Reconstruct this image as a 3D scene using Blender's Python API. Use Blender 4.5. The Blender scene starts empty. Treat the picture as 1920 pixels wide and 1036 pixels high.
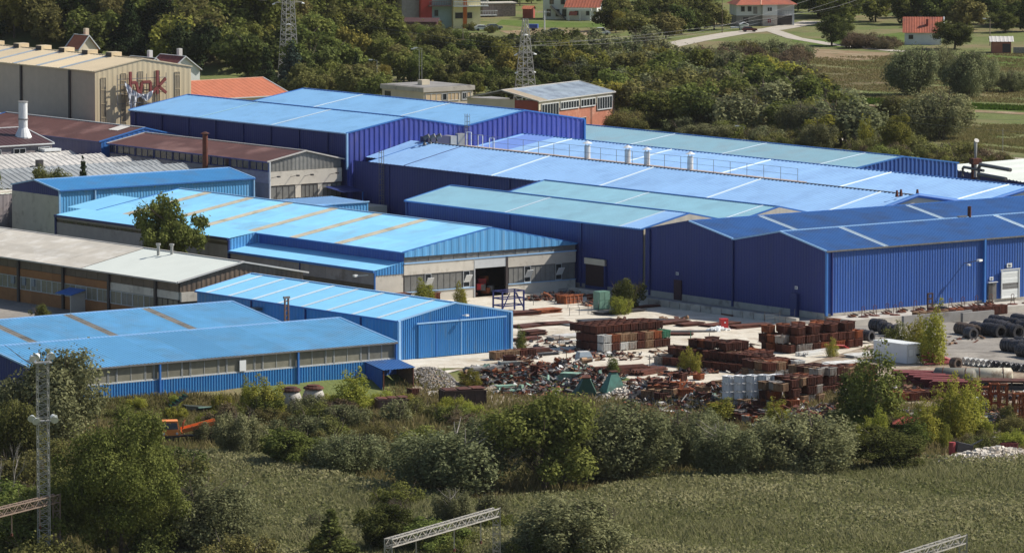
import bpy, math, random
import numpy as np
from mathutils import Vector, Matrix
R=math.radians
random.seed(7); NR=np.random.default_rng(7)
S=bpy.context.scene; C=S.collection
# ---------------------------------------------------------------- camera, light, exposure
FPX=11080.0; CX=960.0; CY=518.0; CAMH=94.0; PITCH=R(5.95)
cam=bpy.data.cameras.new('camera'); camo=bpy.data.objects.new('camera',cam); C.objects.link(camo)
cam.sensor_width=36; cam.lens=36*FPX/1920; cam.clip_start=5; cam.clip_end=6000
camo.location=(0,0,CAMH); camo.rotation_euler=(R(90)-PITCH,0,0); S.camera=camo
S.render.resolution_x=1024; S.render.resolution_y=552
SUNV=Vector((1.068,0.251,1.0)).normalized()
wd=bpy.data.worlds.new('World'); S.world=wd; wd.use_nodes=True
nt=wd.node_tree; bg=nt.nodes['Background']; sky=nt.nodes.new('ShaderNodeTexSky')
sky.sky_type='NISHITA'; sky.sun_disc=False; sky.sun_elevation=math.asin(SUNV.z)
sky.sun_rotation=math.atan2(SUNV.x,SUNV.y); sky.air_density=1.0; sky.dust_density=1.2
nt.links.new(sky.outputs[0],bg.inputs[0]); bg.inputs[1].default_value=0.075
sl=bpy.data.lights.new('sun','SUN'); sl.energy=4.3; sl.angle=R(0.53); sl.color=(1.0,0.94,0.84)
so=bpy.data.objects.new('sun',sl); C.objects.link(so); so.rotation_euler=SUNV.to_track_quat('Z','Y').to_euler()
S.view_settings.view_transform='Standard'; S.view_settings.look='None'
S.view_settings.exposure=0.38; S.view_settings.gamma=1; S.view_settings.use_curve_mapping=False
# ---------------------------------------------------------------- survey: sight lines to ground points, hall grid
cp,sp=math.cos(PITCH),math.sin(PITCH)
AZ=R(37.44); UX,UY=math.cos(AZ),math.sin(AZ); OX,OY=0.0,780.0
def ray(px,py):
    dx=(px-CX)/FPX; dy=-(py-CY)/FPX
    return Vector((dx,cp+dy*sp,-sp+dy*cp))
def at(px,py,z=0.0):
    d=ray(px,py); t=(z-CAMH)/d.z
    return Vector((d.x*t,d.y*t,z))
def w(u,v,z=0.0): return Vector((OX+u*UX-v*UY, OY+u*UY+v*UX, z))
def uvof(p):
    x,y=p[0]-OX,p[1]-OY
    return (x*UX+y*UY, -x*UY+y*UX)
def smooth(a,b,x):
    t=min(1.0,max(0.0,(x-a)/(b-a))); return t*t*(3-2*t)
def hill_line(x):
    return 1345+ (1640-1345)*smooth(-62,-20,x)
def TZ(x,y):
    z=0.0
    h=y-hill_line(x)
    if h>0: z+=0.30*h if h<400 else 120
    if y<820:
        u,v=uvof((x,y)); kl=1-smooth(-3,8,u)
        a=kl*(1-smooth(1.5,7.2,v)); b=1-smooth(714,736,y)
        z-=2.1*max(a,b)
    return z
def ground(px,py):
    d=ray(px,py); t=500.0; dt=4.0
    while t<3000:
        x,y,z=d.x*t,d.y*t,CAMH+d.z*t
        if z<=TZ(x,y): break
        t+=dt
    lo,hi=t-dt,t
    for _ in range(18):
        m=(lo+hi)/2
        if CAMH+d.z*m<=TZ(d.x*m,d.y*m): hi=m
        else: lo=m
    return Vector((d.x*hi,d.y*hi,TZ(d.x*hi,d.y*hi)))
ORD=['','first','second','third','fourth','fifth','sixth','seventh','eighth','ninth','tenth','eleventh','twelfth','thirteenth','fourteenth','fifteenth','sixteenth','seventeenth','eighteenth','nineteenth','twentieth']
# ---------------------------------------------------------------- materials
MATS={}
def nd(t,typ,**k):
    n=t.nodes.new(typ)
    for a,b in k.items(): setattr(n,a,b)
    return n
def mat(name,col,rough=0.6,metal=0.0,var=0.12,scale=1.5,col2=None,c2amt=0.5,c2scale=0.4,objvar=0.1,spec=0.5,bump=0.0,bscale=8,streak=False,tile=None,coords='Object'):
    if name in MATS: return MATS[name]
    m=bpy.data.materials.new(name); m.use_nodes=True; t=m.node_tree; b=t.nodes['Principled BSDF']
    tc=nd(t,'ShaderNodeTexCoord'); mp=nd(t,'ShaderNodeMapping'); t.links.new(tc.outputs[coords],mp.inputs[0])
    if streak: mp.inputs['Scale'].default_value=(1,1,0.12)
    n1=nd(t,'ShaderNodeTexNoise'); n1.inputs['Scale'].default_value=scale; n1.inputs['Detail'].default_value=6; t.links.new(mp.outputs[0],n1.inputs['Vector'])
    oi=nd(t,'ShaderNodeObjectInfo')
    # value factor
    mr=nd(t,'ShaderNodeMapRange'); mr.inputs[1].default_value=0.3; mr.inputs[2].default_value=0.7; mr.inputs[3].default_value=1-var; mr.inputs[4].default_value=1+var
    t.links.new(n1.outputs[0],mr.inputs[0])
    mo=nd(t,'ShaderNodeMapRange'); mo.inputs[3].default_value=1-objvar; mo.inputs[4].default_value=1+objvar; t.links.new(oi.outputs['Random'],mo.inputs[0])
    mu=nd(t,'ShaderNodeMath',operation='MULTIPLY'); t.links.new(mr.outputs[0],mu.inputs[0]); t.links.new(mo.outputs[0],mu.inputs[1])
    base=nd(t,'ShaderNodeRGB'); base.outputs[0].default_value=(*col,1); src=base.outputs[0]
    if col2:
        n2=nd(t,'ShaderNodeTexNoise'); n2.inputs['Scale'].default_value=c2scale; n2.inputs['Detail'].default_value=8; n2.inputs['Roughness'].default_value=0.65
        t.links.new(mp.outputs[0],n2.inputs['Vector'])
        r2=nd(t,'ShaderNodeMapRange'); r2.inputs[1].default_value=0.62-0.3*c2amt; r2.inputs[2].default_value=0.72-0.2*c2amt; t.links.new(n2.outputs[0],r2.inputs[0])
        mx=nd(t,'ShaderNodeMix',data_type='RGBA'); mx.inputs[7].default_value=(*col2,1)
        t.links.new(src,mx.inputs[6]); t.links.new(r2.outputs[0],mx.inputs[0]); src=mx.outputs[2]
    if tile:
        wv=nd(t,'ShaderNodeTexWave'); wv.inputs['Scale'].default_value=tile[1]; wv.bands_direction=tile[0]; t.links.new(tc.outputs[coords],wv.inputs['Vector'])
        bm0=nd(t,'ShaderNodeBump'); bm0.inputs['Strength'].default_value=0.6; bm0.inputs['Distance'].default_value=0.08
        t.links.new(wv.outputs[0],bm0.inputs['Height']); t.links.new(bm0.outputs[0],b.inputs['Normal'])
    hv=nd(t,'ShaderNodeVectorMath',operation='SCALE'); t.links.new(src,hv.inputs[0]); t.links.new(mu.outputs[0],hv.inputs['Scale'])
    t.links.new(hv.outputs[0],b.inputs['Base Color'])
    b.inputs['Roughness'].default_value=rough; b.inputs['Metallic'].default_value=metal; b.inputs['Specular IOR Level'].default_value=spec
    if bump:
        n3=nd(t,'ShaderNodeTexNoise'); n3.inputs['Scale'].default_value=bscale; n3.inputs['Detail'].default_value=5; t.links.new(tc.outputs[coords],n3.inputs['Vector'])
        bm=nd(t,'ShaderNodeBump'); bm.inputs['Strength'].default_value=bump; bm.inputs['Distance'].default_value=0.3
        t.links.new(n3.outputs[0],bm.inputs['Height']); t.links.new(bm.outputs[0],b.inputs['Normal'])
    MATS[name]=m; return m
def leafmat(name,col,col2,trans=0.32,objvar=0.22):
    m=bpy.data.materials.new(name); m.use_nodes=True; t=m.node_tree; t.nodes.remove(t.nodes['Principled BSDF'])
    out=t.nodes['Material Output']
    at_=nd(t,'ShaderNodeAttribute',attribute_name='tone'); oi=nd(t,'ShaderNodeObjectInfo')
    mx=nd(t,'ShaderNodeMix',data_type='RGBA'); mx.inputs[6].default_value=(*col,1); mx.inputs[7].default_value=(*col2,1)
    t.links.new(at_.outputs['Fac'],mx.inputs[0])
    mo=nd(t,'ShaderNodeMapRange'); mo.inputs[3].default_value=1-objvar; mo.inputs[4].default_value=1+objvar; t.links.new(oi.outputs['Random'],mo.inputs[0])
    hv=nd(t,'ShaderNodeVectorMath',operation='SCALE'); t.links.new(mx.outputs[2],hv.inputs[0]); t.links.new(mo.outputs[0],hv.inputs['Scale'])
    hs=nd(t,'ShaderNodeHueSaturation'); m2=nd(t,'ShaderNodeMath',operation='MULTIPLY_ADD'); m2.inputs[1].default_value=7.31; m2.inputs[2].default_value=0
    fr=nd(t,'ShaderNodeMath',operation='FRACT'); t.links.new(oi.outputs['Random'],m2.inputs[0]); t.links.new(m2.outputs[0],fr.inputs[0])
    m3=nd(t,'ShaderNodeMapRange'); m3.inputs[3].default_value=0.475; m3.inputs[4].default_value=0.515; t.links.new(fr.outputs[0],m3.inputs[0]); t.links.new(m3.outputs[0],hs.inputs['Hue'])
    t.links.new(hv.outputs[0],hs.inputs['Color'])
    d=nd(t,'ShaderNodeBsdfDiffuse'); tr=nd(t,'ShaderNodeBsdfTranslucent'); ms=nd(t,'ShaderNodeMixShader'); ms.inputs[0].default_value=trans
    t.links.new(hs.outputs[0],d.inputs[0]); t.links.new(hs.outputs[0],tr.inputs[0]); t.links.new(d.outputs[0],ms.inputs[1]); t.links.new(tr.outputs[0],ms.inputs[2])
    t.links.new(ms.outputs[0],out.inputs[0]); MATS[name]=m; return m
M_=mat
roof_cobalt=M_('roof_light_blue',(0.22,0.46,0.76),0.42,0,0.04,0.4,col2=(0.19,0.40,0.66),c2amt=0.45,c2scale=0.22,bump=0.06,bscale=.8,objvar=0.03)
roof_peri=M_('roof_periwinkle',(0.28,0.49,0.80),0.42,0,0.04,0.4,col2=(0.245,0.43,0.72),c2amt=0.45,c2scale=0.22,bump=0.06,bscale=.8,objvar=0.05)
roof_teal=M_('roof_teal_blue',(0.27,0.51,0.63),0.45,0,0.05,0.4,col2=(0.25,0.46,0.57),c2amt=0.45,c2scale=0.22,bump=0.06,bscale=.8,objvar=0.05)
roof_grteal=M_('roof_grey_teal',(0.24,0.42,0.51),0.45,0,0.05,0.4,col2=(0.25,0.39,0.46),c2amt=0.45,c2scale=0.22,bump=0.06,bscale=.8,objvar=0.04)
roof_sky=M_('roof_sky_blue',(0.25,0.60,0.88),0.45,0,0.05,0.5,col2=(0.25,0.53,0.76),c2amt=0.4,c2scale=0.22,bump=0.06,bscale=.8,objvar=0.09)
roof_sky2=M_('roof_bright_sky',(0.25,0.61,0.90),0.45,0,0.04,0.5,objvar=0.05)
roof_mid=M_('roof_mid_blue',(0.12,0.36,0.62),0.45,0,0.10,0.35,col2=(0.13,0.32,0.53),c2amt=0.5,c2scale=0.22,bump=0.06,bscale=.8,objvar=0.07)
roof_up=M_('roof_blue_shed',(0.05,0.24,0.52),0.45,0,0.06,0.35,col2=(0.07,0.22,0.44),c2amt=0.4,c2scale=0.22,bump=0.06,bscale=.8,objvar=0.05)
roof_deep=M_('roof_deep_blue',(0.032,0.125,0.36),0.5,0,0.07,0.35,col2=(0.04,0.105,0.27),c2amt=0.5,c2scale=0.22,bump=0.06,bscale=.8,objvar=0.06)
wall_navy_shade=M_('wall_navy_shade',(0.018,0.032,0.17),0.6,0,0.06,0.6,streak=True,col2=(0.025,0.040,0.16),c2amt=0.3,c2scale=1.6,objvar=0.03)  # darker copy of the blue wall paint, shade of left faces put into colour
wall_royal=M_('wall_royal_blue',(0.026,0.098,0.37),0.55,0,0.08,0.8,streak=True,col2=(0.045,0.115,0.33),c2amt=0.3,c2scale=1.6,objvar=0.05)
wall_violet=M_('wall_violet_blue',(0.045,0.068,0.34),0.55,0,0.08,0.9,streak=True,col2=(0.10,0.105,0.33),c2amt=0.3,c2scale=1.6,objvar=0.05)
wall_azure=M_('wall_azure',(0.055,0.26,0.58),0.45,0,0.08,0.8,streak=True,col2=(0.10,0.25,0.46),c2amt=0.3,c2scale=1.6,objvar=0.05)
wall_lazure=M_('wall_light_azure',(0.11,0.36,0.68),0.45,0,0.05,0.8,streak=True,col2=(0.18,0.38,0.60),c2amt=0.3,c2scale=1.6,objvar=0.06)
trim_blue=M_('trim_blue',(0.04,0.17,0.50),0.45,0,0.05)
trim_pale=M_('trim_pale_blue',(0.30,0.52,0.80),0.4,0,0.05)
trim_dark=M_('trim_dark_blue',(0.012,0.03,0.16),0.5,0,0.05)
strip_white=M_('skylight_white',(0.55,0.68,0.78),0.4,0,0.06)
strip_beige=M_('skylight_beige',(0.50,0.46,0.36),0.6,0,0.10,1.0,col2=(0.34,0.30,0.22),c2amt=0.4)
strip_grey=M_('skylight_grey',(0.22,0.20,0.17),0.6,0,0.12,1.5,col2=(0.13,0.12,0.10),c2amt=0.5)
beige_roof=M_('beige_roof',(0.66,0.54,0.36),0.55,0,0.04,0.3)
beige_wall=M_('beige_wall',(0.58,0.48,0.31),0.6,0,0.05,0.7,streak=True)
beige_wall_shade=M_('beige_wall_shade_side',(0.52,0.42,0.33),0.6,0,0.05,0.7)  # duller copy of the beige wall, the side's shade mixed into its colour
brown_roof=M_('brown_roof',(0.105,0.043,0.034),0.6,0,0.16,0.25,col2=(0.19,0.10,0.085),c2amt=0.35,c2scale=0.12)
brown_dark=M_('dark_maroon_roof',(0.06,0.022,0.024),0.6,0,0.10,0.3)
white_roof=M_('white_sheet_roof',(0.72,0.76,0.70),0.5,0,0.03,0.3)
old_roof=M_('old_beige_roof',(0.54,0.50,0.43),0.7,0,0.06,0.5,col2=(0.64,0.61,0.55),c2amt=0.45,c2scale=0.35)
grey_roof=M_('grey_sheet_roof',(0.30,0.32,0.33),0.55,0,0.10,0.6,objvar=0.15)
lgrey_roof=M_('pale_sheet_roof',(0.52,0.50,0.47),0.6,0,0.08,0.6,objvar=0.10)
concrete=M_('pale_concrete',(0.46,0.43,0.38),0.85,0,0.10,0.8,col2=(0.30,0.27,0.24),c2amt=0.25,c2scale=0.5,bump=0.1)
concrete_w=M_('whitewashed_blocks',(0.58,0.54,0.47),0.85,0,0.06,0.8,col2=(0.44,0.40,0.34),c2amt=0.25,c2scale=0.6)
concrete_d=M_('grey_concrete',(0.26,0.25,0.24),0.85,0,0.12,0.8,col2=(0.16,0.15,0.14),c2amt=0.35)
lav_wall=M_('lavender_render',(0.34,0.30,0.31),0.85,0,0.10,0.7,col2=(0.25,0.21,0.20),c2amt=0.3)
brown_panel=M_('brown_panels',(0.13,0.095,0.07),0.6,0,0.18,0.8,objvar=0.2)
orange_wall=M_('ochre_wall',(0.30,0.135,0.05),0.8,0,0.12,0.8,objvar=0.1)
glass_old=M_('dusty_glazing',(0.20,0.19,0.15),0.35,0,0.14,1.2,objvar=0.25)
glass_gry=M_('grey_glazing',(0.20,0.20,0.19),0.35,0,0.14,1.2,objvar=0.25)
glass_drk=M_('dark_glass',(0.025,0.03,0.035),0.15,0,0.1,1.0,objvar=0.2)
frame_w=M_('pale_frame',(0.55,0.57,0.58),0.5,0,0.05)
frame_b=M_('dark_frame',(0.05,0.04,0.04),0.6,0,0.1)
white_p=M_('white_paint',(0.74,0.76,0.76),0.45,0,0.04)
rust=M_('rust',(0.115,0.032,0.017),0.85,0,0.25,2.0,col2=(0.055,0.02,0.014),c2amt=0.5,c2scale=1.2,objvar=0.28)
rust_o=M_('orange_rust',(0.30,0.085,0.028),0.85,0,0.2,2.0,col2=(0.13,0.04,0.02),c2amt=0.45,c2scale=1.2,objvar=0.25)
rust_t=M_('tan_rusty_crate',(0.30,0.19,0.11),0.85,0,0.18,2.0,col2=(0.15,0.06,0.03),c2amt=0.45,c2scale=1.2,objvar=0.22)
gry_c=M_('grey_crate',(0.33,0.30,0.27),0.8,0,0.15,2.0,col2=(0.16,0.09,0.06),c2amt=0.4,c2scale=1.2,objvar=0.2)
wht_c=M_('white_crate',(0.60,0.60,0.58),0.7,0,0.08,2.0,col2=(0.35,0.28,0.22),c2amt=0.3,c2scale=1.2,objvar=0.12)
grn_c=M_('green_metal',(0.05,0.20,0.12),0.6,0,0.15,2.0,col2=(0.10,0.07,0.05),c2amt=0.3,c2scale=1.2)
pgrn=M_('pale_green_metal',(0.22,0.36,0.28),0.6,0,0.12,2.0,col2=(0.12,0.08,0.05),c2amt=0.35,c2scale=1.2)
red_p=M_('red_paint',(0.50,0.02,0.025),0.5,0,0.08)
pink_p=M_('dull_red_paint',(0.36,0.055,0.06),0.6,0,0.1,objvar=0.2)
blue_p=M_('dark_blue_paint',(0.015,0.022,0.13),0.55,0,0.12)
dkgrey=M_('dark_steel',(0.045,0.042,0.045),0.55,0.0,0.2,2.0,objvar=0.25)
mdgrey=M_('grey_steel',(0.18,0.175,0.175),0.5,0.2,0.2,2.0,objvar=0.2)
galv=M_('galvanised_steel',(0.38,0.37,0.35),0.5,0.25,0.1,2.0)
galv_b=M_('weathered_gantry_steel',(0.36,0.34,0.31),0.65,0.1,0.15,2.0,objvar=0.15)
orng=M_('orange_paint',(0.78,0.25,0.06),0.5,0,0.08)
cream=M_('cream_tank',(0.60,0.56,0.44),0.55,0,0.08,1.0,col2=(0.24,0.16,0.10),c2amt=0.3,c2scale=0.6)
blk=M_('black_rubber',(0.018,0.017,0.02),0.55,0,0.2,3.0,objvar=0.3)
coil_m=M_('coil_wire',(0.055,0.052,0.058),0.45,0.3,0.25,3.0,objvar=0.35)
tile_r=M_('red_roof_tiles',(0.36,0.10,0.055),0.8,0,0.15,1.0,col2=(0.22,0.07,0.05),c2amt=0.4,c2scale=0.5,objvar=0.12)
tile_o=M_('orange_roof_sheet',(0.45,0.14,0.07),0.8,0,0.10,0.6,objvar=0.05)
tile_d=M_('dark_red_tiles',(0.20,0.055,0.045),0.8,0,0.15,1.0,objvar=0.1)
brick=M_('pink_brick',(0.42,0.16,0.10),0.85,0,0.10,1.2,col2=(0.48,0.24,0.17),c2amt=0.4,c2scale=0.3)
brick_d=M_('red_brick',(0.28,0.065,0.05),0.85,0,0.10,1.2)
cream_w=M_('cream_render',(0.62,0.55,0.42),0.85,0,0.06,0.6)
yell_w=M_('yellow_render',(0.75,0.66,0.38),0.85,0,0.05,0.6)
house_w=M_('white_render',(0.66,0.68,0.66),0.85,0,0.06,0.6)
mint_w=M_('grey_green_render',(0.28,0.36,0.33),0.85,0,0.06,0.6)
stone_w=M_('grey_stone_wall',(0.30,0.27,0.23),0.9,0,0.25,3.0)
bark=M_('bark',(0.10,0.075,0.055),0.9,0,0.2,3.0)
bark_p=M_('pale_bark',(0.30,0.27,0.24),0.9,0,0.15,3.0)
wood_p=M_('wooden_pole',(0.26,0.21,0.17),0.9,0,0.1,3.0)
wire_m=M_('wire',(0.22,0.22,0.22),0.5,0.2,0.0)
wire_d=M_('dark_wire',(0.06,0.055,0.055),0.6,0,0.0)
cloth=M_('banner_cloth',(0.62,0.64,0.68),0.8,0,0.1,3.0,col2=(0.06,0.07,0.12),c2amt=0.45,c2scale=1.3)
gold_s=M_('sign_letters',(0.22,0.045,0.04),0.6,0,0.1)
ink=M_('sign_ink',(0.03,0.03,0.05),0.7,0,0)
L_dk=leafmat('leaves_dark_green',(0.046,0.062,0.018),(0.155,0.175,0.055))
L_md=leafmat('leaves_mid_green',(0.085,0.108,0.026),(0.235,0.26,0.075))
L_ol=leafmat('leaves_olive',(0.105,0.108,0.034),(0.26,0.25,0.09))
L_wl=leafmat('leaves_silver_willow',(0.095,0.107,0.046),(0.30,0.315,0.165))
L_yl=leafmat('leaves_yellow_green',(0.20,0.225,0.035),(0.42,0.41,0.09),0.42)
L_au=leafmat('leaves_autumn_yellow',(0.16,0.155,0.035),(0.30,0.28,0.07),0.3)
L_br=leafmat('leaves_brownish',(0.11,0.085,0.05),(0.21,0.17,0.10))
L_cn=leafmat('leaves_conifer',(0.018,0.030,0.012),(0.055,0.070,0.030),0.1)
L_bc=leafmat('leaves_blue_conifer',(0.030,0.050,0.040),(0.070,0.095,0.075),0.1)
L_rd=leafmat('leaves_reed',(0.155,0.168,0.06),(0.39,0.355,0.205),0.42,0.0)
L_gr=leafmat('leaves_grass',(0.13,0.14,0.045),(0.36,0.30,0.15),0.4,0.0)
L_gb=leafmat('leaves_lush_grass',(0.05,0.10,0.012),(0.12,0.17,0.03),0.3,0.0)
# ---------------------------------------------------------------- mesh helpers
class MB:
    def __init__(s): s.v=[]; s.f=[]; s.m=[]
    def add(s,vs,fs,mi=0):
        o=len(s.v); s.v.extend([tuple(p) for p in vs]); s.f.extend([tuple(i+o for i in f) for f in fs]); s.m.extend([mi]*len(fs))
    def box(s,c,d,rz=0.0,mi=0,rot=None):
        hx,hy,hz=d[0]/2,d[1]/2,d[2]/2
        P=[Vector((x,y,z)) for x in(-hx,hx) for y in(-hy,hy) for z in(-hz,hz)]
        m=rot if rot is not None else Matrix.Rotation(rz,3,'Z')
        c=Vector(c); s.add([m@p+c for p in P],[(0,1,3,2),(4,6,7,5),(0,4,5,1),(2,3,7,6),(0,2,6,4),(1,5,7,3)],mi); return s
    def b2(s,x0,x1,y0,y1,z0,z1,mi=0): return s.box(((x0+x1)/2,(y0+y1)/2,(z0+z1)/2),(abs(x1-x0),abs(y1-y0),abs(z1-z0)),mi=mi)
    def quad(s,a,b,c,d,mi=0): s.add([a,b,c,d],[(0,1,2,3)],mi); return s
    def bar(s,a,b,t=0.1,t2=None,mi=0):
        a,b=Vector(a),Vector(b); d=b-a; L=d.length
        if L<1e-6: return s
        q=d.to_track_quat('X','Z').to_matrix(); return s.box((a+b)/2,(L,t,t2 or t),rot=q,mi=mi)
    def tube(s,pts,rs,n=8,mi=0,cap=True):
        pts=[Vector(p) for p in pts]
        if not hasattr(rs,'__len__'): rs=[rs]*len(pts)
        vs=[];fs=[]
        for i,p in enumerate(pts):
            d=(pts[min(i+1,len(pts)-1)]-pts[max(i-1,0)]).normalized(); q=d.to_track_quat('Z','Y').to_matrix()
            for k in range(n):
                a=2*math.pi*k/n; vs.append(p+q@Vector((math.cos(a)*rs[i],math.sin(a)*rs[i],0)))
        for i in range(len(pts)-1):
            for k in range(n):
                k2=(k+1)%n; fs.append((i*n+k,i*n+k2,(i+1)*n+k2,(i+1)*n+k))
        if cap: fs.append(tuple(range(n-1,-1,-1))); fs.append(tuple((len(pts)-1)*n+k for k in range(n)))
        s.add(vs,fs,mi); return s
    def prism(s,poly,h0,h1,mi=0):
        n=len(poly); vs=[(p[0],p[1],h0) for p in poly]+[(p[0],p[1],h1) for p in poly]
        fs=[tuple(range(n-1,-1,-1)),tuple(range(n,2*n))]+[(i,(i+1)%n,(i+1)%n+n,i+n) for i in range(n)]
        s.add(vs,fs,mi); return s
    def mesh(s,name):
        me=bpy.data.meshes.new(name); me.from_pydata(s.v,[],s.f); me.polygons.foreach_set('material_index',s.m); me.update(); return me
    def build(s,name,mats,parent=None,smooth=False,**kw):
        me=s.mesh(name); o=link(name,me,mats,parent,**kw)
        if smooth: me.polygons.foreach_set('use_smooth',[True]*len(me.polygons))
        return o
def link(name,me,mats,parent=None,loc=None,rz=None):
    if not isinstance(mats,(list,tuple)): mats=[mats]
    o=bpy.data.objects.new(name,me)
    if len(me.materials)==0:
        for m in mats: me.materials.append(m)
    else:
        for i,m in enumerate(mats):
            if me.materials[i]!=m:
                o.material_slots[i].link='OBJECT'; o.material_slots[i].material=m
    C.objects.link(o)
    if parent is not None: o.parent=parent
    if loc is not None: o.location=loc
    if rz is not None: o.rotation_euler[2]=rz
    return o
def tag(o,label=None,cat=None,group=None,kind=None):
    if label: o['label']=label
    if cat: o['category']=cat
    if group: o['group']=group
    if kind: o['kind']=kind
    return o
def thing(name,label,cat,loc=(0,0,0),rz=0.0,group=None):
    o=bpy.data.objects.new(name,None); C.objects.link(o); o.location=loc; o.rotation_euler=(0,0,rz); o.empty_display_size=0.5
    return tag(o,label,cat,group)
def kids(o): return [c for c in KID.get(o.name,[])]
def copy_tree(o,parent=None,src_children=None):
    c=o.copy(); C.objects.link(c); c.parent=parent
    for ch in list(o.children): copy_tree(ch,c)
    return c
# ---------------------------------------------------------------- hall builder on the works' own grid
class Hall:
    def __init__(s,name,label,cat,u0,v0,rz=AZ,loc=None,group=None):
        s.u0,s.v0=u0,v0
        s.o=thing(name,label,cat,loc if loc is not None else w(u0,v0,0),rz,group)
    def L(s,u,v,z): return Vector((u-s.u0,v-s.v0,z))
    def wall(s,a,b,z0,top,m,pitch=0.5,depth=0.05,name='wall',panel=None,label=None):
        # sheet wall from a to b (outside on the right when walking a->b); top: number or [(s,z),...]
        a=Vector(a);b=Vector(b); Lg=(b-a).length; d=(b-a)/Lg; n=Vector((d.y,-d.x))
        tops=top if isinstance(top,list) else [(0,top),(Lg,top)]
        ts=[t[0] for t in tops]; tz=[t[1] for t in tops]
        cuts=[0,Lg]
        if panel:
            k=max(1,round(Lg/panel)); cuts=[Lg*i/k for i in range(k+1)]
        out=[]
        for c0,c1 in zip(cuts[:-1],cuts[1:]):
            mb=MB(); ps=[]; n_=max(1,round((c1-c0)/pitch)); pw=(c1-c0)/n_
            for i in range(n_):
                q=c0+i*pw
                ps+= [(q,0),(q+.35*pw,0),(q+.5*pw,depth),(q+.85*pw,depth)]
            ps.append((c1,0))
            for x in ts:
                if c0<x<c1: 
                    dd=np.interp(x,[p[0] for p in ps],[p[1] for p in ps]); ps.append((x,float(dd)))
            ps.sort(); vs=[];fs=[]
            for q,dp in ps:
                p=a+d*q+n*dp; zt=float(np.interp(q,ts,tz))
                vs+= [s.L(p.x,p.y,z0),s.L(p.x,p.y,zt)]
            for i in range(len(ps)-1): fs.append((2*i,2*i+2,2*i+3,2*i+1))
            mb.add(vs,fs); o=mb.build(name,m,s.o); out.append(o)
            if label: o['label']=label
        return out
    def slope(s,ax,a0,a1,bl,zl,bh,zh,m,cuts=(),pitch=0.5,rib=0.05,rows=1,name='roof_panel',seg=None):
        # cuts: (centre, width, material, name)
        def T(a,b,z): return s.L(a,b,z) if ax=='u' else s.L(b,a,z)
        iv=[];x=a0
        for c in sorted(cuts):
            l,h=max(a0,c[0]-c[1]/2),min(a1,c[0]+c[1]/2)
            if l>x: iv.append((x,l,m,name,0))
            if h>l: iv.append((l,h,c[2],c[3],0.04))
            x=max(x,h)
        if x<a1: iv.append((x,a1,m,name,0))
        for (l,h,mm,nm,up) in iv:
            subs=[(l,h)]
            if seg and up==0:
                k=max(1,round((h-l)/seg)); subs=[(l+(h-l)*i/k,l+(h-l)*(i+1)/k) for i in range(k)]
            for l2,h2 in subs:
                for r in range(rows if up==0 else 1):
                    rr=rows if up==0 else 1
                    t0,t1=r/rr,(r+1)/rr
                    mb=MB(); n_=max(1,round((h2-l2)/pitch)); pw=(h2-l2)/n_; ps=[]
                    for i in range(n_):
                        q=l2+i*pw; ps+= [(q,0),(q+.55*pw,0),(q+.68*pw,rib),(q+.87*pw,rib)]
                    ps.append((h2,0)); vs=[];fs=[]
                    for q,dz in ps:
                        z_0=zl+(zh-zl)*t0; z_1=zl+(zh-zl)*t1; b_0=bl+(bh-bl)*t0; b_1=bl+(bh-bl)*t1
                        vs+=[T(q,b_0,z_0+dz+up),T(q,b_1,z_1+dz+up)]
                    for i in range(len(ps)-1): fs.append((2*i,2*i+2,2*i+3,2*i+1))
                    mb.add(vs,fs); mb.build(nm,mm,s.o)
    def bar(s,p,q,t,m,t2=None,name='trim'):
        mb=MB().bar(s.L(*p),s.L(*q),t,t2); return mb.build(name,m,s.o)
    def block(s,u0,u1,v0,v1,z0,z1,m,name='wall'):
        mb=MB().b2(u0-s.u0,u1-s.u0,v0-s.v0,v1-s.v0,z0,z1); return mb.build(name,m,s.o)
    def gable(s,ax,a0,a1,b0,b1,ze,zr,m,cuts=(),pitch=0.5,rib=0.05,rows=1,bm=None,trim=None,ridge=None,gut=None,seg=None,zb=None,over=0.25,eave_a=0.0):
        bm=(b0+b1)/2 if bm is None else bm; zb=ze if zb is None else zb; trim=trim or trim_blue
        s.slope(ax,a0,a1,b0-over,ze-over*(zr-ze)/(bm-b0),bm,zr,m,cuts,pitch,rib,rows,seg=seg)
        s.slope(ax,a0,a1,b1+over,zb-over*(zr-zb)/(b1-bm),bm,zr,m,(),max(pitch,1.0),rib)
        def G(a,b,z): return (a,b,z) if ax=='u' else (b,a,z)
        for a,e in((a0,-0.06),(a1,0.06)):
            s.bar(G(a+e,b0-over,ze-.05),G(a+e,bm,zr+.02),.2,trim,.22,'verge_trim'); s.bar(G(a+e,bm,zr+.02),G(a+e,b1+over,zb-.05),.2,trim,.22,'verge_trim')
        s.bar(G(a0-.1,bm,zr+.06),G(a1+.1,bm,zr+.06),.32,ridge or trim,.14,'ridge_cap')
        s.bar(G(a0-.1,b0-over-.08,ze-.12),G(a1+.1,b0-over-.08,ze-.12),.2,gut or trim,.2,'gutter')
def gtop(L,ze,zr,zb=None,frac=0.5): return [(0,ze),(L*frac,zr),(L,ze if zb is None else zb)]
def pipe(h,u,v,z0,z1,m,r=0.12,name='downpipe'):
    MB().tube([h.L(u,v,z0),h.L(u,v,z1)],r,6).build(name,m,h.o)
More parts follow.
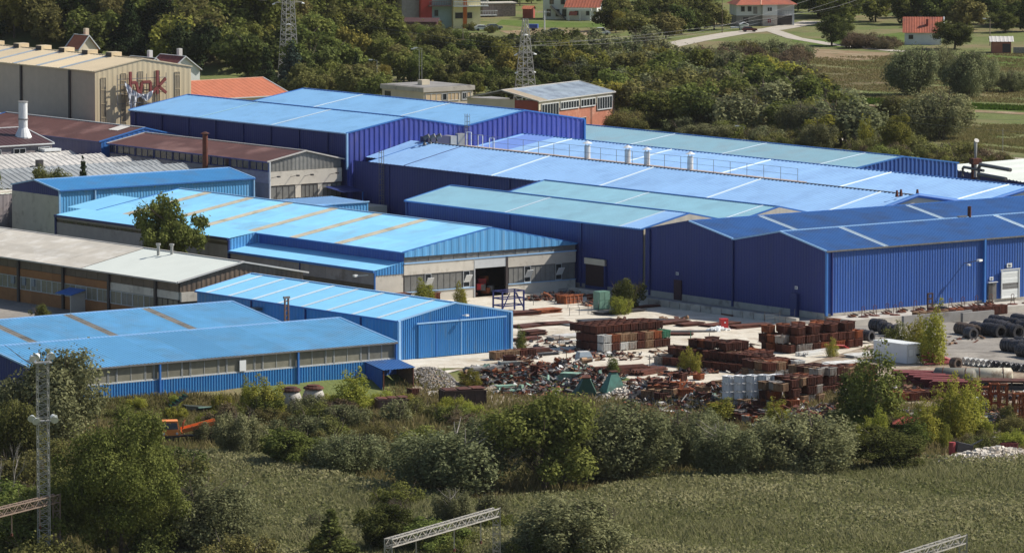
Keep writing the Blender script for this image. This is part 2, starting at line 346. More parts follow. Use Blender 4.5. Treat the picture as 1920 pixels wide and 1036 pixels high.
def cage_ladder(h,u,v,z0,z1,nrm,top=2.2):
    # nrm: outward direction in (u,v)
    n=Vector((nrm[0],nrm[1],0)); t=Vector((-n.y,n.x,0)); mb=MB(); b=h.L(u,v,0)
    for k in(-.28,.28): mb.bar(b+t*k+Vector((0,0,z0)),b+t*k+Vector((0,0,z1+top)),.07)
    z=z0+.3
    while z<z1: mb.bar(b+t*-.28+Vector((0,0,z)),b+t*.28+Vector((0,0,z)),.05); z+=.45
    z=z0+2.5
    while z<z1+top:
        P=[b+t*.32+Vector((0,0,z)),b+t*.38+n*.5+Vector((0,0,z)),b+n*.8+Vector((0,0,z)),b-t*.38+n*.5+Vector((0,0,z)),b-t*.32+Vector((0,0,z))]
        for i in range(4): mb.bar(P[i],P[i+1],.05)
        z+=.9
    for q in(-.36,.36): mb.bar(b+t*q+n*.5+Vector((0,0,z0+2.5)),b+t*q+n*.5+Vector((0,0,z1+top)),.05)
    mb.build('ladder',mdgrey,h.o)
def win_panel(h,a,b,z0,z1,gl,fr,name='window',nm=3,proud=0.05,ft=0.09):
    # glazed panel between (u,v) a and b, pane with mullions
    a=Vector(a);b=Vector(b);L=(b-a).length;d=(b-a)/L;n=Vector((d.y,-d.x))
    A=h.L(a.x,a.y,0)+Vector((n.x,n.y,0))*proud;D=Vector((d.x,d.y,0))
    fb=MB()
    for zz in(z0+ft/2,z1-ft/2): fb.bar(A+Vector((0,0,zz)),A+D*L+Vector((0,0,zz)),ft,ft)
    for i in range(nm+1):
        q=ft/2+(L-ft)*i/nm; fb.bar(A+D*q+Vector((0,0,z0)),A+D*q+Vector((0,0,z1)),ft*(1 if i in(0,nm) else .6),ft*.6)
    f=fb.build(name,fr,h.o)
    g=MB(); N=Vector((n.x,n.y,0))*-.03
    g.quad(A+N+Vector((0,0,z0)),A+D*L+N+Vector((0,0,z0)),A+D*L+N+Vector((0,0,z1)),A+N+Vector((0,0,z1)))
    g.build('pane',gl,f)
# ======================================================================= HALLS
# twin violet-blue hall at the back (B3)
h=Hall('steel_hall','tall twin gabled hall with pale blue roof and violet blue gable walls','factory hall',104.9,182.5)
for (b0,b1,cuts) in ((104.9,129.8,[(204.2,.5,strip_white,'roof_strip'),(226,.35,roof_teal,'roof_strip')]),(129.8,155.3,[(203.6,.5,strip_white,'roof_strip'),(229.5,.5,strip_white,'roof_strip')])):
    h.gable('v',182.5,247.9,b0,b1,15.15,17.2,roof_cobalt,cuts,pitch=1.0,rib=.04,trim=trim_blue,gut=trim_pale if b0<110 else trim_dark,ridge=trim_blue)
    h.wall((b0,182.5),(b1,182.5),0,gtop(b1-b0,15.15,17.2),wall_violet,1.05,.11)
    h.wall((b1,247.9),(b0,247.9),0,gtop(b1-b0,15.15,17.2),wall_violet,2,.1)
h.wall((104.9,247.9),(104.9,182.5),0,15.1,wall_navy_shade,.6,.04)
h.wall((155.3,182.5),(155.3,247.9),0,15.1,wall_navy_shade,.6,.04)
h.bar((104.8,182.4,9),(104.8,182.4,15.1),.3,trim_pale,.3,'corner_post'); h.bar((155.4,182.4,5),(155.4,182.4,15),.5,trim_blue,.3,'corner_post')
for v in np.arange(188,247,8.3): h.bar((104.75,v,2),(104.75,v,15),.28,trim_dark,.2,'downpipe')
h.bar((104.8,182.5,11.4),(104.8,247.9,11.4),.12,trim_dark,.12,'wall_seam')
cage_ladder(h,129.7,182.2,11.6,15.2,(0,-1),2.0)
for v in (196,205,219): h.block(129.3,130.1,v,v+1.6,15.25,15.5,dkgrey,'gutter_outlet')
# long hall with ridge chimneys (B4)
h=Hall('steel_hall','long hall with three wide periwinkle roofs and four white chimneys','factory hall',106,53)
ca=[(v,.55,strip_white,'roof_strip') for v in (143.6,116.4,89.5,60.9)]+[(167.6,.2,trim_dark,'roof_seam')]
h.gable('v',53,177.5,106,130,10.6,13.2,roof_peri,ca,pitch=.95,rib=.09,zb=11.3,gut=trim_dark,ridge=mdgrey,seg=14)
h.slope('v',177.5,182.35,108.6,10.9,118,13.2,roof_peri,(),.8)
h.slope('v',177.5,182.35,130,11.3,118,13.2,roof_peri,(),.8)
cb=[(v,.55,strip_white,'roof_strip') for v in (168.3,141.4,115.8,86.0,58.3)]+[(177,8,M_('roof_lilac_panel',(0.15,0.27,0.66),.45,0,.04),'roof_panel')]
h.gable('v',53,182.3,130,154,11.3,13.2,roof_peri,cb,pitch=.95,rib=.09,ridge=trim_blue,gut=trim_dark,seg=14)
cc=[(v,.55,strip_white,'roof_strip') for v in (170.2,145.6,120.1)]
h.gable('v',111,199,154,178,11.2,12.8,roof_grteal,cc,pitch=.8,rib=.04,ridge=trim_blue,gut=trim_dark)
h.wall((154,111),(178,111),0,gtop(24,11.1,12.8),wall_royal,.9,.14); h.wall((178,111),(178,199),0,11,wall_navy_shade,.8)
h.wall((178,199),(154,199),0,gtop(24,11.1,12.8),wall_navy_shade,1.5); h.wall((154,199),(154,182.6),0,11,wall_navy_shade,1)
h.wall((106,182.3),(106,53),0,10.5,wall_navy_shade,.7,.04)
for v in (172,150,139,122): h.bar((105.9,v,0),(105.9,v,10.5),.25,trim_dark,.2,'downpipe')
for b0,zb in((106,10.5),(130,11.2)):
    h.wall((b0,53),(b0+24,53),0,[(0,zb),(12,13.1),(24,11.2)],cream_w,3,.02)
    for e0,e1 in(((b0-.4,52.8,zb-.1),(b0+12,52.8,13.25)),((b0+12,52.8,13.25),(b0+24,52.8,11.3))):
        MB().tube([h.L(*e0),h.L(*e1)],.32,8).build('barge_tube',trim_blue,h.o)
h.wall((154,53),(154,111),0,11.1,wall_navy_shade,1)
cage_ladder(h,105.7,173.5,0,10.6,(-1,0),2.2)
wk=MB().b2(128.9-106,130.1-106,40,129.2,11.75,11.85); wk.build('roof_walkway',M_('pink_walkway',(.42,.33,.29),.8),h.o)
rb=MB()
for v in np.arange(94,182,4.2):
    rb.bar(h.L(129.0,v,11.8),h.L(129.0,v,13.9),.06)
rb.bar(h.L(129.0,94,13.9),h.L(129.0,182,13.9),.05); rb.bar(h.L(129.0,94,12.9),h.L(129.0,182,12.9),.04)
rb.build('guard_rail',mdgrey,h.o)
for q in range(3):
    vv=180-q*3.2; f=MB(); 
    for k in(0,1.3): f.bar(h.L(129.1,vv+k,11.8),h.L(129.1,vv+k,14.2-.3*q),.12)
    f.bar(h.L(129.1,vv,14.2-.3*q),h.L(129.1,vv+1.3,14.2-.3*q),.12); f.build('hoop_rail',white_p,h.o)
for v in (148.7,138.0,132.9,121.7):
    c=MB(); c.tube([h.L(129.6,v,11.6),h.L(129.6,v,14.0)],.50,12); f=c.build('chimney',M_('chimney_white',(.62,.60,.56),.6,0,.1,3),h.o,smooth=False)
    t=MB(); t.tube([h.L(129.6,v,14.35),h.L(129.6,v,14.75)],[.85,.12],12)
    for k in range(4): t.bar(h.L(129.6+.38*math.cos(k*1.57),v+.38*math.sin(k*1.57),13.95),h.L(129.6+.38*math.cos(k*1.57),v+.38*math.sin(k*1.57),14.4),.06)
    t.build('chimney_cap',white_p,f)
u=MB().b2(12.0,16.6,124.3,126.6,12.7,14.1); u.build('ridge_duct',M_('duct_dark',(.05,.05,.10),.5),h.o)
u=MB().b2(16.65,17.9,124.2,126.7,12.5,14.05); u.build('duct_end',galv,h.o)
for q in range(3):
    MB().tube([h.L(116.4+q*1.25,176.2,13.0),h.L(116.4+q*1.25,176.2,14.2),h.L(116.9+q*1.25,175.6,14.5)],.38,9).build('roof_vent',mdgrey,h.o)
h.block(127.2,128.6,181.2,182.0,11.6,14.0,galv,'steel_cupboard')
for q,(uu,vv) in enumerate(((115.4,54.6),(117,55.5),(119,54))): MB().tube([h.L(uu,vv,13.0),h.L(uu,vv,14.0)],[.3,.16],6).build('roof_stub',rust,h.o)
# teal roofed twin hall (B5)
h=Hall('steel_hall','twin gabled hall with pale teal roofs and a side wall in shade-dark navy','factory hall',70.8,60.6)
h.gable('v',60.6,119.6,70.8,88.3,10.3,12.1,roof_teal,[(93.9,.5,strip_white,'roof_strip'),(65.9,.5,strip_white,'roof_strip'),(63.0,5.2,roof_peri,'roof_panel')],pitch=.6,rib=.04,gut=trim_blue,ridge=trim_blue)
h.gable('v',60.6,118,88.3,105.7,10.3,12.1,roof_teal,[(91.4,.5,strip_white,'roof_strip'),(63.9,.5,strip_white,'roof_strip')],pitch=.6,rib=.04,gut=trim_dark,ridge=trim_blue)
h.wall((70.8,119.6),(70.8,60.6),1.0,10.25,wall_navy_shade,.6,.04); h.block(70.75,71.2,60.6,119.6,0,1.0,concrete_d,'plinth')
h.wall((105.7,119.6),(70.8,119.6),0,[(0,10.2),(8.7,12),(17.4,10.2),(26.2,12),(34.9,10.2)],wall_navy_shade,1)
h.wall((70.8,60.4),(105.7,60.4),0,[(0,10.2),(8.7,12),(17.4,10.2),(26.2,12),(34.9,10.2)],cream_w,2,.02)
for v in (75.3,93,119.4): h.bar((70.7,v,.5),(70.7,v,10.2),.25,trim_dark,.2,'downpipe')
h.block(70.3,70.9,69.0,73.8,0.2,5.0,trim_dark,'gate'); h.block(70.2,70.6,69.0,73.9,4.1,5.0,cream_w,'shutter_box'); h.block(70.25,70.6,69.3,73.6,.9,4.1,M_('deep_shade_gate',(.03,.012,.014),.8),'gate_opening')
# dark blue front hall (B6)
h=Hall('steel_hall','dark royal blue twin gabled hall with ribbed walls standing on the concrete platform','factory hall',70.8,18.9)
h.gable('u',70.8,146,18.9,39.6,10.33,12.3,roof_deep,[(82.1,.85,strip_white,'roof_strip'),(112.2,.85,strip_white,'roof_strip')],pitch=.55,rib=.06,bm=29,trim=trim_pale,gut=mdgrey,ridge=trim_pale)
h.slope('u',70.8,146,39.6,10.45,49.7,12.25,roof_deep,[(84.3,.85,strip_white,'roof_strip'),(113.1,.85,strip_white,'roof_strip')],pitch=.55,rib=.06)
h.slope('u',70.8,105.9,59.6,10.4,49.7,12.25,roof_deep,()); h.slope('u',105.9,146,52.8,11.6,49.7,12.25,roof_deep,())
h.bar((70.8,49.7,12.3),(146,49.7,12.3),.3,trim_blue,.14,'ridge_cap'); h.bar((70.75,39.6,10.45),(70.75,49.7,12.28),.2,trim_pale,.2,'verge_trim'); h.bar((70.75,49.7,12.28),(70.75,59.8,10.35),.2,trim_dark,.2,'verge_trim')
h.wall((70.8,60),(70.8,18.9),1.35,[(0,10.3),(10.3,12.2),(20.4,10.35),(31,12.2),(41.1,10.2)],wall_navy_shade,.6,.04)
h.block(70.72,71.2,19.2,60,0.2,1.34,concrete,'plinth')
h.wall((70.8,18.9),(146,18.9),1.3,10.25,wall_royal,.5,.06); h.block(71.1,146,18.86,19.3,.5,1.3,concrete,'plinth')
h.wall((146,18.9),(146,52.8),0,10.3,wall_navy_shade,1); h.wall((146,52.8),(105.9,52.8),0,11.5,wall_navy_shade,1); h.wall((105.9,60),(70.8,60),0,10.3,wall_navy_shade,1)
h.bar((70.85,18.75,1),(70.85,18.75,10.2),.35,trim_blue,.3,'corner_post'); h.bar((71.8,18.75,1),(71.8,18.75,10.2),.5,wall_navy_shade,.18,'downpipe')
for v in(39.5,58.8): h.bar((70.62,v,.6),(70.62,v,10.3),.3,trim_dark,.25,'downpipe')
h.bar((100.9,18.65,1),(100.9,18.65,10.2),.55,trim_blue,.35,'downpipe')
# wall lamp on bracket
lb=MB().bar(h.L(97.1,18.8,6.9),h.L(97.3,16.2,7.5),.12); lb.build('lamp_bracket',mdgrey,h.o); MB().box(h.L(97.5,15.9,7.55),(.9,.5,.28),.3).build('lamp_head',white_p,h.o); MB().box(h.L(96.6,17.2,6.85),(.5,.4,.25),.3).build('lamp_head',white_p,h.o)
f=h.block(104.3,107.5,18.55,18.78,1.3,5.3,white_p,'roller_door')
for k in range(9): MB().b2(104.3-70.8,107.5-70.8,18.51-18.9,18.56-18.9,1.35+k*.44,1.35+k*.44+.38).build('slat',white_p if k not in(3,4) else mdgrey,f)
h.bar((104.2,18.5,1.3),(104.2,18.5,5.5),.14,frame_w,.2,'door_frame'); h.bar((107.6,18.5,1.3),(107.6,18.5,5.5),.14,frame_w,.2,'door_frame'); h.bar((104.0,18.5,5.5),(107.8,18.5,5.5),.14,frame_w,.2,'door_frame')
h.block(101.6,103.2,18.5,18.8,1.3,3.7,mdgrey,'door'); h.block(101.6,102.4,18.45,18.52,1.3,3.7,dkgrey,'door'); h.bar((101.5,18.4,3.85),(103.3,18.4,3.85),.3,frame_w,.1,'canopy')
def number_plate(h,u,v,z,txt,wd_,ht,ax='u'):
    if ax=='u': p=h.block(u-wd_/2,u+wd_/2,v-.06,v,z,z+ht,white_p,'number_plate')
    else: p=h.block(u-.06,u,v-wd_/2,v+wd_/2,z,z+ht,white_p,'number_plate')
    cu=bpy.data.curves.new('lettering','FONT'); cu.body=txt; cu.size=ht*.8; cu.align_x='CENTER'; cu.extrude=.01
    tmp=bpy.data.objects.new('tmp',cu); C.objects.link(tmp); dg=bpy.context.evaluated_depsgraph_get(); me=bpy.data.meshes.new_from_object(tmp.evaluated_get(dg)); bpy.data.objects.remove(tmp)
    o=bpy.data.objects.new('lettering',me); C.objects.link(o); me.materials.clear(); me.materials.append(ink); o.parent=p
    if ax=='u': o.location=h.L(u,v-.08,z+ht*.22); o.rotation_euler=(R(90),0,0)
    else: o.location=h.L(u-.08,v,z+ht*.22); o.rotation_euler=(R(90),0,R(-90))
number_plate(h,105.9,18.76,5.75,'06',1.0,.65); number_plate(h,102.4,18.76,4.1,'05',.7,.5)
number_plate(h,70.68,25.2,4.3,'04',.6,.45,'v'); h.block(70.2,70.72,24.6,26.0,0.3,3.7,trim_dark,'door')
number_plate(h,70.68,52.3,4.1,'03',.6,.45,'v'); h.block(70.55,70.72,51.3,53,0.4,3.4,M_('brown_door',(.05,.02,.03),.7),'door')
MB().tube([h.L(107.2,29,12.3),h.L(107.2,29,13.9)],.28,8).build('roof_vent',rust,h.o); h.block(104.9,106.6,28.8,29.2,12.4,12.6,mdgrey,'roof_duct')
MB().tube([h.L(108.6,17.6,1.0),h.L(108.6,17.6,2.1)],.3,10).build('gas_bottle',galv,h.o)
# hall with open gate (B7)
h=Hall('workshop_hall','wide hall with bright sky blue roof and open gate in its white gable','factory hall',38.2,76)
cuts=[(v,2.0,strip_beige,'skylight') for v in (149.7,137.9,127.3,115.4,103.9,92.3)]
h.gable('v',76,158,38.2,70.3,7.6,10.25,roof_sky,cuts,pitch=.45,rib=.035,rows=3,seg=5.0,bm=54.3,zb=7.0,gut=trim_blue,ridge=trim_pale,trim=trim_blue)
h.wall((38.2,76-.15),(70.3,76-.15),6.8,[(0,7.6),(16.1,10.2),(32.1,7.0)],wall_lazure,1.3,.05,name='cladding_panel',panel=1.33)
h.wall((38.2,113),(38.2,76),5.8,7.55,wall_royal,.7,.04); h.wall((70.3,76),(70.3,158),0,7,wall_navy_shade,1); h.wall((70.3,158),(38.2,158),0,[(0,7),(16,10.1),(32.1,7.6)],wall_lazure,1)
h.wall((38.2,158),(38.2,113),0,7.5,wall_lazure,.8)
# gable front pieces
for (a,b,z0,z1,m,nm,pr) in ((38.2,51.2,0,1.55,concrete_w,'wall',0),(57.4,70.2,0,1.55,concrete_w,'wall',0),(38.2,51.2,4.15,5.8,concrete_w,'wall',.05),(57.4,70.2,4.15,5.8,concrete_w,'wall',.05)):
    h.block(a,b,76-pr,76.3,z0,z1,m,nm)
h.block(38.2,70.3,75.85,76.2,5.8,5.97,trim_pale,'sill_rail'); h.block(38.2,51.2,75.85,76.05,1.55,1.65,trim_pale,'sill_rail'); h.block(57.4,70.2,75.85,76.05,1.55,1.65,trim_pale,'sill_rail')
x=38.2
while x<70.2: 
    x2=min(x+2.3,70.2); win_panel(h,(x,76.1),(x2,76.1),5.97,6.8,glass_gry,mdgrey,nm=1,ft=.05); x=x2
for (a,b,k) in ((38.3,41.9,3),(43.3,49.0,5),(48.0,48.0,0),(58.5-.9,60.4,3),(61.8,66.3,5),(67.7,70.1,2)):
    if k: win_panel(h,(a,76.1),(b,76.1),1.65,4.15,glass_gry,mdgrey,nm=k,ft=.06)
win_panel(h,(50.4,76.1),(51.2,76.1),1.65,4.15,glass_gry,mdgrey,nm=1,ft=.06)
for a in (42,49.1,60.5,66.4):
    win_panel(h,(a,76.1),(a+1.25,76.1),1.65,4.15,glass_drk,frame_w,nm=1,ft=.12)
    MB().box(h.L(a+.62,75.6,3.0),(1.15,.06,1.3),rot=Matrix.Rotation(R(32),3,'X')).build('window_vent',white_p,h.o)
h.block(51.2,57.0,75.95,76.05,4.35,5.75,frame_w,'roller_shutter'); h.block(57.0,57.4,75.9,76.2,0,5.8,frame_b,'door_post'); h.block(51.1,51.25,75.9,76.2,0,5.8,frame_w,'door_post')
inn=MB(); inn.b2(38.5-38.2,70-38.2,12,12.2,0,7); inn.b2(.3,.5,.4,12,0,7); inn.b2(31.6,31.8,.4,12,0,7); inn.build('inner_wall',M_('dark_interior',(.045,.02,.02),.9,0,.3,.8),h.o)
for q in range(9):
    MB().box(h.L(52+q*.6,78+random.random()*5,.5+random.random()*1.6),(1.2,.8,.9),q).build('machine',[red_p,mdgrey,rust_o][q%3],h.o)
h.block(38.3,70.2,76.3,88,-.02,.02,concrete_d,'inner_floor')
# annex L2 (low, in front) and L1
h2=Hall('lean_to','low lean-to with sky blue roof against the open gate hall','annex',33,76)
h2.slope('v',76,113.4,32.8,5.15,38.15,6.05,roof_sky2,(),.5,.03,seg=9); h2.bar((32.75,76,5.0),(32.75,113.4,5.0),.3,trim_blue,.35,'fascia')
h2.wall((33,76.05),(38.15,76.05),4.4,[(0,5.1),(5.15,6.2)],wall_azure,.5,.06); h2.block(33,38.15,76.1,76.4,0,4.4,concrete_w)
v=76.2
while v<113: 
    v2=min(v+4.1,113.4); h2.block(33,33.2,v,v2-.05,3.0,4.9,lav_wall,'wall_panel'); h2.block(33.05,33.2,v,v2-.05,0,2.95,brown_panel,'wall_panel'); v=v2
h2.bar((32.95,76.1,0),(32.95,76.1,5),.2,trim_blue,.2,'downpipe'); h2.bar((32.95,95,0),(32.95,95,4.9),.2,trim_dark,.2,'downpipe')
MB().bar(h2.L(32.9,77.6,4.4),h2.L(31.6,78.6,4.3),.1).box(h2.L(31.4,78.8,4.3),(.6,.5,.3)).build('wall_lamp',white_p,h2.o)
h1=Hall('side_annex','long annex with flat sky blue roof and a strip of small windows','annex',33,113.5)
h1.slope('v',113.5,161.5,32.8,7.0,38.15,7.7,roof_sky2,(),.5,.03,seg=9); h1.bar((32.75,113.5,6.9),(32.75,161.5,6.9),.3,trim_dark,.35,'fascia')
h1.slope('v',158,166,38.1,7.62,47,9.1,roof_sky2,(),.5,.03)
h1.wall((33,113.45),(38.15,113.45),4.9,[(0,6.9),(5.15,7.7)],wall_lazure,.6,.05)
h1.block(33,33.3,113.6,161.4,0,5.9,lav_wall); h1.block(33,33.3,113.6,161.4,6.35,6.75,lav_wall); h1.block(33.1,33.3,113.6,161.4,5.9,6.35,brown_panel,'window_band')
v=159.5
for k in range(9): win_panel(h1,(33.08,v),(33.08,v-3.1),5.92,6.33,glass_drk,brown_panel,nm=3,ft=.05); v-=4.1
h1.bar((32.9,113.5,0),(32.9,113.5,6.8),.3,trim_dark,.3,'corner_post'); h1.bar((32.9,161.4,0),(32.9,161.4,6.8),.3,trim_dark,.3,'corner_post')
h1.block(33.3,38.1,113.5,113.8,0,4.9,lav_wall)
# small azure box wall right of L... behind the gate hall ridge
hb=Hall('blue_partition','small azure corrugated hut just behind the ridge of the bright blue roof','shed',71.5,110)
hb.wall((65,140),(78.3,140),0,8.1,wall_lazure,.6,.05); hb.wall((78.3,140),(78.3,150),0,8.1,wall_lazure,1); hb.wall((65,150),(65,140),0,8.1,wall_lazure,1); hb.slope('u',65,78.3,139.9,8.1,150,8.3,trim_pale,()); hb.bar((64.9,139.9,8.15),(78.4,139.9,8.15),.25,trim_pale,.2,'fascia')
# blue shed upper left (B8)
h=Hall('blue_shed','narrow azure shed with whitewashed end wall, behind the bright sky blue roof at left','shed',44.4,178)
h.gable('u',44.4,82.6,178,192,9.1,10.25,roof_up,(),pitch=.55,rib=.05,bm=185.3,trim=trim_pale,gut=trim_blue,ridge=trim_pale)
h.wall((44.4,178),(82.6,178),0,9,wall_lazure,.55,.05); h.wall((44.4,192),(44.4,178),8.1,[(0,9),(6.7,10.2),(14,9)],wall_navy_shade,.6,.03)
h.block(44.35,44.8,178.1,192,0,8.1,concrete_w); h.wall((82.6,178),(82.6,192),0,[(0,9),(7.3,10.2),(14,9)],wall_royal,1); h.wall((82.6,192),(44.4,192),0,9,wall_navy_shade,1)
for q in(51.2,): h.bar((q,177.8,3),(q,177.8,8.9),.3,trim_pale,.25,'downpipe')
h.bar((44.4,177.9,0),(44.4,177.9,9),.25,trim_pale,.25,'corner_post'); h.bar((82.5,177.8,3),(82.5,177.8,8.9),.3,trim_pale,.25,'corner_post')
# white/beige roofed works (B9)
h=Hall('old_workshop','old workshop with half beige, half white roof over an ochre and brown panelled wall','factory hall',-5.4,70)
h.gable('v',70,138,-5.4,16.0,6.5,8.65,white_roof,[(116.5,43,old_roof,'roof_panel')],pitch=.6,rib=.02,bm=5.3,trim=lgrey_roof,gut=lgrey_roof,ridge=lgrey_roof,over=.7)
for k in range(6):
    h.slope('v',95.1+k*7.1,95.1+k*7.1+7.0,-6.1,6.42,5.3,8.72,old_roof,(),.6,.02,rows=4)
h.wall((-5.4,70.3),(16,70.3),5.0,[(0,6.4),(10.7,8.5),(21.4,6.4)],brown_panel,.8,.05,panel=1.6,name='wall_panel'); h.block(-5.4,16,70.3,70.6,0,3.6,brown_panel); h.block(-5.3,2,70.1,70.5,3.6,4.95,concrete_w,'lintel_band'); h.block(2,16,70.3,70.6,3.6,5,brown_panel)
h.wall((16,70.3),(16,138),0,6.4,brown_panel,1); h.block(-5.2,-4.9,70.4,138,0,6.2,frame_b,'frame_wall')
posts=[76.3,88.3,100.3,112.3,124.3,136]
for v in posts: h.block(-5.75,-5.3,v-.25,v+.25,0,6.3,frame_b,'column')
edges=[70.4]+posts
for e0,e1 in zip(edges[:-1],edges[1:]):
    k=max(2,round((e1-e0)/3)); st=(e1-e0-.5)/k
    for i in range(k):
        a=e0+.25+i*st; b=a+st
        h.block(-5.42,-5.2,a+.03,b-.03,5.0,6.2,brown_panel,'upper_panel')
        h.block(-5.46,-5.2,a,b,3.85,4.95,concrete_w if e1<89 else orange_wall,'spandrel')
        h.block(-5.46,-5.2,a,b,0,1.85,orange_wall,'dado')
        win_panel(h,(-5.42,b-.03),(-5.42,a+.03),1.9,3.8,glass_old if (i+int(a))%3 else glass_gry,frame_w if (i+int(a))%4==0 else frame_b,nm=2,ft=.08)
for v in (113.5,88,108,110.5): h.block(-5.6,-5.4,v,v+.9,2.6,3.7,M_('bluish_pane',(.20,.24,.30),.4),'window_vent')
for u_,v_ in ((-1+4.2,88.5),(-1+5.4,86.8)): MB().tube([h.L(u_,v_,8.2),h.L(u_,v_,9.6),h.L(u_,v_,9.8),h.L(u_,v_,10.0)],[.22,.22,.36,.36],8).build('roof_vent',galv,h.o)
aw=MB().box(h.L(-7.0,96.2,3.0),(2.6,4.2,.12),rot=Matrix.Rotation(R(-14),3,'Y')); aw.build('awning',trim_blue,h.o); h.block(-8.0,-5.5,94.6,94.8,0,2.8,concrete_w,'porch_wall')
# door hall (B10)
h=Hall('azure_hall','azure ribbed hall with white striped roof and big sliding doors','factory hall',-4.4,19.4)
h.gable('v',19.4,67.5,-4.4,14.6,5.4,7.2,roof_sky2,[(v,.75,strip_white,'skylight') for v in (64.7,59.2,53.4,47.2,41.6,35.6,29.7,23.9)],pitch=.5,rib=.03,bm=5.1,trim=trim_pale,gut=trim_blue,ridge=trim_pale)
h.wall((-4.4,19.4),(14.6,19.4),0,[(0,5.35),(9.5,7.15),(19,5.35)],wall_azure,.33,.14); h.wall((-4.4,67.5),(-4.4,19.4),0,5.3,wall_azure,.8,.05)
h.wall((14.6,19.4),(14.6,67.5),0,5.3,wall_azure,1); h.wall((14.6,67.5),(-4.4,67.5),0,[(0,5.35),(9.5,7.15),(19,5.35)],wall_azure,1)
h.wall((-1.4,19.12),(1.7,19.12),.1,4.6,wall_azure,.34,.13,name='sliding_door'); h.wall((1.7,19.18),(10.3,19.18),.1,4.7,wall_azure,.34,.13,name='sliding_door'); h.wall((10.3,19.12),(13.4,19.12),.1,4.7,wall_azure,.34,.13,name='sliding_door')
h.block(-1.6,13.6,18.95,19.15,4.72,4.9,trim_pale,'door_rail'); 
for q in(5.9,): h.block(q-.04,q+.04,18.98,19.05,.1,4.6,trim_pale,'door_edge')
for q in(1.7,13.35): h.block(q-.09,q+.02,18.95,19.1,.1,4.6,trim_blue,'door_edge')
h.block(-4.6,-4.2,19.1,19.5,0,5.3,trim_pale,'corner_post'); h.block(14.5,14.8,19.1,19.5,0,5.3,trim_pale,'corner_post')
for v in (28,41,54): h.bar((-4.5,v,.3),(-4.5,v,5.2),.22,trim_dark,.2,'downpipe')
MB().tube([h.L(6.2,19.2,5.4),h.L(6.2,18.4,5.5)],.06,5).box(h.L(6.2,18.2,5.5),(.5,.4,.25)).build('wall_lamp',white_p,h.o)
MB().box(h.L(-5.2,52,4.2),(1.2,1.6,.4)).build('wall_lamp',mdgrey,h.o)
# front left twin (B11/B12)
h=Hall('azure_twin_hall','azure twin gabled hall with mid blue roofs and a dusty window band','factory hall',-13.5,7.6)
h.gable('u',-69.5,-13.6,7.6,33.2,4.27,6.3,roof_mid,[(-53,7,M_('roof_mid_patch',(0.112,0.338,0.59),.45,0,.06,.3),'roof_panel'),(-42,6,M_('roof_mid_patch2',(0.11,0.33,0.575),.45,0,.06,.3),'roof_panel')],pitch=.6,rib=.06,bm=20.4,trim=trim_pale,gut=mdgrey,ridge=trim_pale,seg=9)
h.gable('u',-78,-13.4,33.2,58.8,4.3,6.3,roof_mid,[(u_,1.3,strip_grey,'skylight') for u_ in (-40.4,-27.7,-53.2,-66)],pitch=.6,rib=.06,bm=46,trim=trim_pale,gut=trim_blue,ridge=trim_pale,seg=9)
h.wall((-69.5,58.8),(-69.5,7.6),0,[(0,4.2),(12.8,6.2),(25.6,4.2),(38.4,6.2),(51.2,4.2)],wall_navy_shade,.6,.05)
h.wall((-13.6,7.6),(-13.6,58.8),-2.2,[(0,4.2),(12.8,6.2),(25.6,4.2),(38.4,6.2),(51.2,4.2)],wall_azure,.7,.05)
h.wall((-69.5,7.6),(-13.6,7.6),-2.3,2.0,wall_azure,.42,.12); h.block(-69.4,-13.7,7.75,7.95,2.0,4.2,frame_b,'frame_wall'); h.block(-69.5,-13.6,7.5,7.7,1.98,2.08,frame_w,'sill_rail')
x=-69.3; k=0
while x<-13.8:
    wdt=4.4 if k%2==0 else 1.3; x2=min(x+wdt,-13.75); win_panel(h,(x+.04,7.66),(x2-.04,7.66),2.1,4.1,glass_old,frame_w,nm=2 if k%2==0 else 1,ft=.08); x=x2; k+=1
for u_ in (-67,-51.4,-29.6,-13.7): h.bar((u_,7.35,-2.2),(u_,7.35,4.2),.28,trim_blue,.25,'downpipe')
h.block(-38.9,-37.9,7.35,7.5,2.2,3.6,white_p,'window_vent')
# blue porch shed
h=Hall('blue_porch','small open fronted blue porch against the end of the azure twin hall','shed',-18.7,3.6)
h.slope('u',-18.8,-13.5,3.2,1.25,7.45,2.0,roof_deep,(),.5,.05); h.wall((-18.7,7.4),(-18.7,3.6),-2.1,[(0,1.9),(3.8,1.2)],wall_royal,.5,.05); h.wall((-18.7,7.3),(-13.7,7.3),-2.1,1.9,wall_royal,.5,.04)
h.block(-13.75,-13.6,3.6,7.4,-2.1,1.2,M_('rusty_panel',(.22,.15,.11),.8,0,.2,1.5),'side_wall')
for q in(-18.6,-13.75): h.bar((q,3.5,-2.1),(q,3.5,1.2),.14,rust,.14,'post')
h.block(-18.9,-13.4,2.6,7.4,-2.3,-1.95,concrete,'floor_slab')
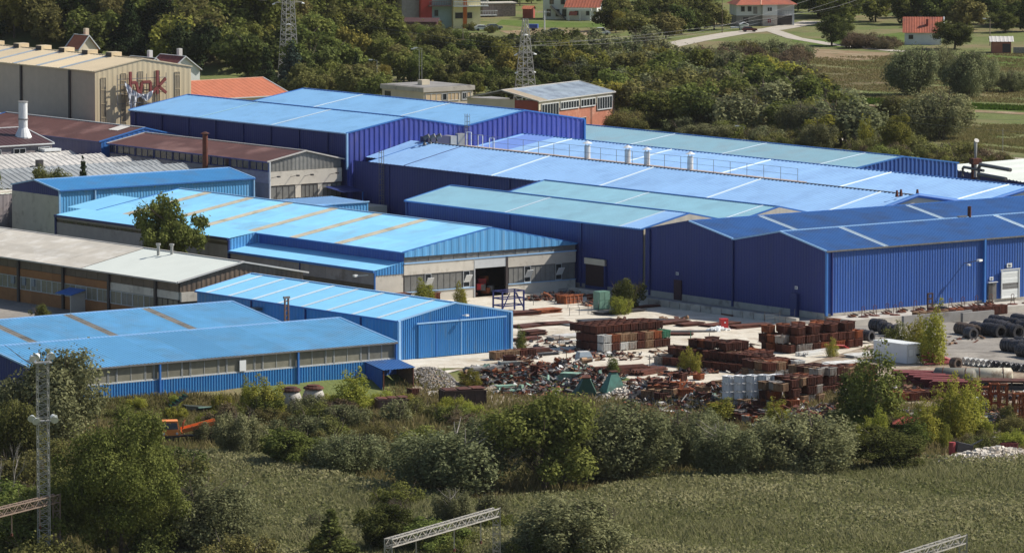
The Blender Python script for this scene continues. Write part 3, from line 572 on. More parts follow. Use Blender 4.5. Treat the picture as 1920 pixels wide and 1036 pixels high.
# brown roofed works behind (two halls) and grey saw-tooth roofs
h=Hall('brown_hall','old hall with rusty brown roof, glazed gable and white concrete front','factory hall',89.3,183)
h.gable('v',183,231,89.3,104.1,11.1,12.5,brown_roof,(),pitch=.9,rib=.04,bm=96.8,zb=10.8,trim=lgrey_roof,gut=trim_dark,ridge=lgrey_roof,seg=9,over=.5)
h.wall((89.3,231),(89.3,183),0,7.4,concrete_d,3,.02); h.block(89.35,89.6,183,231,7.4,9.3,lav_wall,'band')
v=183.2
while v<231: win_panel(h,(89.35,min(v+5.5,231)),(89.35,v),9.35,10.95,glass_drk,trim_dark,nm=3,ft=.16); v+=5.7
h.block(89.3,104.1,183.1,183.4,0,4.4,concrete_w); h.block(89.3,104.1,182.95,183.4,7.0,9.3,concrete_w,'lintel_band')
for a,b in((89.5,94.6),(95.8,99.2),(100.2,104.0)): win_panel(h,(a,183.1),(b,183.1),4.6,6.9,glass_gry,frame_b,nm=4,ft=.08)
for a,b in((94.6,95.8),(99.2,100.2)): h.block(a,b,183.05,183.4,4.4,7.0,concrete_w,'pier')
h.wall((89.5,183.2),(104.1,183.2),9.35,[(0,10.9),(7.4,12.3),(14.6,10.7)],glass_gry,.8,.04,name='gable_glazing',panel=1.6)
h.bar((89.3,182.9,3),(89.3,182.9,11),.25,frame_w,.25,'corner_post')
for a in (89.6,93.5,96.4,101.6): MB().bar(h.L(a,183,8.3),h.L(a+.5,181.8,8.6),.07).box(h.L(a+.6,181.6,8.6),(.45,.4,.25)).build('wall_lamp',dkgrey,h.o)
h.slope('u',100.5,105,177.5,5.7,183,6.3,trim_dark,(),1,name='canopy_roof'); h.bar((104.6,177.7,0),(104.6,177.7,5.6),.15,trim_blue,.15,'post')
MB().b2(6.2,6.8,-.5,.0,3,3.5).build('meter_box',white_p,h.o)
h=Hall('brown_hall','long brown roofed hall with a pale roof light near its end','factory hall',88,231.6)
h.gable('v',231.6,276,88,105,11.4,13.3,brown_roof,[],pitch=.9,rib=.04,bm=97,trim=trim_blue,gut=trim_dark,ridge=frame_w,seg=9,over=.5)
h.slope('v',235.5,238.5,94,12.72,96.7,13.32,lgrey_roof,(),name='roof_light'); h.wall((88,276),(88,231.6),0,11.3,trim_dark,3,.03); h.wall((88,231.6),(105,231.6),8,[(0,11.3),(9,13.2),(17,11.3)],trim_blue,1,.05); h.wall((105,231.6),(105,276),0,11,trim_dark,3)
v=232
while v<276: h.block(87.6,88.05,v,v+3.9,5.5,8.6,lav_wall,'wall_panel'); v+=5.5
h=Hall('pale_roof_hall','low hall with weathered pale grey roof beyond the white chimney, at the far left','factory hall',86,277)
h.gable('v',277,345,84,107,10.6,13.3,lgrey_roof,(),pitch=1.2,rib=.05,trim=frame_w,seg=8); h.wall((84,345),(84,277),0,10.6,brown_panel,3,.03); h.wall((84,277),(107,277),0,[(0,10.6),(11.5,13.2),(23,10.6)],lav_wall,3)
h=Hall('maroon_roof_house','low building with a dark maroon roof below the white chimney','workshop',70,250)
h.gable('u',52,83.2,239.5,259,10.9,13.0,brown_dark,(),pitch=1,trim=frame_w,gut=white_p); h.wall((56,239.5),(83,239.5),0,10.8,lav_wall,2,.02); h.wall((83,239.5),(83,259),0,[(0,10.8),(9.7,12.9),(19.5,10.8)],cream_w,2)
for k in range(5): win_panel(h,(60+k*5,239.4),(62.5+k*5,239.4),8.6,10.3,glass_drk,frame_w,nm=2,ft=.15)
MB().b2(10.2,13.6,-12.5,-10.8,9.6,10.0).build('duct',white_p,h.o)
t=thing('white_chimney','thick white chimney pipe with flared base behind the maroon roof','chimney',w(80,244,12.4))
MB().tube([(0,0,-12),(0,0,-.6),(0,0,1.0),(0,0,5.4)],[1.6,1.5,.78,.78],14).build('pipe',white_p,t); MB().tube([(0,0,2.4),(0,0,2.55)],.92,14).build('band',mdgrey,t); MB().tube([(0,0,5.4),(0,0,5.55)],[.9,.9],14).build('rim',galv,t)
t=thing('rusty_chimney','tall slim rusty brown chimney with a cap beside the old brown hall','chimney',w(87,198.5,5))
MB().tube([(0,0,-5),(0,0,9.8)],[.5,.45],12).build('pipe',rust,t); MB().tube([(0,0,9.8),(0,0,9.9),(0,0,10.2)],[.5,.8,.2],12).build('cap',rust,t)
# saw-tooth roofs
h=Hall('sawtooth_works','low works building under rows of ribbed grey and white saw-tooth roofs at the left','factory hall',40,188)
for i,(v,ue,m) in enumerate(((238,86,lgrey_roof),(230,87,lgrey_roof),(222,87,lgrey_roof),(213,87,grey_roof),(205,87,grey_roof))):
    k=0; u=36
    while u<ue:
        u2=min(u+6,ue); h.slope('u',u,u2-.06,v-6.4,7.7,v,9.5,grey_roof if (m is lgrey_roof and i==2 and u<50) else m,(),pitch=1.1,rib=.1); u=u2
    h.wall((ue,v-6.4),(ue,v),0,[(0,7.6),(6.4,9.4)],white_p,2,.02); h.block(36,ue,v+.02,v+.2,7.2,9.5,dkgrey,'north_light')
h.block(36,87,196,252,0,7.55,concrete_w,'building_block')
h.slope('u',30,88,195.5,7.2,199,7.6,white_roof,(),1.0,.05,name='front_roof',seg=8); h.wall((30,195.5),(88,195.5),0,7.1,lav_wall,2)
for (u,v) in ((50,225.8),(66,217.5),(48,210)): MB().b2(u-40,u-39,v-188,v-187,8.2,10.2).b2(u-41,u-39,v-188.2,v-186.8,8.1,9.2).build('roof_hatch',dkgrey,h.o)
# white low building at extreme left with old shed
h=Hall('white_yard_wall','whitewashed low building with flat roof at the left edge behind trees','building',30,190)
h.block(34,56,197,210,0,5.0,lav_wall); h.slope('u',33,56.2,196,4.9,211,5.6,white_roof,(),1,.05,name='flat_roof')
# beige hall with steel letters
h=Hall('beige_hall','large beige hall with roof ventilators and red brown steel letters','factory hall',105.5,260)
zb=21.25
h.gable('v',260,400,105.5,126.2,zb,23.0,beige_roof,[(v,1.3,M_('blue_grey_rooflight',(.33,.38,.42),.4),'roof_light') for v in (270.8,278.6,286.3,294,301.6,310,318)],pitch=1,rib=.05,trim=beige_roof,gut=beige_roof,ridge=beige_roof)
h.wall((105.5,400),(105.5,260),0,zb-.1,beige_wall_shade,2.5,.03); h.wall((126.2,260),(126.2,400),0,21,beige_wall,2.5)
h.wall((105.5,260),(126.2,260),0,[(0,zb),(10.35,22.9),(20.7,zb)],beige_wall,1.1,.025)
for v in (268,284,300): h.bar((105.3,v,3),(105.3,v,zb-.2),.5,frame_b,.3,'downpipe')
for v in (269.2,277,284.7,292.4,300,308.4): 
    h.block(115.2,117.4,v,v+1.9,22.6,23.7,beige_roof,'roof_ventilator'); h.block(115.1,115.2,v+.1,v+1.8,22.8,23.6,frame_b,'ventilator_mouth')
for u,z0,z1 in ((106.7,8,20.0),(111.0,7,20.6),(114.7,7,20.8),(118.3,10,20.8),(122.6,10,20.4)):
    z=z0
    while z<z1: win_panel(h,(u,259.95),(u+1.1,259.95),z,min(z+2.4,z1),M_('dusty_strip_glass',(.30,.25,.17),.4,0,.2,1.0,objvar=.25),beige_wall,nm=2,ft=.05); z+=2.45
# rack and letters (on the gable)
rk=MB()
for z in (15.2,17.0,18.6,19.6): rk.bar(h.L(109.6,259.0,z),h.L(120.2,259.0,z),.10)
for u in np.arange(109.6,120.4,2.1): rk.bar(h.L(u,259.0,15.0),h.L(u,259.0,20.4),.09); rk.bar(h.L(u,259.9,17.9),h.L(u,259.0,17.9),.08)
rk.build('sign_rack',mdgrey,h.o)
def strokes(name,pts,t=.62):
    mb=MB()
    for a,b in pts: mb.bar(h.L(a[0],258.7,a[1]),h.L(b[0],258.7,b[1]),.35,t)
    mb.build(name,gold_s,h.o)
strokes('letter_h',[((112.2,20.9),(112.2,17.2)),((112.2,18.95),(113.4,18.95)),((113.4,18.95),(114.0,16.9))],.5)
strokes('letter_n',[((114.3,16.9),(114.7,18.95)),((114.7,18.95),(116.5,18.95)),((116.5,18.95),(116.5,16.8))],.5)
strokes('letter_k',[((118.0,20.9),(118.0,16.7)),((118.1,17.9),(119.8,19.4)),((118.1,18.2),(119.9,16.8)),((116.9,17.0),(118.0,18.0))],.5)
# torn banner as sagging cloth
mb=MB(); n=16; vs=[]
for i in range(n+1):
    t=i/n; u=110.9+t*6.0; top=19.3-2.6*t-4.6*t*(1-t)+.9*t*t*t; bot=top-(.5+2.6*math.sin(min(1,t*2.2)*3.14)**1*(t<.45)+.9*math.sin(t*6)**2)
    for j,z in enumerate((top,(top+bot)/2,bot)): vs.append(h.L(u,258.35+.25*math.sin(i*1.9+j),z))
fs=[(3*i+j,3*i+j+1,3*i+j+4,3*i+j+3) for i in range(n) for j in range(2)]
mb.add(vs,fs); tag(mb.build('torn_banner',cloth,None),'torn black and white banner hanging across the steel letters on the beige gable','banner').matrix_world=h.o.matrix_basis.copy()
p=h.L(111.0,252,0); t=thing('gable_floodlight_pole','pale pole with a small crosshead in front of the beige gable','pole',w(109.6,254,0))
MB().tube([(0,0,0),(0,0,16.2)],[.28,.16],8).build('post',galv,t); MB().bar((-1,0,15.8),(1.4,0,15.8),.14).box((0,0,16.6),(.7,.5,.9)).build('crosshead',galv,t)
# ------------------------------------------------------------ free-standing houses: frame from two pixels on the ground
class PHall(Hall):
    def __init__(s,name,label,cat,pa,pb,z=0.0,zb=0.0,group=None,org=None,ang=None):
        A=org if org is not None else (ground(*pa) if z is None else at(pa[0],pa[1],z))
        if ang is None:
            B=at(pb[0],pb[1],z or 0); ang=math.atan2(B.y-A.y,B.x-A.x); s.len=(Vector(B)-Vector(A)).length
        s.u0=s.v0=0; s.A=A; s.ang=ang
        s.o=thing(name,label,cat,(A.x,A.y,zb),ang,group)
# flat roofed office
A=w(243.9,348.2,0)
h=PHall('flat_roofed_office','pale flat roofed two storey office behind the pale blue roofs','building',None,None,org=A,ang=AZ)
h.block(0,12.6,0,14.4,0,6.2,cream_w); h.block(-.3,12.9,-.3,14.7,6.2,7.1,concrete,'parapet'); h.block(.2,12.4,.2,14.2,7.12,7.2,concrete_d,'roof_deck')
h.block(4,6,6,7.5,7.1,8.2,cream_w,'roof_box')
for a,b in ((.4,4.6),(6.0,9.0),(9.6,12.0)): win_panel(h,(a,-.02),(b,-.02),4.2,5.9,M_('tan_blinds',(.55,.42,.26),.6,0,.1,1),frame_w,nm=3,ft=.12)
for a in (4.7,9.8): win_panel(h,(a,-.03),(a+1.1,-.03),4.3,5.8,glass_drk,frame_w,nm=1,ft=.12)
win_panel(h,(-.02,13.4),(-.02,11.4),3.9,5.8,glass_drk,frame_b,nm=1)
h.block(12.9,24,3,9,0,3.6,cream_w,'low_wing'); h.block(12.8,24.2,2.7,9.2,3.6,3.8,concrete_d,'wing_roof')
# brick building
A0=at(1010,188,7.5); B0=at(1132,170,7.5); C0=at(918,178,7.5)
ang=math.atan2(B0.y-A0.y,B0.x-A0.x)-R(4); Lx=(B0-A0).length; Ly=16.5
h=PHall('brick_workshop','pink brick workshop with pale grey roof and a row of high windows','building',None,None,org=Vector((A0.x,A0.y,0)),ang=ang)
h.block(0,Lx,0,Ly,0,5.5,brick); h.block(-.05,Lx+.05,-.06,.3,5.5,7.3,cream_w,'window_band'); h.block(-.04,.2,5.5,Ly,3.0,7.4,cream_w,'pale_wall'); h.block(-.05,.2,0,5.5,0,7.3,brick_d,'red_wall'); h.block(Lx-.2,Lx+.04,0,Ly,0,7.3,brick)
h.gable('u',-.5,Lx+.5,0,Ly,7.4,9.2,M_('grey_blue_roof',(.30,.36,.42),.5,0,.15,.3,col2=(.2,.24,.3)),[(1.5,3.5,M_('tan_roof_patch',(.36,.30,.22),.8),'roof_panel')],pitch=1.0,rib=.05,trim=lgrey_roof,seg=6)
for y0,y1 in((6,8),(8.3,10.3),(10.6,12.6),(12.9,15.6)): win_panel(h,(-.06,y1),(-.06,y0),3.4,5.4,M_('tan_glass',(.30,.24,.17),.5),frame_w,nm=2,ft=.12)
for a,b,z0,k in ((.8,7.6,3.6,6),(8.2,15.6,5.0,7),(16.2,22.2,5.0,5),(22.8,Lx-.5,4.0,6)): win_panel(h,(a,-.1),(b,-.1),z0,6.7,glass_drk,frame_w,nm=k,ft=.2)
win_panel(h,(16.6,-.05),(18.6,-.05),1.4,3.0,glass_drk,frame_w,nm=2)
h.bar((20.6,-.2,0),(20.6,-.2,6),.1,frame_b,.1,'downpipe'); h.bar((Lx,-.2,0),(Lx,-.2,7.4),.15,frame_b,.15,'downpipe')
# orange roofed hall
h=Hall('orange_roof_hall','low hall with a bright orange red sheet roof beside the beige hall','building',170,338)
h.gable('u',170,203.6,338,360,8.2,11.0,tile_o,(),pitch=1.2,rib=.05,bm=348,trim=frame_w,gut=frame_w,ridge=M_('pale_orange_ridge',(.7,.4,.28),.7)); h.block(170,203.4,338.2,360,0,8.1,cream_w)
# houses behind the beige hall
for (px,py,wd_,dp,hh,rm,wm,lab) in ((262,178,8,9,4.8,tile_d,house_w,'white house with dark red roof just right of the last roof ventilator'),(318,178,8,9,5.2,tile_d,house_w,'white gabled house with chimney and dark red roof next to the orange roof'),(148,172,5,5,9.2,tile_o,cream_w,'house showing only its orange hipped roof above the beige hall')):
    a_=at(px,py,0); h=PHall('village_house',lab,'house',None,None,org=Vector((a_.x,a_.y,0)),ang=AZ)
    h.block(0,wd_,0,dp,0,hh,wm); h.gable('v',-.4,dp+.4,0,wd_,hh,hh+3,rm,(),pitch=1.2,trim=frame_w); h.wall((0,-.02),(wd_,-.02),hh-.1,[(0,hh),(wd_/2,hh+2.9),(wd_,hh)],wm,3,.01); h.block(wd_*.7,wd_*.7+.9,dp*.5,dp*.5+.9,hh+1.5,hh+4.4,wm,'chimney')
# colourful apartment house
a_=ground(850,54); h=PHall('apartment_house','apartment house with yellow front, red and orange stripes and a long white balcony','house',None,None,org=a_,ang=R(16),zb=a_.z); h.A=a_
h.block(0,7.2,0,9,0,12,yell_w); h.block(2.6,3.6,-.12,.05,0,12,M_('orange_stripe',(.62,.16,.03),.8),'stripe'); h.block(-6.2,0,1.5,9,0,12,mint_w); h.block(-8.4,-5.4,1.0,9,0,12,M_('red_stripe_wall',(.42,.05,.035),.8),'stair_tower'); h.block(-13,-8.4,2.5,9,0,12,M_('grey_render',(.33,.31,.29),.85),'wall')
win_panel(h,(.5,-.05),(2.5,-.05),2.6,4.1,glass_drk,frame_b,nm=2); win_panel(h,(3.7,-.05),(5.0,-.05),2.6,4.1,glass_drk,frame_b,nm=1)
for a in(1.1,4.6): win_panel(h,(a,-.05),(a+1,-.05),7.3,9.0,glass_drk,frame_b,nm=1)
win_panel(h,(-4.6,1.45),(-3.6,1.45),3.2,4.8,glass_drk,frame_b,nm=1)
def balcony(h,a,b,y0,y1,z,m=white_p):
    s_=h.block(a,b,y0,y1,z-.25,z,m,'balcony'); mb=MB(); 
    mb.bar(h.L(a,y0,z+1.1),h.L(b,y0,z+1.1),.14); x=a
    while x<=b: mb.bar(h.L(x,y0,z),h.L(x,y0,z+1.1),.08); x+=.45
    mb.bar(h.L(b,y0,z+1.1),h.L(b,y1,z+1.1),.14); mb.build('railing',m,s_)
balcony(h,-.3,9,-1.5,0,5.9); balcony(h,-.3,9,-1.5,0,10.8); balcony(h,-6.4,-.4,-.3,1.5,6.0,M_('dark_balcony',(.2,.13,.12),.7))
h.block(-6,-3.6,-1.2,1.4,2.2,2.4,frame_w,'canopy'); h.block(-6,-3,.5,1.4,0,2.1,M_('red_porch',(.35,.05,.04),.8),'porch')
a_=ground(905,32); h=PHall('stone_outhouse','grey stone outhouse with a flat pale roof right of the yellow apartment house','house',None,None,org=a_,ang=R(14),zb=a_.z)
h.block(0,9,0,5,0,3.4,M_('grey_stone',(.25,.2,.18),.9,0,.3,2)); h.block(-.4,9.4,-.5,5.4,3.4,3.7,concrete,'roof'); balcony(h,-2,3.5,-2,0,.6)
a_=ground(742,60); h=PHall('maroon_shed','long low shed with dark roof and pale gable fence left of the apartment house','shed',None,None,org=a_,ang=R(-6),zb=a_.z)
h.block(0,10.5,0,4,0,2.6,M_('maroon_wall',(.12,.05,.06),.85)); h.slope('u',-.3,10.8,-.4,2.6,4.3,3.4,brown_dark,()); h.block(-1.2,0,-1.5,-1.3,0,2.4,M_('tan_board',(.45,.28,.18),.8),'fence_board')
# white house with stairs
a_=ground(1062,38); h=PHall('white_house','white two storey house with outside stairs and a steep red tiled roof','house',None,None,org=a_,ang=R(-14),zb=a_.z)
h.block(0,8.2,0,10,0,3.6,house_w); h.slope('u',-.5,9.3,-1.0,3.4,5,7.2,tile_r,(),.8,.05); h.slope('u',-.5,9.3,11,3.4,5,7.2,tile_r,())
h.wall((-.02,10),(-.02,0),3.5,[(0,3.6),(5,7),(10,3.6)],house_w,4,.01); h.wall((8.2,0),(8.2,10),3.5,[(0,3.6),(5,7),(10,3.6)],house_w,4,.01)
win_panel(h,(-.05,3.0),(-.05,1.2),.8,2.8,glass_drk,frame_b,nm=2)
for a in(2.2,5.2): win_panel(h,(a,-.05),(a+1.2,-.05),1.2,2.8,glass_drk,frame_w,nm=1,ft=.15)
for a in(1.0,4.0,6.8): h.bar((a,-1.6,0),(a,-1.6,2.6),.3,white_p,.3,'porch_column')
h.block(.6,7.2,-1.8,-1.4,2.6,3.2,white_p,'porch_beam'); h.slope('u',1.2,3.4,-2.6,1.4,-1.5,2.4,tile_r,(),.8)
h.block(-6.8,0,2.0,9,0,6.5,house_w,'side_wing')
for a,z0 in((-5.8,.8),(-3.4,.8),(-1.6,.8),(-5.0,4),(-2,4)): win_panel(h,(a,1.95),(a+1.1,1.95),z0,z0+1.9,glass_drk,frame_b,nm=1,ft=.12)
st=MB(); 
for k in range(12): st.b2(-4.6+k*.33,-4.6+(k+1)*.33+.02,.6,1.9,max(0,3.6-k*.3-.5),3.7-k*.3)
st.build('stair',stone_w,h.o)
a_=ground(980,34); h=PHall('red_garden_shed','small red garden shed with a bright tiled roof','shed',None,None,org=a_,ang=R(-20),zb=a_.z)
h.block(0,2.6,0,2.4,0,2.5,M_('red_shed_wall',(.33,.08,.06),.85)); h.slope('u',-.3,2.9,-.3,2.4,1.2,3.2,tile_o,(),.6); h.slope('u',-.3,2.9,2.7,2.4,1.2,3.2,tile_o,(),.6)
# two storey house, hipped roof
a_=ground(1430,49); h=PHall('hip_roof_house','white house over a stone ground floor with a red hipped roof','house',None,None,org=a_,ang=R(12),zb=a_.z)
h.block(0,3.9,0,9,0,2.7,M_('stone_base',(.50,.44,.38),.9,0,.2,2)); h.block(0,3.9,0,9,2.7,5.6,house_w,'upper_wall'); h.block(-6.6,0,1.6,9,0,2.7,stone_w,'wall'); h.block(-6.6,0,1.6,9,2.7,5.6,house_w,'upper_wall'); h.block(3.9,8.6,2.2,9,0,5.6,house_w,'side_wing'); h.block(4,8.4,2.15,2.2,.1,2.5,frame_b,'garage_opening')
P4=[(-7.3,.8,5.6),(9.2,1.2,5.6),(9.2,9.6,5.6),(-7.3,9.6,5.6)]; rg=[(-3,5.2,8.2),(5,5.4,8.2)]
mb=MB(); mb.quad(h.L(-7.3,-.6,5.5),h.L(9.2,-.6,5.5),h.L(*rg[1]),h.L(*rg[0])); mb.quad(h.L(9.2,9.6,5.5),h.L(-7.3,9.6,5.5),h.L(*rg[0]),h.L(*rg[1])); mb.add([h.L(9.2,-.6,5.5),h.L(9.2,9.6,5.5),h.L(*rg[1])],[(0,1,2)]); mb.add([h.L(-7.3,9.6,5.5),h.L(-7.3,-.6,5.5),h.L(*rg[0])],[(0,1,2)]); mb.build('roof',tile_r,h.o)
h.bar((-.6,-.6,5.5),(1,5.2,8.2),.25,M_('pale_orange_ridge',(.7,.4,.28),.7),.2,'ridge_tiles')
win_panel(h,(1.2,-.05),(2.5,-.05),3.7,4.9,glass_drk,white_p,nm=2,ft=.12); win_panel(h,(1.2,-.05),(2.3,-.05),.7,1.9,M_('red_shutter',(.3,.05,.04),.7),frame_w,nm=2)
for a in(-5.4,-3.6): win_panel(h,(a,1.55),(a+1,1.55),3.7,5.0,glass_drk,frame_b,nm=1)
h.block(-4.8,-3.4,1.5,1.6,0,2.2,frame_b,'door'); win_panel(h,(-2.2,1.55),(-1,1.55),3.0,5.0,glass_gry,frame_w,nm=1); balcony(h,3.9,8.6,.8,2.2,2.8,M_('grey_rail',(.4,.42,.44),.6)); h.bar((8.4,.8,0),(8.4,.8,5.5),.35,frame_w,.35,'column')
# farmhouse
a_=ground(1696,84); h=PHall('farmhouse','low farmhouse with a long red tiled roof and a small chimney among the trees','house',None,None,org=a_,ang=R(-4),zb=a_.z)
h.block(0,9.0,0,8.5,0,3.2,house_w); h.slope('u',-.5,9.6,-.6,2.95,4.2,6.6,tile_r,(),.7,.05,seg=2.5); h.slope('u',-.5,9.6,9,2.95,4.2,6.6,tile_r,()); h.wall((9,0),(9,8.5),3.1,[(0,3.2),(4.2,6.3),(8.5,3.2)],house_w,4,.01); h.bar((9.65,-.6,3.0),(9.65,4.2,6.6),.3,frame_w,.25,'barge_board'); h.bar((9.65,4.2,6.6),(9.65,9.1,3.0),.3,frame_w,.25,'barge_board')
h.block(5.2,5.8,1.4,2.0,3.4,6.2,brick_d,'chimney'); win_panel(h,(1.0,-.05),(2.1,-.05),1.4,2.4,glass_drk,frame_b,nm=2)
a_=ground(1860,100); h=PHall('small_brick_house','small brick house with shallow pale roof and garden wall at the right edge','house',None,None,org=a_,ang=R(-2),zb=a_.z)
h.block(0,4.6,0,6,0,2.8,brick); h.slope('u',-.6,5.2,-.5,2.8,3,3.9,lgrey_roof,(),1); h.slope('u',-.6,5.2,6.5,2.8,3,3.9,lgrey_roof,()); h.block(5,14,-2,-1.7,0,1.6,stone_w,'garden_wall'); h.block(2.5,4.4,-.05,0,.2,2.3,frame_b,'door')
a_=ground(1388,57); h=PHall('garden_store','tiny pale green garden store with peaked roof beside the road','shed',None,None,org=a_,ang=R(6),zb=a_.z)
h.block(0,2.2,0,2,0,1.5,M_('pale_green_wall',(.55,.62,.52),.7)); h.slope('v',-.1,2.1,-.1,1.45,1.1,2.0,white_p,()); h.slope('v',-.1,2.1,2.3,1.45,1.1,2.0,white_p,()); h.block(-2.4,-.2,.3,1.4,.5,.9,white_p,'trough')
# right hand white roofed building (edge)
a_=at(1755,343,2.0); b_=at(1925,362,2.0)
h=PHall('white_roof_annex','low dark blue building with a white sheet roof and roof pipes at the right edge','building',None,None,org=Vector((a_.x,a_.y,0)),ang=math.atan2(at(1920,341,7).y-at(1755,311,7).y,at(1920,341,7).x-at(1755,311,7).x))
a7=at(1755,311,7.0); h.o.location=(a7.x,a7.y,0)
h.wall((0,0),(40,0),0,6.9,wall_navy_shade,.8,.05); h.slope('u',-.2,40,-.2,6.95,22,7.9,white_roof,(),1.5,.12,seg=4); h.wall((0,22),(0,0),0,[(0,7.8),(22,6.9)],wall_royal,.8)
pm=MB(); pm.tube([h.L(13,-1.2,6.3),h.L(13,-1.2,7.6),h.L(13.4,-1.2,7.9),h.L(21,-1.2,7.9)],.25,8).tube([h.L(20,-1.6,5.5),h.L(20,-1.6,8.3),h.L(20.6,-1.6,8.9),h.L(32,-1.6,8.9)],.34,8).tube([h.L(21.5,-2.4,7.4),h.L(32,-2.4,7.4)],.32,8); pm.build('duct_pipe',mdgrey,h.o)
MB().tube([h.L(17.5,-1,6.5),h.L(17.5,-1,12.4),h.L(17.9,-1,12.8)],[.3,.3,.45],8).build('vent_stack',galv,h.o); MB().box(h.L(17.5,-1,9.2),(1.6,1.6,1.0)).tube([h.L(16.6,-1,6),h.L(16.6,-1,9)],.35,7).build('fan_unit',rust,h.o)
# ======================================================================= GROUND
def nodes_ground(name,cols,scales,rough=0.95,bump=0.35):
    # cols: base and list of (colour, scale, lo, hi)
    m=bpy.data.materials.new(name); m.use_nodes=True; t=m.node_tree; b=t.nodes['Principled BSDF']; b.inputs['Roughness'].default_value=rough; b.inputs['Specular IOR Level'].default_value=.2
    tc=nd(t,'ShaderNodeTexCoord'); rgb=nd(t,'ShaderNodeRGB'); rgb.outputs[0].default_value=(*cols,1); src=rgb.outputs[0]
    for i,(c,sc,lo,hi) in enumerate(scales):
        n=nd(t,'ShaderNodeTexNoise'); n.inputs['Scale'].default_value=sc if sc>0 else 1.0; n.inputs['Detail'].default_value=9; n.inputs['Roughness'].default_value=.62
        mp=nd(t,'ShaderNodeMapping'); mp.inputs['Location'].default_value=(i*13.7,i*5.1,0)
        if sc<0: mp.inputs['Scale'].default_value=(-sc*.06,-sc,1); mp.inputs['Rotation'].default_value=(0,0,R(-14 if i%2 else -37))
        t.links.new(tc.outputs['Object'],mp.inputs[0]) if False else None; t.links.new(tc.outputs['Object'],mp.inputs[0]); t.links.new(mp.outputs[0],n.inputs['Vector'])
        r=nd(t,'ShaderNodeMapRange'); r.inputs[1].default_value=lo; r.inputs[2].default_value=hi; t.links.new(n.outputs[0],r.inputs[0])
        mx=nd(t,'ShaderNodeMix',data_type='RGBA'); mx.inputs[7].default_value=(*c,1); t.links.new(src,mx.inputs[6]); t.links.new(r.outputs[0],mx.inputs[0]); src=mx.outputs[2]
    t.links.new(src,b.inputs['Base Color'])
    n=nd(t,'ShaderNodeTexNoise'); n.inputs['Scale'].default_value=1.6; n.inputs['Detail'].default_value=8; t.links.new(tc.outputs['Object'],n.inputs['Vector'])
    bm=nd(t,'ShaderNodeBump'); bm.inputs['Strength'].default_value=bump; bm.inputs['Distance'].default_value=.6; t.links.new(n.outputs[0],bm.inputs['Height']); t.links.new(bm.outputs[0],b.inputs['Normal'])
    MATS[name]=m; return m
g_meadow=nodes_ground('meadow',(0.13,0.155,0.05),[((0.20,0.16,0.085),.035,.47,.60),((0.085,0.12,0.032),.09,.52,.66),((0.18,0.20,0.07),.5,.5,.75),((0.05,0.06,0.025),.35,.62,.74)])
g_yard=nodes_ground('pale_yard',(0.60,0.55,0.46),[((0.44,0.38,0.29),.10,.50,.68),((0.68,0.64,0.56),.45,.50,.66),((0.30,0.22,0.16),.22,.57,.70),((0.36,0.30,0.24),1.7,.58,.75),((0.40,0.35,0.28),-.9,.56,.64),((0.33,0.28,0.22),-.55,.60,.68),((0.17,0.14,0.11),.33,.68,.74)],bump=.15)
g_dirt=nodes_ground('scrap_dirt',(0.34,0.28,0.21),[((0.16,0.10,0.07),.18,.46,.62),((0.45,0.40,0.33),.5,.52,.66),((0.10,0.12,0.04),.28,.57,.68)])
g_asph=nodes_ground('grey_yard',(0.27,0.25,0.225),[((0.36,0.33,0.29),.12,.48,.64),((0.13,0.115,0.10),.16,.56,.70),((0.20,0.18,0.16),1.2,.5,.7),((0.17,0.155,0.14),-.8,.56,.64)],bump=.1)
g_road=nodes_ground('dusty_road',(0.46,0.42,0.36),[((0.38,0.34,0.29),.4,.45,.65)],bump=.05)
g_tan=nodes_ground('bare_earth',(0.24,0.17,0.10),[((0.34,0.27,0.18),.2,.45,.65),((0.10,0.11,0.035),.25,.55,.68)])
g_lush=nodes_ground('lush_grass',(0.085,0.135,0.022),[((0.12,0.16,0.035),.2,.45,.62),((0.045,0.07,0.016),.5,.56,.7)])
ys=np.concatenate([np.arange(420,700,14),np.arange(700,830,2.5),np.arange(830,1320,20),np.arange(1320,2400,12),[2600,3000]]); xs=np.concatenate([[-900,-500,-300],np.arange(-200,220,5.0),[300,500,900]])
vs=[(x,y,TZ(x,y)) for y in ys for x in xs]; nx=len(xs)
fs=[(j*nx+i,j*nx+i+1,(j+1)*nx+i+1,(j+1)*nx+i) for j in range(len(ys)-1) for i in range(nx-1)]
mb=MB(); mb.add(vs,fs); tag(mb.build('ground',g_meadow,None,smooth=True),kind='structure')
def sheet(name,poly,m,z=.03,px=True,kind='structure',sub=5.0):
    pts=[(ground(*p) if px else Vector((p[0],p[1],0))) for p in poly]
    # triangulate fan over a fine grid: clip by scanning
    import mathutils
    tri=mathutils.geometry.tessellate_polygon([[Vector((p.x,p.y,0)) for p in pts]])
    mb=MB(); vs=[(p.x,p.y,0) for p in pts]; mb.add(vs,[tuple(t) for t in tri]); me=mb.mesh(name)
    import bmesh
    bm=bmesh.new(); bm.from_mesh(me)
    for _ in range(5):
        es=[e for e in bm.edges if e.calc_length()>sub*1.2]
        if not es: break
        bmesh.ops.subdivide_edges(bm,edges=es,cuts=1,use_grid_fill=False); bmesh.ops.triangulate(bm,faces=bm.faces)
    for v in bm.verts: v.co.z=TZ(v.co.x,v.co.y)+z
    for f in bm.faces:
        f.normal_update()
        if f.normal.z<0: f.normal_flip()
    bm.to_mesh(me); bm.free(); o=link(name,me,m); tag(o,kind=kind); return o
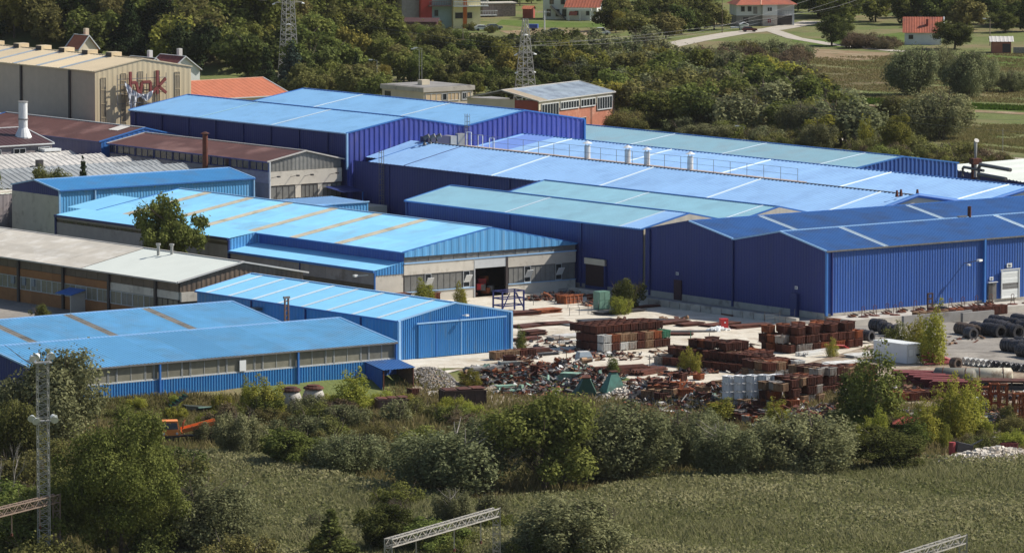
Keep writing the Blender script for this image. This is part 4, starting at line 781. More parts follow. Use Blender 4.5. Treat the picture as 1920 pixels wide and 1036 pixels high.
def ribbon(name,pts,wd_,m,z=.05,px=True):
    P=[ground(*p) if px else Vector(p) for p in pts]; L=[]
    for a,b in zip(P[:-1],P[1:]):
        n=max(2,int((b-a).length/6)); L+= [a.lerp(b,i/n) for i in range(n)]
    L.append(P[-1]); mb=MB(); vs=[];
    for i,p in enumerate(L):
        d=(L[min(i+1,len(L)-1)]-L[max(i-1,0)]); d.z=0; d.normalize(); n=Vector((-d.y,d.x,0))*wd_/2
        for s_ in(1,-1):
            q=p+n*s_; vs.append((q.x,q.y,TZ(q.x,q.y)+z))
    mb.add(vs,[(2*i+1,2*i+3,2*i+2,2*i) for i in range(len(L)-1)]); return tag(mb.build(name,m,None),kind='structure')
sheet('yard',[(700,520),(1085,500),(1200,540),(1560,602),(1700,600),(1640,648),(1600,690),(1480,700),(1400,735),(1290,725),(1230,715),(1215,745),(1150,730),(1020,690),(985,668),(880,688),(835,700),(760,690),(742,678),(700,640)],g_yard,.02)
sheet('scrap_ground',[(762,693),(880,690),(985,668),(1020,690),(1150,715),(1230,712),(1290,722),(1480,690),(1640,645),(1760,668),(1840,690),(1960,695),(1960,860),(1700,850),(1560,800),(1400,775),(1200,765),(1060,745),(900,765),(790,745),(770,720)],g_dirt,.05)
sheet('grey_yard',[(1560,612),(1700,604),(1960,570),(1960,700),(1800,682),(1720,672),(1640,645)],g_asph,.08)
sheet('side_yard',[(-60,560),(330,560),(330,620),(-60,640)],g_asph,.02)
sheet('bare_earth',[(1480,100),(1530,92),(1680,100),(1640,112),(1560,115)],g_tan,.05)
sheet('lush_grass',[(1490,70),(1560,76),(1700,60),(1710,75),(1640,92),(1540,88),(1485,78)],g_lush,.04); sheet('lush_grass',[(1470,176),(1660,190),(1960,202),(1960,212),(1660,200),(1460,190)],g_lush,.04); sheet('lush_grass',[(740,80),(890,88),(960,92),(900,116),(760,112)],g_lush,.04); sheet('lush_grass',[(1760,100),(1960,108),(1960,126),(1790,128)],g_lush,.04); sheet('lush_grass',[(940,38),(1120,44),(1180,52),(1000,52),(930,46)],g_lush,.04)
sheet('bare_earth',[(935,58),(1010,56),(1150,58),(1120,66),(960,66)],g_tan,.05); sheet('bare_earth',[(1430,128),(1660,140),(1670,172),(1420,160)],nodes_ground('dry_meadow',(0.13,0.12,0.05),[((0.17,0.12,0.07),.12,.45,.6),((0.07,0.09,0.03),.3,.52,.66)]),.04)
ribbon('road',[(1225,92),(1300,76),(1380,62),(1450,55),(1500,46),(1530,40)],7,g_road); ribbon('path',[(1440,55),(1490,72),(1560,84),(1680,96),(1700,97)],4,g_road,.07)
ribbon('path',[(1495,193),(1560,195),(1660,200),(1780,206),(1930,214)],5.5,g_tan,.07); ribbon('road',[(1560,250),(1620,266),(1700,272),(1780,280),(1850,295),(1960,305)],7,g_road,.06); ribbon('path',[(870,180),(920,196),(960,200)],6,g_road,.06); ribbon('path',[(800,116),(880,118),(930,116)],2.5,g_road,.06)
# concrete platform with block edge
mb=MB()
def uvbox(mb,u0,u1,v0,v1,z0,z1):
    pts=[w(u0,v0),w(u1,v0),w(u1,v1),w(u0,v1)]; mb.prism([(p.x,p.y) for p in pts],z0,z1)
uvbox(mb,71,146,13.2,18.7,-.2,.85); tag(mb.build('loading_platform',concrete,None),kind='structure')
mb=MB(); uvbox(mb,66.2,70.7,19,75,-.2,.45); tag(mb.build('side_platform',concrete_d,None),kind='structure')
bw=thing('block_kerb','row of pale concrete blocks edging the shaded strip under the navy wall','kerb',w(66,19,0),AZ)
blk_me=None
for k in range(22):
    m_=MB().b2(-.55,0,k*2.4,k*2.4+2.25,-.1,.95+.08*random.random()); m_.build('block',concrete,bw)
t=thing('retaining_wall','grey concrete wedge wall standing between the wire coils and poplars','wall',w(76.5,8.7,0),AZ)
MB().b2(0,13,-.25,.25,-.1,1.5).build('slab',concrete_d,t); MB().b2(10,16,-1.6,-1.1,-.1,1.4).build('slab',concrete_d,t)
# ======================================================================= PLANTS
def leaf_mesh(name,pos,nrm,size,tone,asp=1.0):
    n=len(pos); nrm=nrm/np.linalg.norm(nrm,axis=1,keepdims=True)
    r=NR.normal(size=(n,3)); t=np.cross(nrm,r); t/=np.linalg.norm(t,axis=1,keepdims=True)+1e-9; b=np.cross(nrm,t)
    s=size[:,None]; a=t*s*.5*asp; c=b*s*.5
    V=np.stack([pos-a-c*.4,pos+a*.2-c,pos+a+c*.4,pos-a*.2+c],1).reshape(-1,3)
    me=bpy.data.meshes.new(name); me.vertices.add(4*n); me.vertices.foreach_set('co',V.ravel().astype(np.float32))
    me.loops.add(4*n); me.loops.foreach_set('vertex_index',np.arange(4*n,dtype=np.int32)); me.polygons.add(n)
    me.polygons.foreach_set('loop_start',np.arange(0,4*n,4,dtype=np.int32)); me.update(calc_edges=True)
    at_=me.attributes.new('tone','FLOAT','POINT'); at_.data.foreach_set('value',np.repeat(np.clip(tone,0,1),4).astype(np.float32))
    return me
def crown(seed,H,Rr,base,nb,nl,ls,shape='round',blob=(.26,.42)):
    rg=np.random.default_rng(seed); cs=[];rs=[];zs=[]
    hc=(H-base)
    if shape=='column':
        npl=max(3,nb//6)
        for k in range(npl):
            a=rg.uniform(0,6.283); q=0 if k==0 else Rr*rg.uniform(.25,.72); hh=hc*(1.0 if k==0 else rg.uniform(.45,.88)); ln=rg.uniform(-.1,.1,2)*Rr
            m=9
            for i in range(m):
                f=(i+.3)/m; r=Rr*rg.uniform(.26,.40)*(math.sin(math.pi*min(1,.22+.74*f))**.9+.12); c=np.array([q*math.cos(a)+ln[0]*f+rg.normal()*.12*Rr,q*math.sin(a)+ln[1]*f+rg.normal()*.12*Rr,base+hh*f]); cs.append(c); rs.append(r); zs.append(1.5)
        nb=len(cs)
    else:
        lean=rg.normal(size=2)*.10*Rr
        for i in range(nb):
            for _ in range(40):
                d=rg.normal(size=3); d/=np.linalg.norm(d); st=1.0
                if shape=='cone':
                    z=rg.uniform(0,1); rad=Rr*(1-z)*.8; a=rg.uniform(0,6.283); q=rad*rg.uniform(.3,1); c=np.array([q*math.cos(a),q*math.sin(a),base+hc*z*.93]); r=Rr*(.10+.30*(1-z))
                elif shape=='bush':
                    k=rg.uniform(.2,.95); c=np.array([d[0]*Rr*k,d[1]*Rr*k,H*.36+d[2]*H*.42*k]); r=rg.uniform(blob[0]*.7,blob[1])*min(Rr,H*.62); st=rg.uniform(.8,1.5)
                elif shape=='willow':
                    k=rg.uniform(.3,.9); c=np.array([d[0]*Rr*k+lean[0],d[1]*Rr*k+lean[1],base+hc*.42+d[2]*hc*.42*k]); r=rg.uniform(blob[0]*.62,blob[1])*min(Rr,hc*.6)*(1.15-.4*k); st=rg.uniform(1.0,1.9)
                else:
                    k=rg.uniform(.3,.9); c=np.array([d[0]*Rr*k+lean[0],d[1]*Rr*k+lean[1],base+hc*.48+d[2]*hc*.48*k]); r=rg.uniform(blob[0]*.6,blob[1])*min(Rr,hc*.6)*(1.15-.35*k); st=rg.uniform(.75,1.3)
                if c[2]-r*.6>-.2: break
            cs.append(c); rs.append(r); zs.append(st)
    cs=np.array(cs);rs=np.array(rs);zs=np.array(zs); p=rs**2/np.sum(rs**2); bi=rg.choice(nb,nl,p=p)
    d=rg.normal(size=(nl,3)); d/=np.linalg.norm(d,axis=1,keepdims=True)
    q=rg.normal(size=(nb*11,3)); q/=np.linalg.norm(q,axis=1,keepdims=True); qi=(bi*11+rg.integers(0,11,nl)); d=d*.65+q[qi]*.75; d/=np.linalg.norm(d,axis=1,keepdims=True)
    rr=rs[bi]*(rg.uniform(.25,1.0,nl)**.55)*(1+.28*np.abs(rg.normal(size=nl))*(rg.uniform(size=nl)<.35))
    off=d*rr[:,None]; off[:,2]*=zs[bi]; pos=cs[bi]+off
    keep=(pos[:,2]>.02)
    inside=np.zeros(nl)
    for c,r,st in zip(cs,rs,zs):
        e=(pos-c); e[:,2]/=st; inside+=(np.linalg.norm(e,axis=1)<r*.72)
    keep&=~((inside>=2)&(rg.uniform(size=nl)<.7))
    pos=pos[keep];d=d[keep];bi=bi[keep];n=len(pos)
    nr=d*1.0+rg.normal(size=(n,3))*.6+np.array([0,0,.3])
    bt=rg.uniform(0,1,nb); tone=.4*bt[bi]+.6*rg.uniform(size=n)
    return leaf_mesh('crown',pos,nr,ls*rg.uniform(.55,1.35,n),tone,1.5 if shape=='willow' else 1.0)
def trunk_mesh(seed,H,r0,limbs=5,spread=.3,stems=1):
    rg=random.Random(seed); mb=MB()
    for s_ in range(stems):
        ox,oy=(0,0) if stems==1 else (rg.uniform(-.6,.6),rg.uniform(-.6,.6))
        tx,ty=ox+rg.uniform(-.08,.08)*H,oy+rg.uniform(-.08,.08)*H
        if stems>1: tx,ty=ox*3.2,oy*3.2
        mb.tube([(ox,oy,-.6),(ox+.3*(tx-ox),oy+.3*(ty-oy),H*.25),(ox+.7*(tx-ox),oy+.7*(ty-oy),H*.55),(tx,ty,H*.85)],[r0,r0*.75,r0*.45,r0*.12],6)
        for k in range(limbs):
            z=H*(.25+.5*k/max(1,limbs)); f=z/(H*.85); a=rg.uniform(0,6.28); L=H*spread*rg.uniform(.7,1.2); x,y=ox+f*(tx-ox),oy+f*(ty-oy)
            mb.tube([(x,y,z),(x+math.cos(a)*L*.5,y+math.sin(a)*L*.5,z+L*.35),(x+math.cos(a)*L,y+math.sin(a)*L,z+L*.8)],[r0*.35,r0*.22,r0*.06],5)
    return mb.mesh('trunk')
SP={}
def species(k,n,H,Rr,base,nb,nl,ls,shape,r0,stems=1,blob=(.26,.42),spread=.3):
    SP[k]=[(crown(hash((k,i))%9999 if False else (sum(map(ord,k))*31+i*17),H,Rr,base,nb,nl,ls,shape,blob),trunk_mesh(i+7,H,r0,6,spread,stems),H,Rr*2) for i in range(n)]
species('broad',5,9,4.2,.3,44,19000,.22,'round',.24,1,(.20,.38))
species('far',6,8,3.9,.2,24,4200,.40,'round',.2)
species('willow',6,8,4.2,.0,54,26000,.16,'willow',.16,4,(.20,.38),.25)
species('farwillow',4,8,4.3,.2,26,4200,.34,'willow',.2,4,(.24,.40))
species('bush',6,3,2.3,.0,26,5500,.15,'bush',.06,4,(.24,.46))
species('poplar',5,6,1.9,.1,36,9000,.15,'column',.07,1,spread=.12)
species('conifer',3,9,2.8,.2,70,6500,.27,'cone',.16,spread=.1)
species('big',2,16,7.6,-.5,84,80000,.21,'round',.25,2,(.17,.32),.12)
species('plane',1,11,5.6,2.0,52,16000,.30,'round',.34,1,(.17,.27))
TCOUNT=[0]
def tree(kind,loc,H,Wd,lm,label=None,cat='tree',group=None,name=None,bk=None,var=None,parts=True):
    v=SP[kind][var if var is not None else random.randrange(len(SP[kind]))]; cr,tr,h0,w0=v
    t=thing(name or 'tree',label,cat,loc,random.uniform(0,6.28),group); sx=Wd/w0; sz=H/h0
    for nm,me,m in(('crown',cr,lm),('trunk',tr,bk or bark)):
        o=link(nm,me,m,t); o.scale=(sx,sx,sz)
    TCOUNT[0]+=1; return t
def inpoly(x,y,poly):
    c=False; n=len(poly); j=n-1
    for i in range(n):
        xi,yi=poly[i];xj,yj=poly[j]
        if (yi>y)!=(yj>y) and x<(xj-xi)*(y-yi)/(yj-yi)+xi: c=not c
        j=i
    return c
TREEPTS=[]
HZ=((190,'above the left half of the beige hall'),(350,'above the right half of the beige hall'),(500,'above the orange roof'),(600,'around the hillside pylon'),(9999,'right of the hillside pylon'))
TZN=((1270,'just right of the brick workshop'),(1400,'behind the middle of the teal roof'),(9999,'behind the right part of the teal roof'))
WZN=((980,'left of the lattice tower'),(1080,'right behind the lattice tower'),(1180,'above the brick workshop'),(9999,'below the road bend'))
FZN=((1640,'left of the farmhouse'),(1780,'straight behind the farmhouse'),(9999,'right of the farmhouse'))
def wood(poly,n,mind,kinds,group,name='tree',hr=(6,9),cat='tree',zones=None):
    # kinds: [(weight,species,leafmat,label,wfactor)]
    xs_=[p[0] for p in poly]; ys_=[p[1] for p in poly]; k=0; tries=0
    while k<n and tries<n*60:
        tries+=1; px=random.uniform(min(xs_),max(xs_)); py=random.uniform(min(ys_),max(ys_))
        if not inpoly(px,py,poly): continue
        g=ground(px,py)
        if any((g.x-q.x)**2+(g.y-q.y)**2<mind*mind for q in TREEPTS): continue
        TREEPTS.append(g); ws=[q[0] for q in kinds]; q=random.choices(kinds,ws)[0]; H=random.uniform(*hr)*(q[5] if len(q)>5 else 1)*1.22
        lb=q[3] if not zones else q[3].split(' in the ')[0]+(', tall,' if H>hr[0]*1.22+(hr[1]-hr[0])*.75 else '')+' '+next(t_ for xm,t_ in zones if px<xm)+(', upper edge' if py<min(ys_)+.35*(max(ys_)-min(ys_)) else ''); tree(q[1],g,H,H*q[4]*1.2*random.uniform(.85,1.15),q[2],lb,cat,group,name=q[1] and {'farwillow':'willow_tree','conifer':'conifer_tree','poplar':'poplar_tree','bush':'bush','broad':'broadleaf_tree','far':'broadleaf_tree','willow':'willow_tree'}[q[1]]); k+=1
# forest on the slope, upper left
wood([(-30,100),(60,98),(240,112),(430,150),(560,172),(620,170),(690,140),(720,90),(700,-30),(-30,-30)],112,3.7,[(5,'far',L_md,'mid green broadleaf tree in the dense wood on the hillside',1.0),(3,'far',L_ol,'olive green broadleaf tree in the dense wood on the hillside',.9),(2,'far',L_dk,'dark green broadleaf tree in the dense wood on the hillside',.95),(1.2,'far',L_au,'yellow green tree in the dense wood on the hillside',.8),(1.5,'conifer',L_cn,'dark pointed conifer',.6,1.2)],'trees of the hillside wood',hr=(7.5,11.5),zones=HZ)
for (px,py,H,Wd,m,lab) in ((165,118,12,12,L_dk,'large very dark tree behind the beige hall roof'),(352,150,15,13,L_cn,'tall dark green tree behind the white gabled house'),(548,172,12,9,L_bc,'blue grey conifer with drooping branches at the orange roof'),(498,178,11,8,L_cn,'dark conifer just left of the drooping blue conifer'),(668,178,10,5,L_cn,'slim dark conifer behind the pale blue roof')):
    tree('conifer' if ('conifer' in lab) else 'far',ground(px,py),H,Wd,m,lab,name='conifer_tree' if 'conifer' in lab else 'broadleaf_tree'); TREEPTS.append(ground(px,py))
wood([(560,175),(700,170),(735,190),(720,205),(560,190)],14,3.5,[(2,'far',L_md,'green tree standing between the hillside wood and the pale blue roofs',.9),(1,'far',L_ol,'olive tree standing between the hillside wood and the pale blue roofs',.9)],'trees behind the pale blue roofs',hr=(5,7.5))
wood([(700,60),(900,56),(930,62),(880,80),(740,84)],16,3,[(2,'bush',L_ol,'olive bush on the terraces below the apartment house',1.6),(1,'bush',L_md,'green bush on the terraces below the apartment house',1.6)],'bushes on the terraces',hr=(1.8,3.4),cat='bush')
wood([(690,120),(740,110),(900,125),(920,180),(880,188),(720,155)],26,3.9,[(3,'far',L_md,'green tree in the grove behind the flat roofed office',.95),(2,'far',L_ol,'olive tree in the grove behind the flat roofed office',.95),(1,'bush',L_au,'yellowish bush in the grove behind the flat roofed office',1.2,.6)],'grove behind the flat roofed office',hr=(4.5,7))
# willows round the lattice tower
wood([(900,116),(1250,112),(1270,160),(1130,172),(1000,162),(900,152)],60,3.6,[(5,'farwillow',L_wl,'silver grey willow in the belt behind the brick workshop',1.05),(2,'far',L_dk,'dark green tree in the belt behind the brick workshop',1.0),(1,'far',L_au,'yellowing tree in the belt behind the brick workshop',.9)],'willow belt behind the brick workshop',hr=(5.2,7.6),zones=WZN)
wood([(880,140),(1140,160),(1140,190),(1125,205),(880,190)],18,4,[(3,'far',L_dk,'dark green tree close behind the brick workshop',1.1),(1,'bush',L_md,'green bush close behind the brick workshop',1.4,.6)],'trees close behind the brick workshop',hr=(3.5,5.5))
# big wood in the middle right
wood([(1135,190),(1250,150),(1420,150),(1560,215),(1600,255),(1590,285),(1440,262),(1300,248),(1180,238),(1130,222)],74,4.2,[(4,'far',L_md,'mid green tree in the wood behind the grey teal roof',1.0),(3,'far',L_ol,'olive tree in the wood behind the grey teal roof',1.0),(2,'far',L_yl,'yellow green tree in the wood behind the grey teal roof',.95,.9),(2,'farwillow',L_wl,'silver grey willow in the wood behind the grey teal roof',1.1),(1.5,'far',L_dk,'dark green tree in the wood behind the grey teal roof',1.0)],'wood behind the grey teal roof',hr=(5.5,8.5),zones=TZN)
wood([(1260,122),(1420,104),(1500,112),(1500,160),(1400,160),(1250,150)],60,2.5,[(2,'bush',L_wl,'silver grey shrub on the rough ground below the road',1.6),(2,'bush',L_br,'brownish shrub on the rough ground below the road',1.6),(1,'bush',L_ol,'olive shrub on the rough ground below the road',1.6)],'shrubs on the rough ground',hr=(2.2,4.5),cat='bush')
wood([(1130,30),(1320,20),(1345,56),(1300,66),(1210,82),(1140,60)],24,3.8,[(3,'far',L_dk,'dark tree between the white house and the road',1.0),(2,'far',L_ol,'olive tree between the white house and the road',1.0),(1,'bush',L_gb,'bright green climber covered bush beside the road',1.5,.5)],'trees between the white house and the road',hr=(4.5,7.5))
wood([(1180,-30),(1380,-30),(1380,8),(1180,10)],16,4.5,[(1,'far',L_md,'green tree at the top of the slope between the houses',1.0),(1,'far',L_ol,'olive tree at the top of the slope between the houses',1.0)],'trees at the top of the slope',hr=(5,8))
wood([(1490,10),(1960,20),(1960,60),(1860,60),(1700,50),(1590,52),(1500,30)],46,4.3,[(4,'far',L_dk,'dark green tree in the wood behind the farmhouse',1.0),(2,'far',L_ol,'olive tree in the wood behind the farmhouse',1.0),(1,'far',L_md,'mid green tree in the wood behind the farmhouse',1.0)],'wood behind the farmhouse',hr=(6,9),zones=FZN)
wood([(700,-30),(790,-30),(790,40),(740,52),(700,55)],16,3.6,[(1,'far',L_ol,'olive tree left of the apartment house',.9),(1,'far',L_br,'brownish thin tree left of the apartment house',.9)],'trees left of the apartment house',hr=(5,7))
wood([(900,10),(1000,2),(1000,12),(945,26),(900,24)],6,3.5,[(1,'far',L_dk,'dark tree between the outhouse and the red shed',1.0),(1,'far',L_md,'green tree between the outhouse and the red shed',1.0)],'trees between the outhouse and the red shed',hr=(4,6))
for (px,py,H,Wd,k,m,lab) in ((1560,86,8.6,10,'broad',L_dk,'round dark green tree standing alone where the path leaves the road'),(1155,62,6,6,'far',L_au,'rounded olive yellow tree right of the white house'),
  (1715,178,12.5,13.5,'willow',L_wl,'large rounded silver willow in front of the farmhouse'),(1768,150,9,8,'willow',L_wl,'silver willow squeezed between the two largest willows'),(1812,182,11.5,12,'willow',L_wl,'broad silver willow right of the largest willow'),(1846,172,9,9,'willow',L_wl,'paler willow at the right end of the willow clump'),
  (1760,262,11.5,16,'willow',L_wl,'wide dark shadowed willow between the two tracks'),(1675,240,8,9,'willow',L_ol,'smaller greenish willow left of the wide dark willow'),(1790,92,7.5,12,'broad',L_dk,'spreading dark tree in front of the farmhouse gable'),
  (1897,172,5.6,8,'willow',L_wl,'round grey bush willow near the right edge'),(1676,290,8.6,7.5,'broad',L_au,'yellow brown tree beside the lower road'),(1620,290,8.2,4.6,'poplar',L_yl,'slim bright yellow green poplar beside the lower road'),(1648,270,7,6,'broad',L_dk,'dark green tree behind the slim yellow poplar'),
  (1885,62,6,9,'broad',L_dk,'dark round tree beside the small brick house'),(1500,262,9,10,'willow',L_wl,'silver willow at the right end of the wood'),(1535,282,6.5,9,'willow',L_wl,'low silver willow beside the lower road'),(1325,262,3.8,12,'willow',L_wl,'low wide silver shrub behind the grey teal roof')):
    tree(k,ground(px,py),H,Wd,m,lab,name={'willow':'willow_tree','poplar':'poplar_tree'}.get(k,'broadleaf_tree'))
wood([(1580,82),(1690,88),(1690,94),(1600,92)],9,2.6,[(1,'bush',L_br,'brown green hedge bush beside the farmhouse path',1.8)],'hedge beside the farmhouse path',hr=(2.2,3.2),cat='bush')
wood([(1580,270),(1760,285),(1900,308),(1960,318),(1800,330),(1600,300)],26,2.6,[(2,'bush',L_ol,'olive bush beside the lower road',1.5),(1,'bush',L_br,'brownish bush beside the lower road',1.5),(1,'bush',L_md,'green bush beside the lower road',1.5)],'bushes beside the lower road',hr=(1.8,3.6),cat='bush')
wood([(1130,226),(1500,258),(1600,284),(1585,296),(1130,240)],34,2.2,[(2,'bush',L_ol,'olive bush at the foot of the wood, along the grey teal roof',1.6),(2,'bush',L_md,'green bush at the foot of the wood, along the grey teal roof',1.6),(1,'bush',L_wl,'grey bush at the foot of the wood, along the grey teal roof',1.6)],'bushes at the foot of the wood',hr=(2.2,3.6),cat='bush')
# near trees
N=[('big',(216,1056),17.0,14.0,L_md,'very large dark green tree in front of the long azure hall',0),
('willow',(100,828),12,13.5,L_wl,'wide dark grey green willow behind the floodlight mast',None),('broad',(20,905),10,7,L_ol,'thin olive tree at the left edge',1),('broad',(45,1060),8,9,L_md,'low green tree under the rail gantry at the left edge',2),
('willow',(405,1042),9.0,10,L_wl,'round grey green willow bush just right of the large dark tree',1),('willow',(450,864),6.4,5.6,L_wl,'leafy grey willow right of the orange truck',2),('bush',(400,872),2.4,5,L_wl,'low grey bush in front of the orange truck',None),
('broad',(540,885),6.0,8,L_md,'mid green shrubby tree left of centre',3),('willow',(655,895),6.2,8.5,L_wl,'grey green willow shrub left of centre with reeds in front',0),('willow',(870,930),9.5,13.5,L_wl,'grey willow with bare pale branches at the left',1),
('broad',(1020,925),12.4,12,L_md,'tall leafy grey green tree in the centre of the shrub belt',4),('willow',(1175,905),10.6,12.5,L_wl,'broad olive grey willow right of the central tree',3),('willow',(1285,878),8.4,7,L_wl,'narrow upright willow between two broad willows',4),
('willow',(1362,900),8.0,9,L_wl,'pale feathery willow near the crate stacks',2),('willow',(1500,892),9.0,12.5,L_wl,'wide silver green willow below the crate stacks',0),('broad',(1650,890),6.0,8.5,L_dk,'dark green spreading bush right of the silver green willow',2),
('willow',(1075,1056),7.8,12,L_wl,'silver grey bush willow at the bottom centre',3),('conifer',(622,1070),7.0,8,L_dk,'dark green bushy tree at the bottom left of the reed bed',0),('broad',(735,1045),6.5,6,L_dk,'dark leafy shrub beside the middle gantry',0),('willow',(850,1000),6.0,5,L_wl,'small pale willow above the middle gantry',4),('broad',(1030,1060),4.5,4,L_md,'green shrub under the silver grey bush willow',1),
('broad',(800,1046),5.0,8,L_md,'green shrub behind the middle gantry',3),('plane',(318,492),14.2,13.0,L_md,'large leafy plane tree rising behind the white roof, beside the sky blue annex',0),('bush',(398,492),3.4,4.5,L_ol,'small dark bush right of the plane tree',None),
('conifer',(150,352),6.2,4.0,L_cn,'small dark conical conifer in front of the grey saw-tooth roofs',1),('broad',(90,356),5.6,8,L_ol,'spreading olive tree beside the small conifer',1),('broad',(2,432),8,6,L_md,'tree cut by the left edge beside the white wall',2),('bush',(80,600),2.6,4,L_md,'small bush in the shaded yard at the left',None),
('bush',(1172,578),5.0,6.5,L_dk,'dark green bush against the navy wall',1),('bush',(1163,590),3.0,4,L_yl,'light green bush in front of the dark bush at the navy wall',2),('poplar',(974,662),3.9,2.2,L_md,'small dark poplar at the corner of the azure ribbed hall',None),
('poplar',(1757,682),8.8,4.6,L_yl,'tallest yellow green poplar behind the white site cabin',0),('poplar',(1722,672),5.8,5.2,L_yl,'broad yellow green poplar just left of the tallest poplar',1),('poplar',(1690,655),4.0,4.4,L_md,'lower green poplar left of the broad poplar',2),
('poplar',(1650,792),10.4,7.5,L_md,'largest leafy poplar standing in front of the white site cabin',3),('poplar',(1608,780),7.0,6,L_dk,'darker poplar left of the largest leafy poplar',0),('poplar',(1785,820),8.2,5,L_yl,'yellow green poplar left of the orange racks',1),('poplar',(1822,808),7.0,5.2,L_yl,'wide yellow green poplar touching the orange racks',2),('poplar',(1740,830),5.2,4.5,L_yl,'short yellow green poplar among the scrap',3),('poplar',(1712,838),4.4,5,L_md,'small green poplar behind the red canopy',1),
('bush',(735,545),3.6,4.4,L_md,'leafy bush on the rusty skip beside the lean-to',0),('poplar',(722,560),4.8,4.8,L_md,'upright leafy shrub behind the long rusty skip',1),('poplar',(790,575),4.2,4.6,L_yl,'pale green shrub under the left window of the open gate hall',0),('poplar',(858,575),3.8,2.6,L_yl,'small pale green shrub left of the open gate',2),('bush',(655,560),2.8,3.5,L_md,'small green bush at the corner of the lean-to',None),
('poplar',(668,772),5.8,6,L_yl,'yellow green sumac shrub left of the blue porch',3),('poplar',(498,780),5.4,4.6,L_yl,'yellow green shrub against the azure wall by the storage vessels',1),('poplar',(458,770),4.6,2.4,L_yl,'slim pale poplar against the azure wall',2),('bush',(412,778),3.6,4,L_yl,'rounded yellow green bush by the scrapped conveyor',3),('bush',(628,800),3.2,6,L_wl,'low grey bush in front of the right storage vessel',1),
('poplar',(880,725),2.6,2.4,L_yl,'small pale green shrub beside the concrete slabs',1),('bush',(855,772),2.4,4,L_yl,'yellow green bush below the rusty container',2),('poplar',(1145,706),3.0,2.6,L_md,'small green shrub near the scrap heap',0),('poplar',(1294,700),3.6,2.6,L_yl,'little poplar in front of the long crate row',1),('poplar',(1562,668),2.6,2.0,L_yl,'little poplar between the crate stacks',2),
('poplar',(1452,806),4.2,5,L_yl,'bright yellow green shrub below the white crates',3),('poplar',(1360,788),3.0,6,L_yl,'olive yellow shrub behind the pale feathery willow',0),('bush',(1320,810),3.4,5,L_wl,'pale shrub behind the narrow willow',0),('bush',(1640,845),3.6,6,L_yl,'yellow green shrub between largest poplar and silver green willow',4),('bush',(1590,800),3,5,L_md,'green shrub beside the tan crates',2)]
for (k,p,H,Wd,m,lab,var) in N:
    z=ground(*p)
    if lab.startswith('small dark conical'): z=w(59.5,194,3); H=10.5
    if lab.startswith('spreading olive'): z=w(53.5,194,3); H=9.4
    if k=='plane': z=w(25,118.2,0)
    elif lab.startswith('tree cut by the left edge'): z=w(45,200,0); H=12
    elif k in('willow','broad') and p[1]>700: H*=(1.02 if p[0]>480 else 1.1); Wd*=1.18
    elif k=='big': H*=1.1; Wd*=1.12
    elif k=='poplar': Wd*=1.12; H*=1.05
    tree(k,z,H,Wd,m,lab,cat='bush' if k=='bush' or 'bush' in lab or 'shrub' in lab else 'tree',name={'willow':'willow_tree','poplar':'poplar_tree','bush':'bush','conifer':'conifer_tree'}.get(k,'broadleaf_tree'),var=var,bk=bark_p if k in('willow',) and 'pale' in lab else None)
wood([(360,800),(480,775),(700,790),(900,775),(1000,800),(1260,830),(1560,850),(1560,885),(1300,880),(1100,905),(900,925),(700,890),(480,860),(360,860)],64,2.2,[(3,'bush',L_wl,'low grey green shrub in the belt between reeds and scrap yard',1.5),(2,'bush',L_md,'low green shrub in the belt between reeds and scrap yard',1.5),(1.5,'bush',L_ol,'low olive shrub in the belt between reeds and scrap yard',1.5),(1,'bush',L_br,'low brownish shrub in the belt between reeds and scrap yard',1.4)],'low shrubs of the belt',name='shrub',hr=(1.8,3.4),cat='shrub')
wood([(-20,860),(110,840),(340,900),(350,1075),(480,1080),(-20,1080)],26,3.0,[(2,'bush',L_md,'green bush in the thicket at the lower left',1.4),(2,'bush',L_ol,'olive bush in the thicket at the lower left',1.4),(1,'bush',L_dk,'dark bush in the thicket at the lower left',1.4)],'thicket at the lower left',hr=(2.5,4.5),cat='bush')
wood([(560,1010),(700,960),(900,960),(1000,1010),(1150,1080),(560,1080)],14,2.8,[(2,'bush',L_md,'green shrub among the reeds at the bottom',1.3),(1,'bush',L_wl,'grey shrub among the reeds at the bottom',1.3)],'shrubs among the reeds',hr=(1.8,3.6),cat='shrub')
wood([(1560,760),(1700,790),(1850,800),(1850,840),(1640,850),(1560,820)],16,2.4,[(2,'poplar',L_yl,'young yellow green poplar shoot in the scrap yard',.5),(1,'bush',L_gr,'weedy bush in the scrap yard',1.3,.5)],'young shoots in the scrap yard',hr=(2.2,4.4),cat='shrub')
wood([(190,752),(500,775),(690,752),(760,760),(900,775),(1000,790),(700,800),(420,800),(180,790)],26,2.4,[(2,'bush',L_ol,'low olive bush in the weeds before the azure twin hall',1.5),(2,'bush',L_yl,'low yellow green bush in the weeds before the azure twin hall',1.4),(1,'bush',L_br,'low reddish brown bush in the weeds before the azure twin hall',1.4)],'bushes in the weeds before the azure twin hall',name='shrub',hr=(1.0,2.2),cat='shrub')
wood([(1560,800),(1960,790),(1960,850),(1600,860)],20,2.2,[(2,'bush',L_yl,'yellow green bush among the scrap at the lower right',1.3),(1,'bush',L_ol,'olive bush among the scrap at the lower right',1.3)],'bushes at the lower right',name='shrub',hr=(1.0,2.4),cat='shrub')
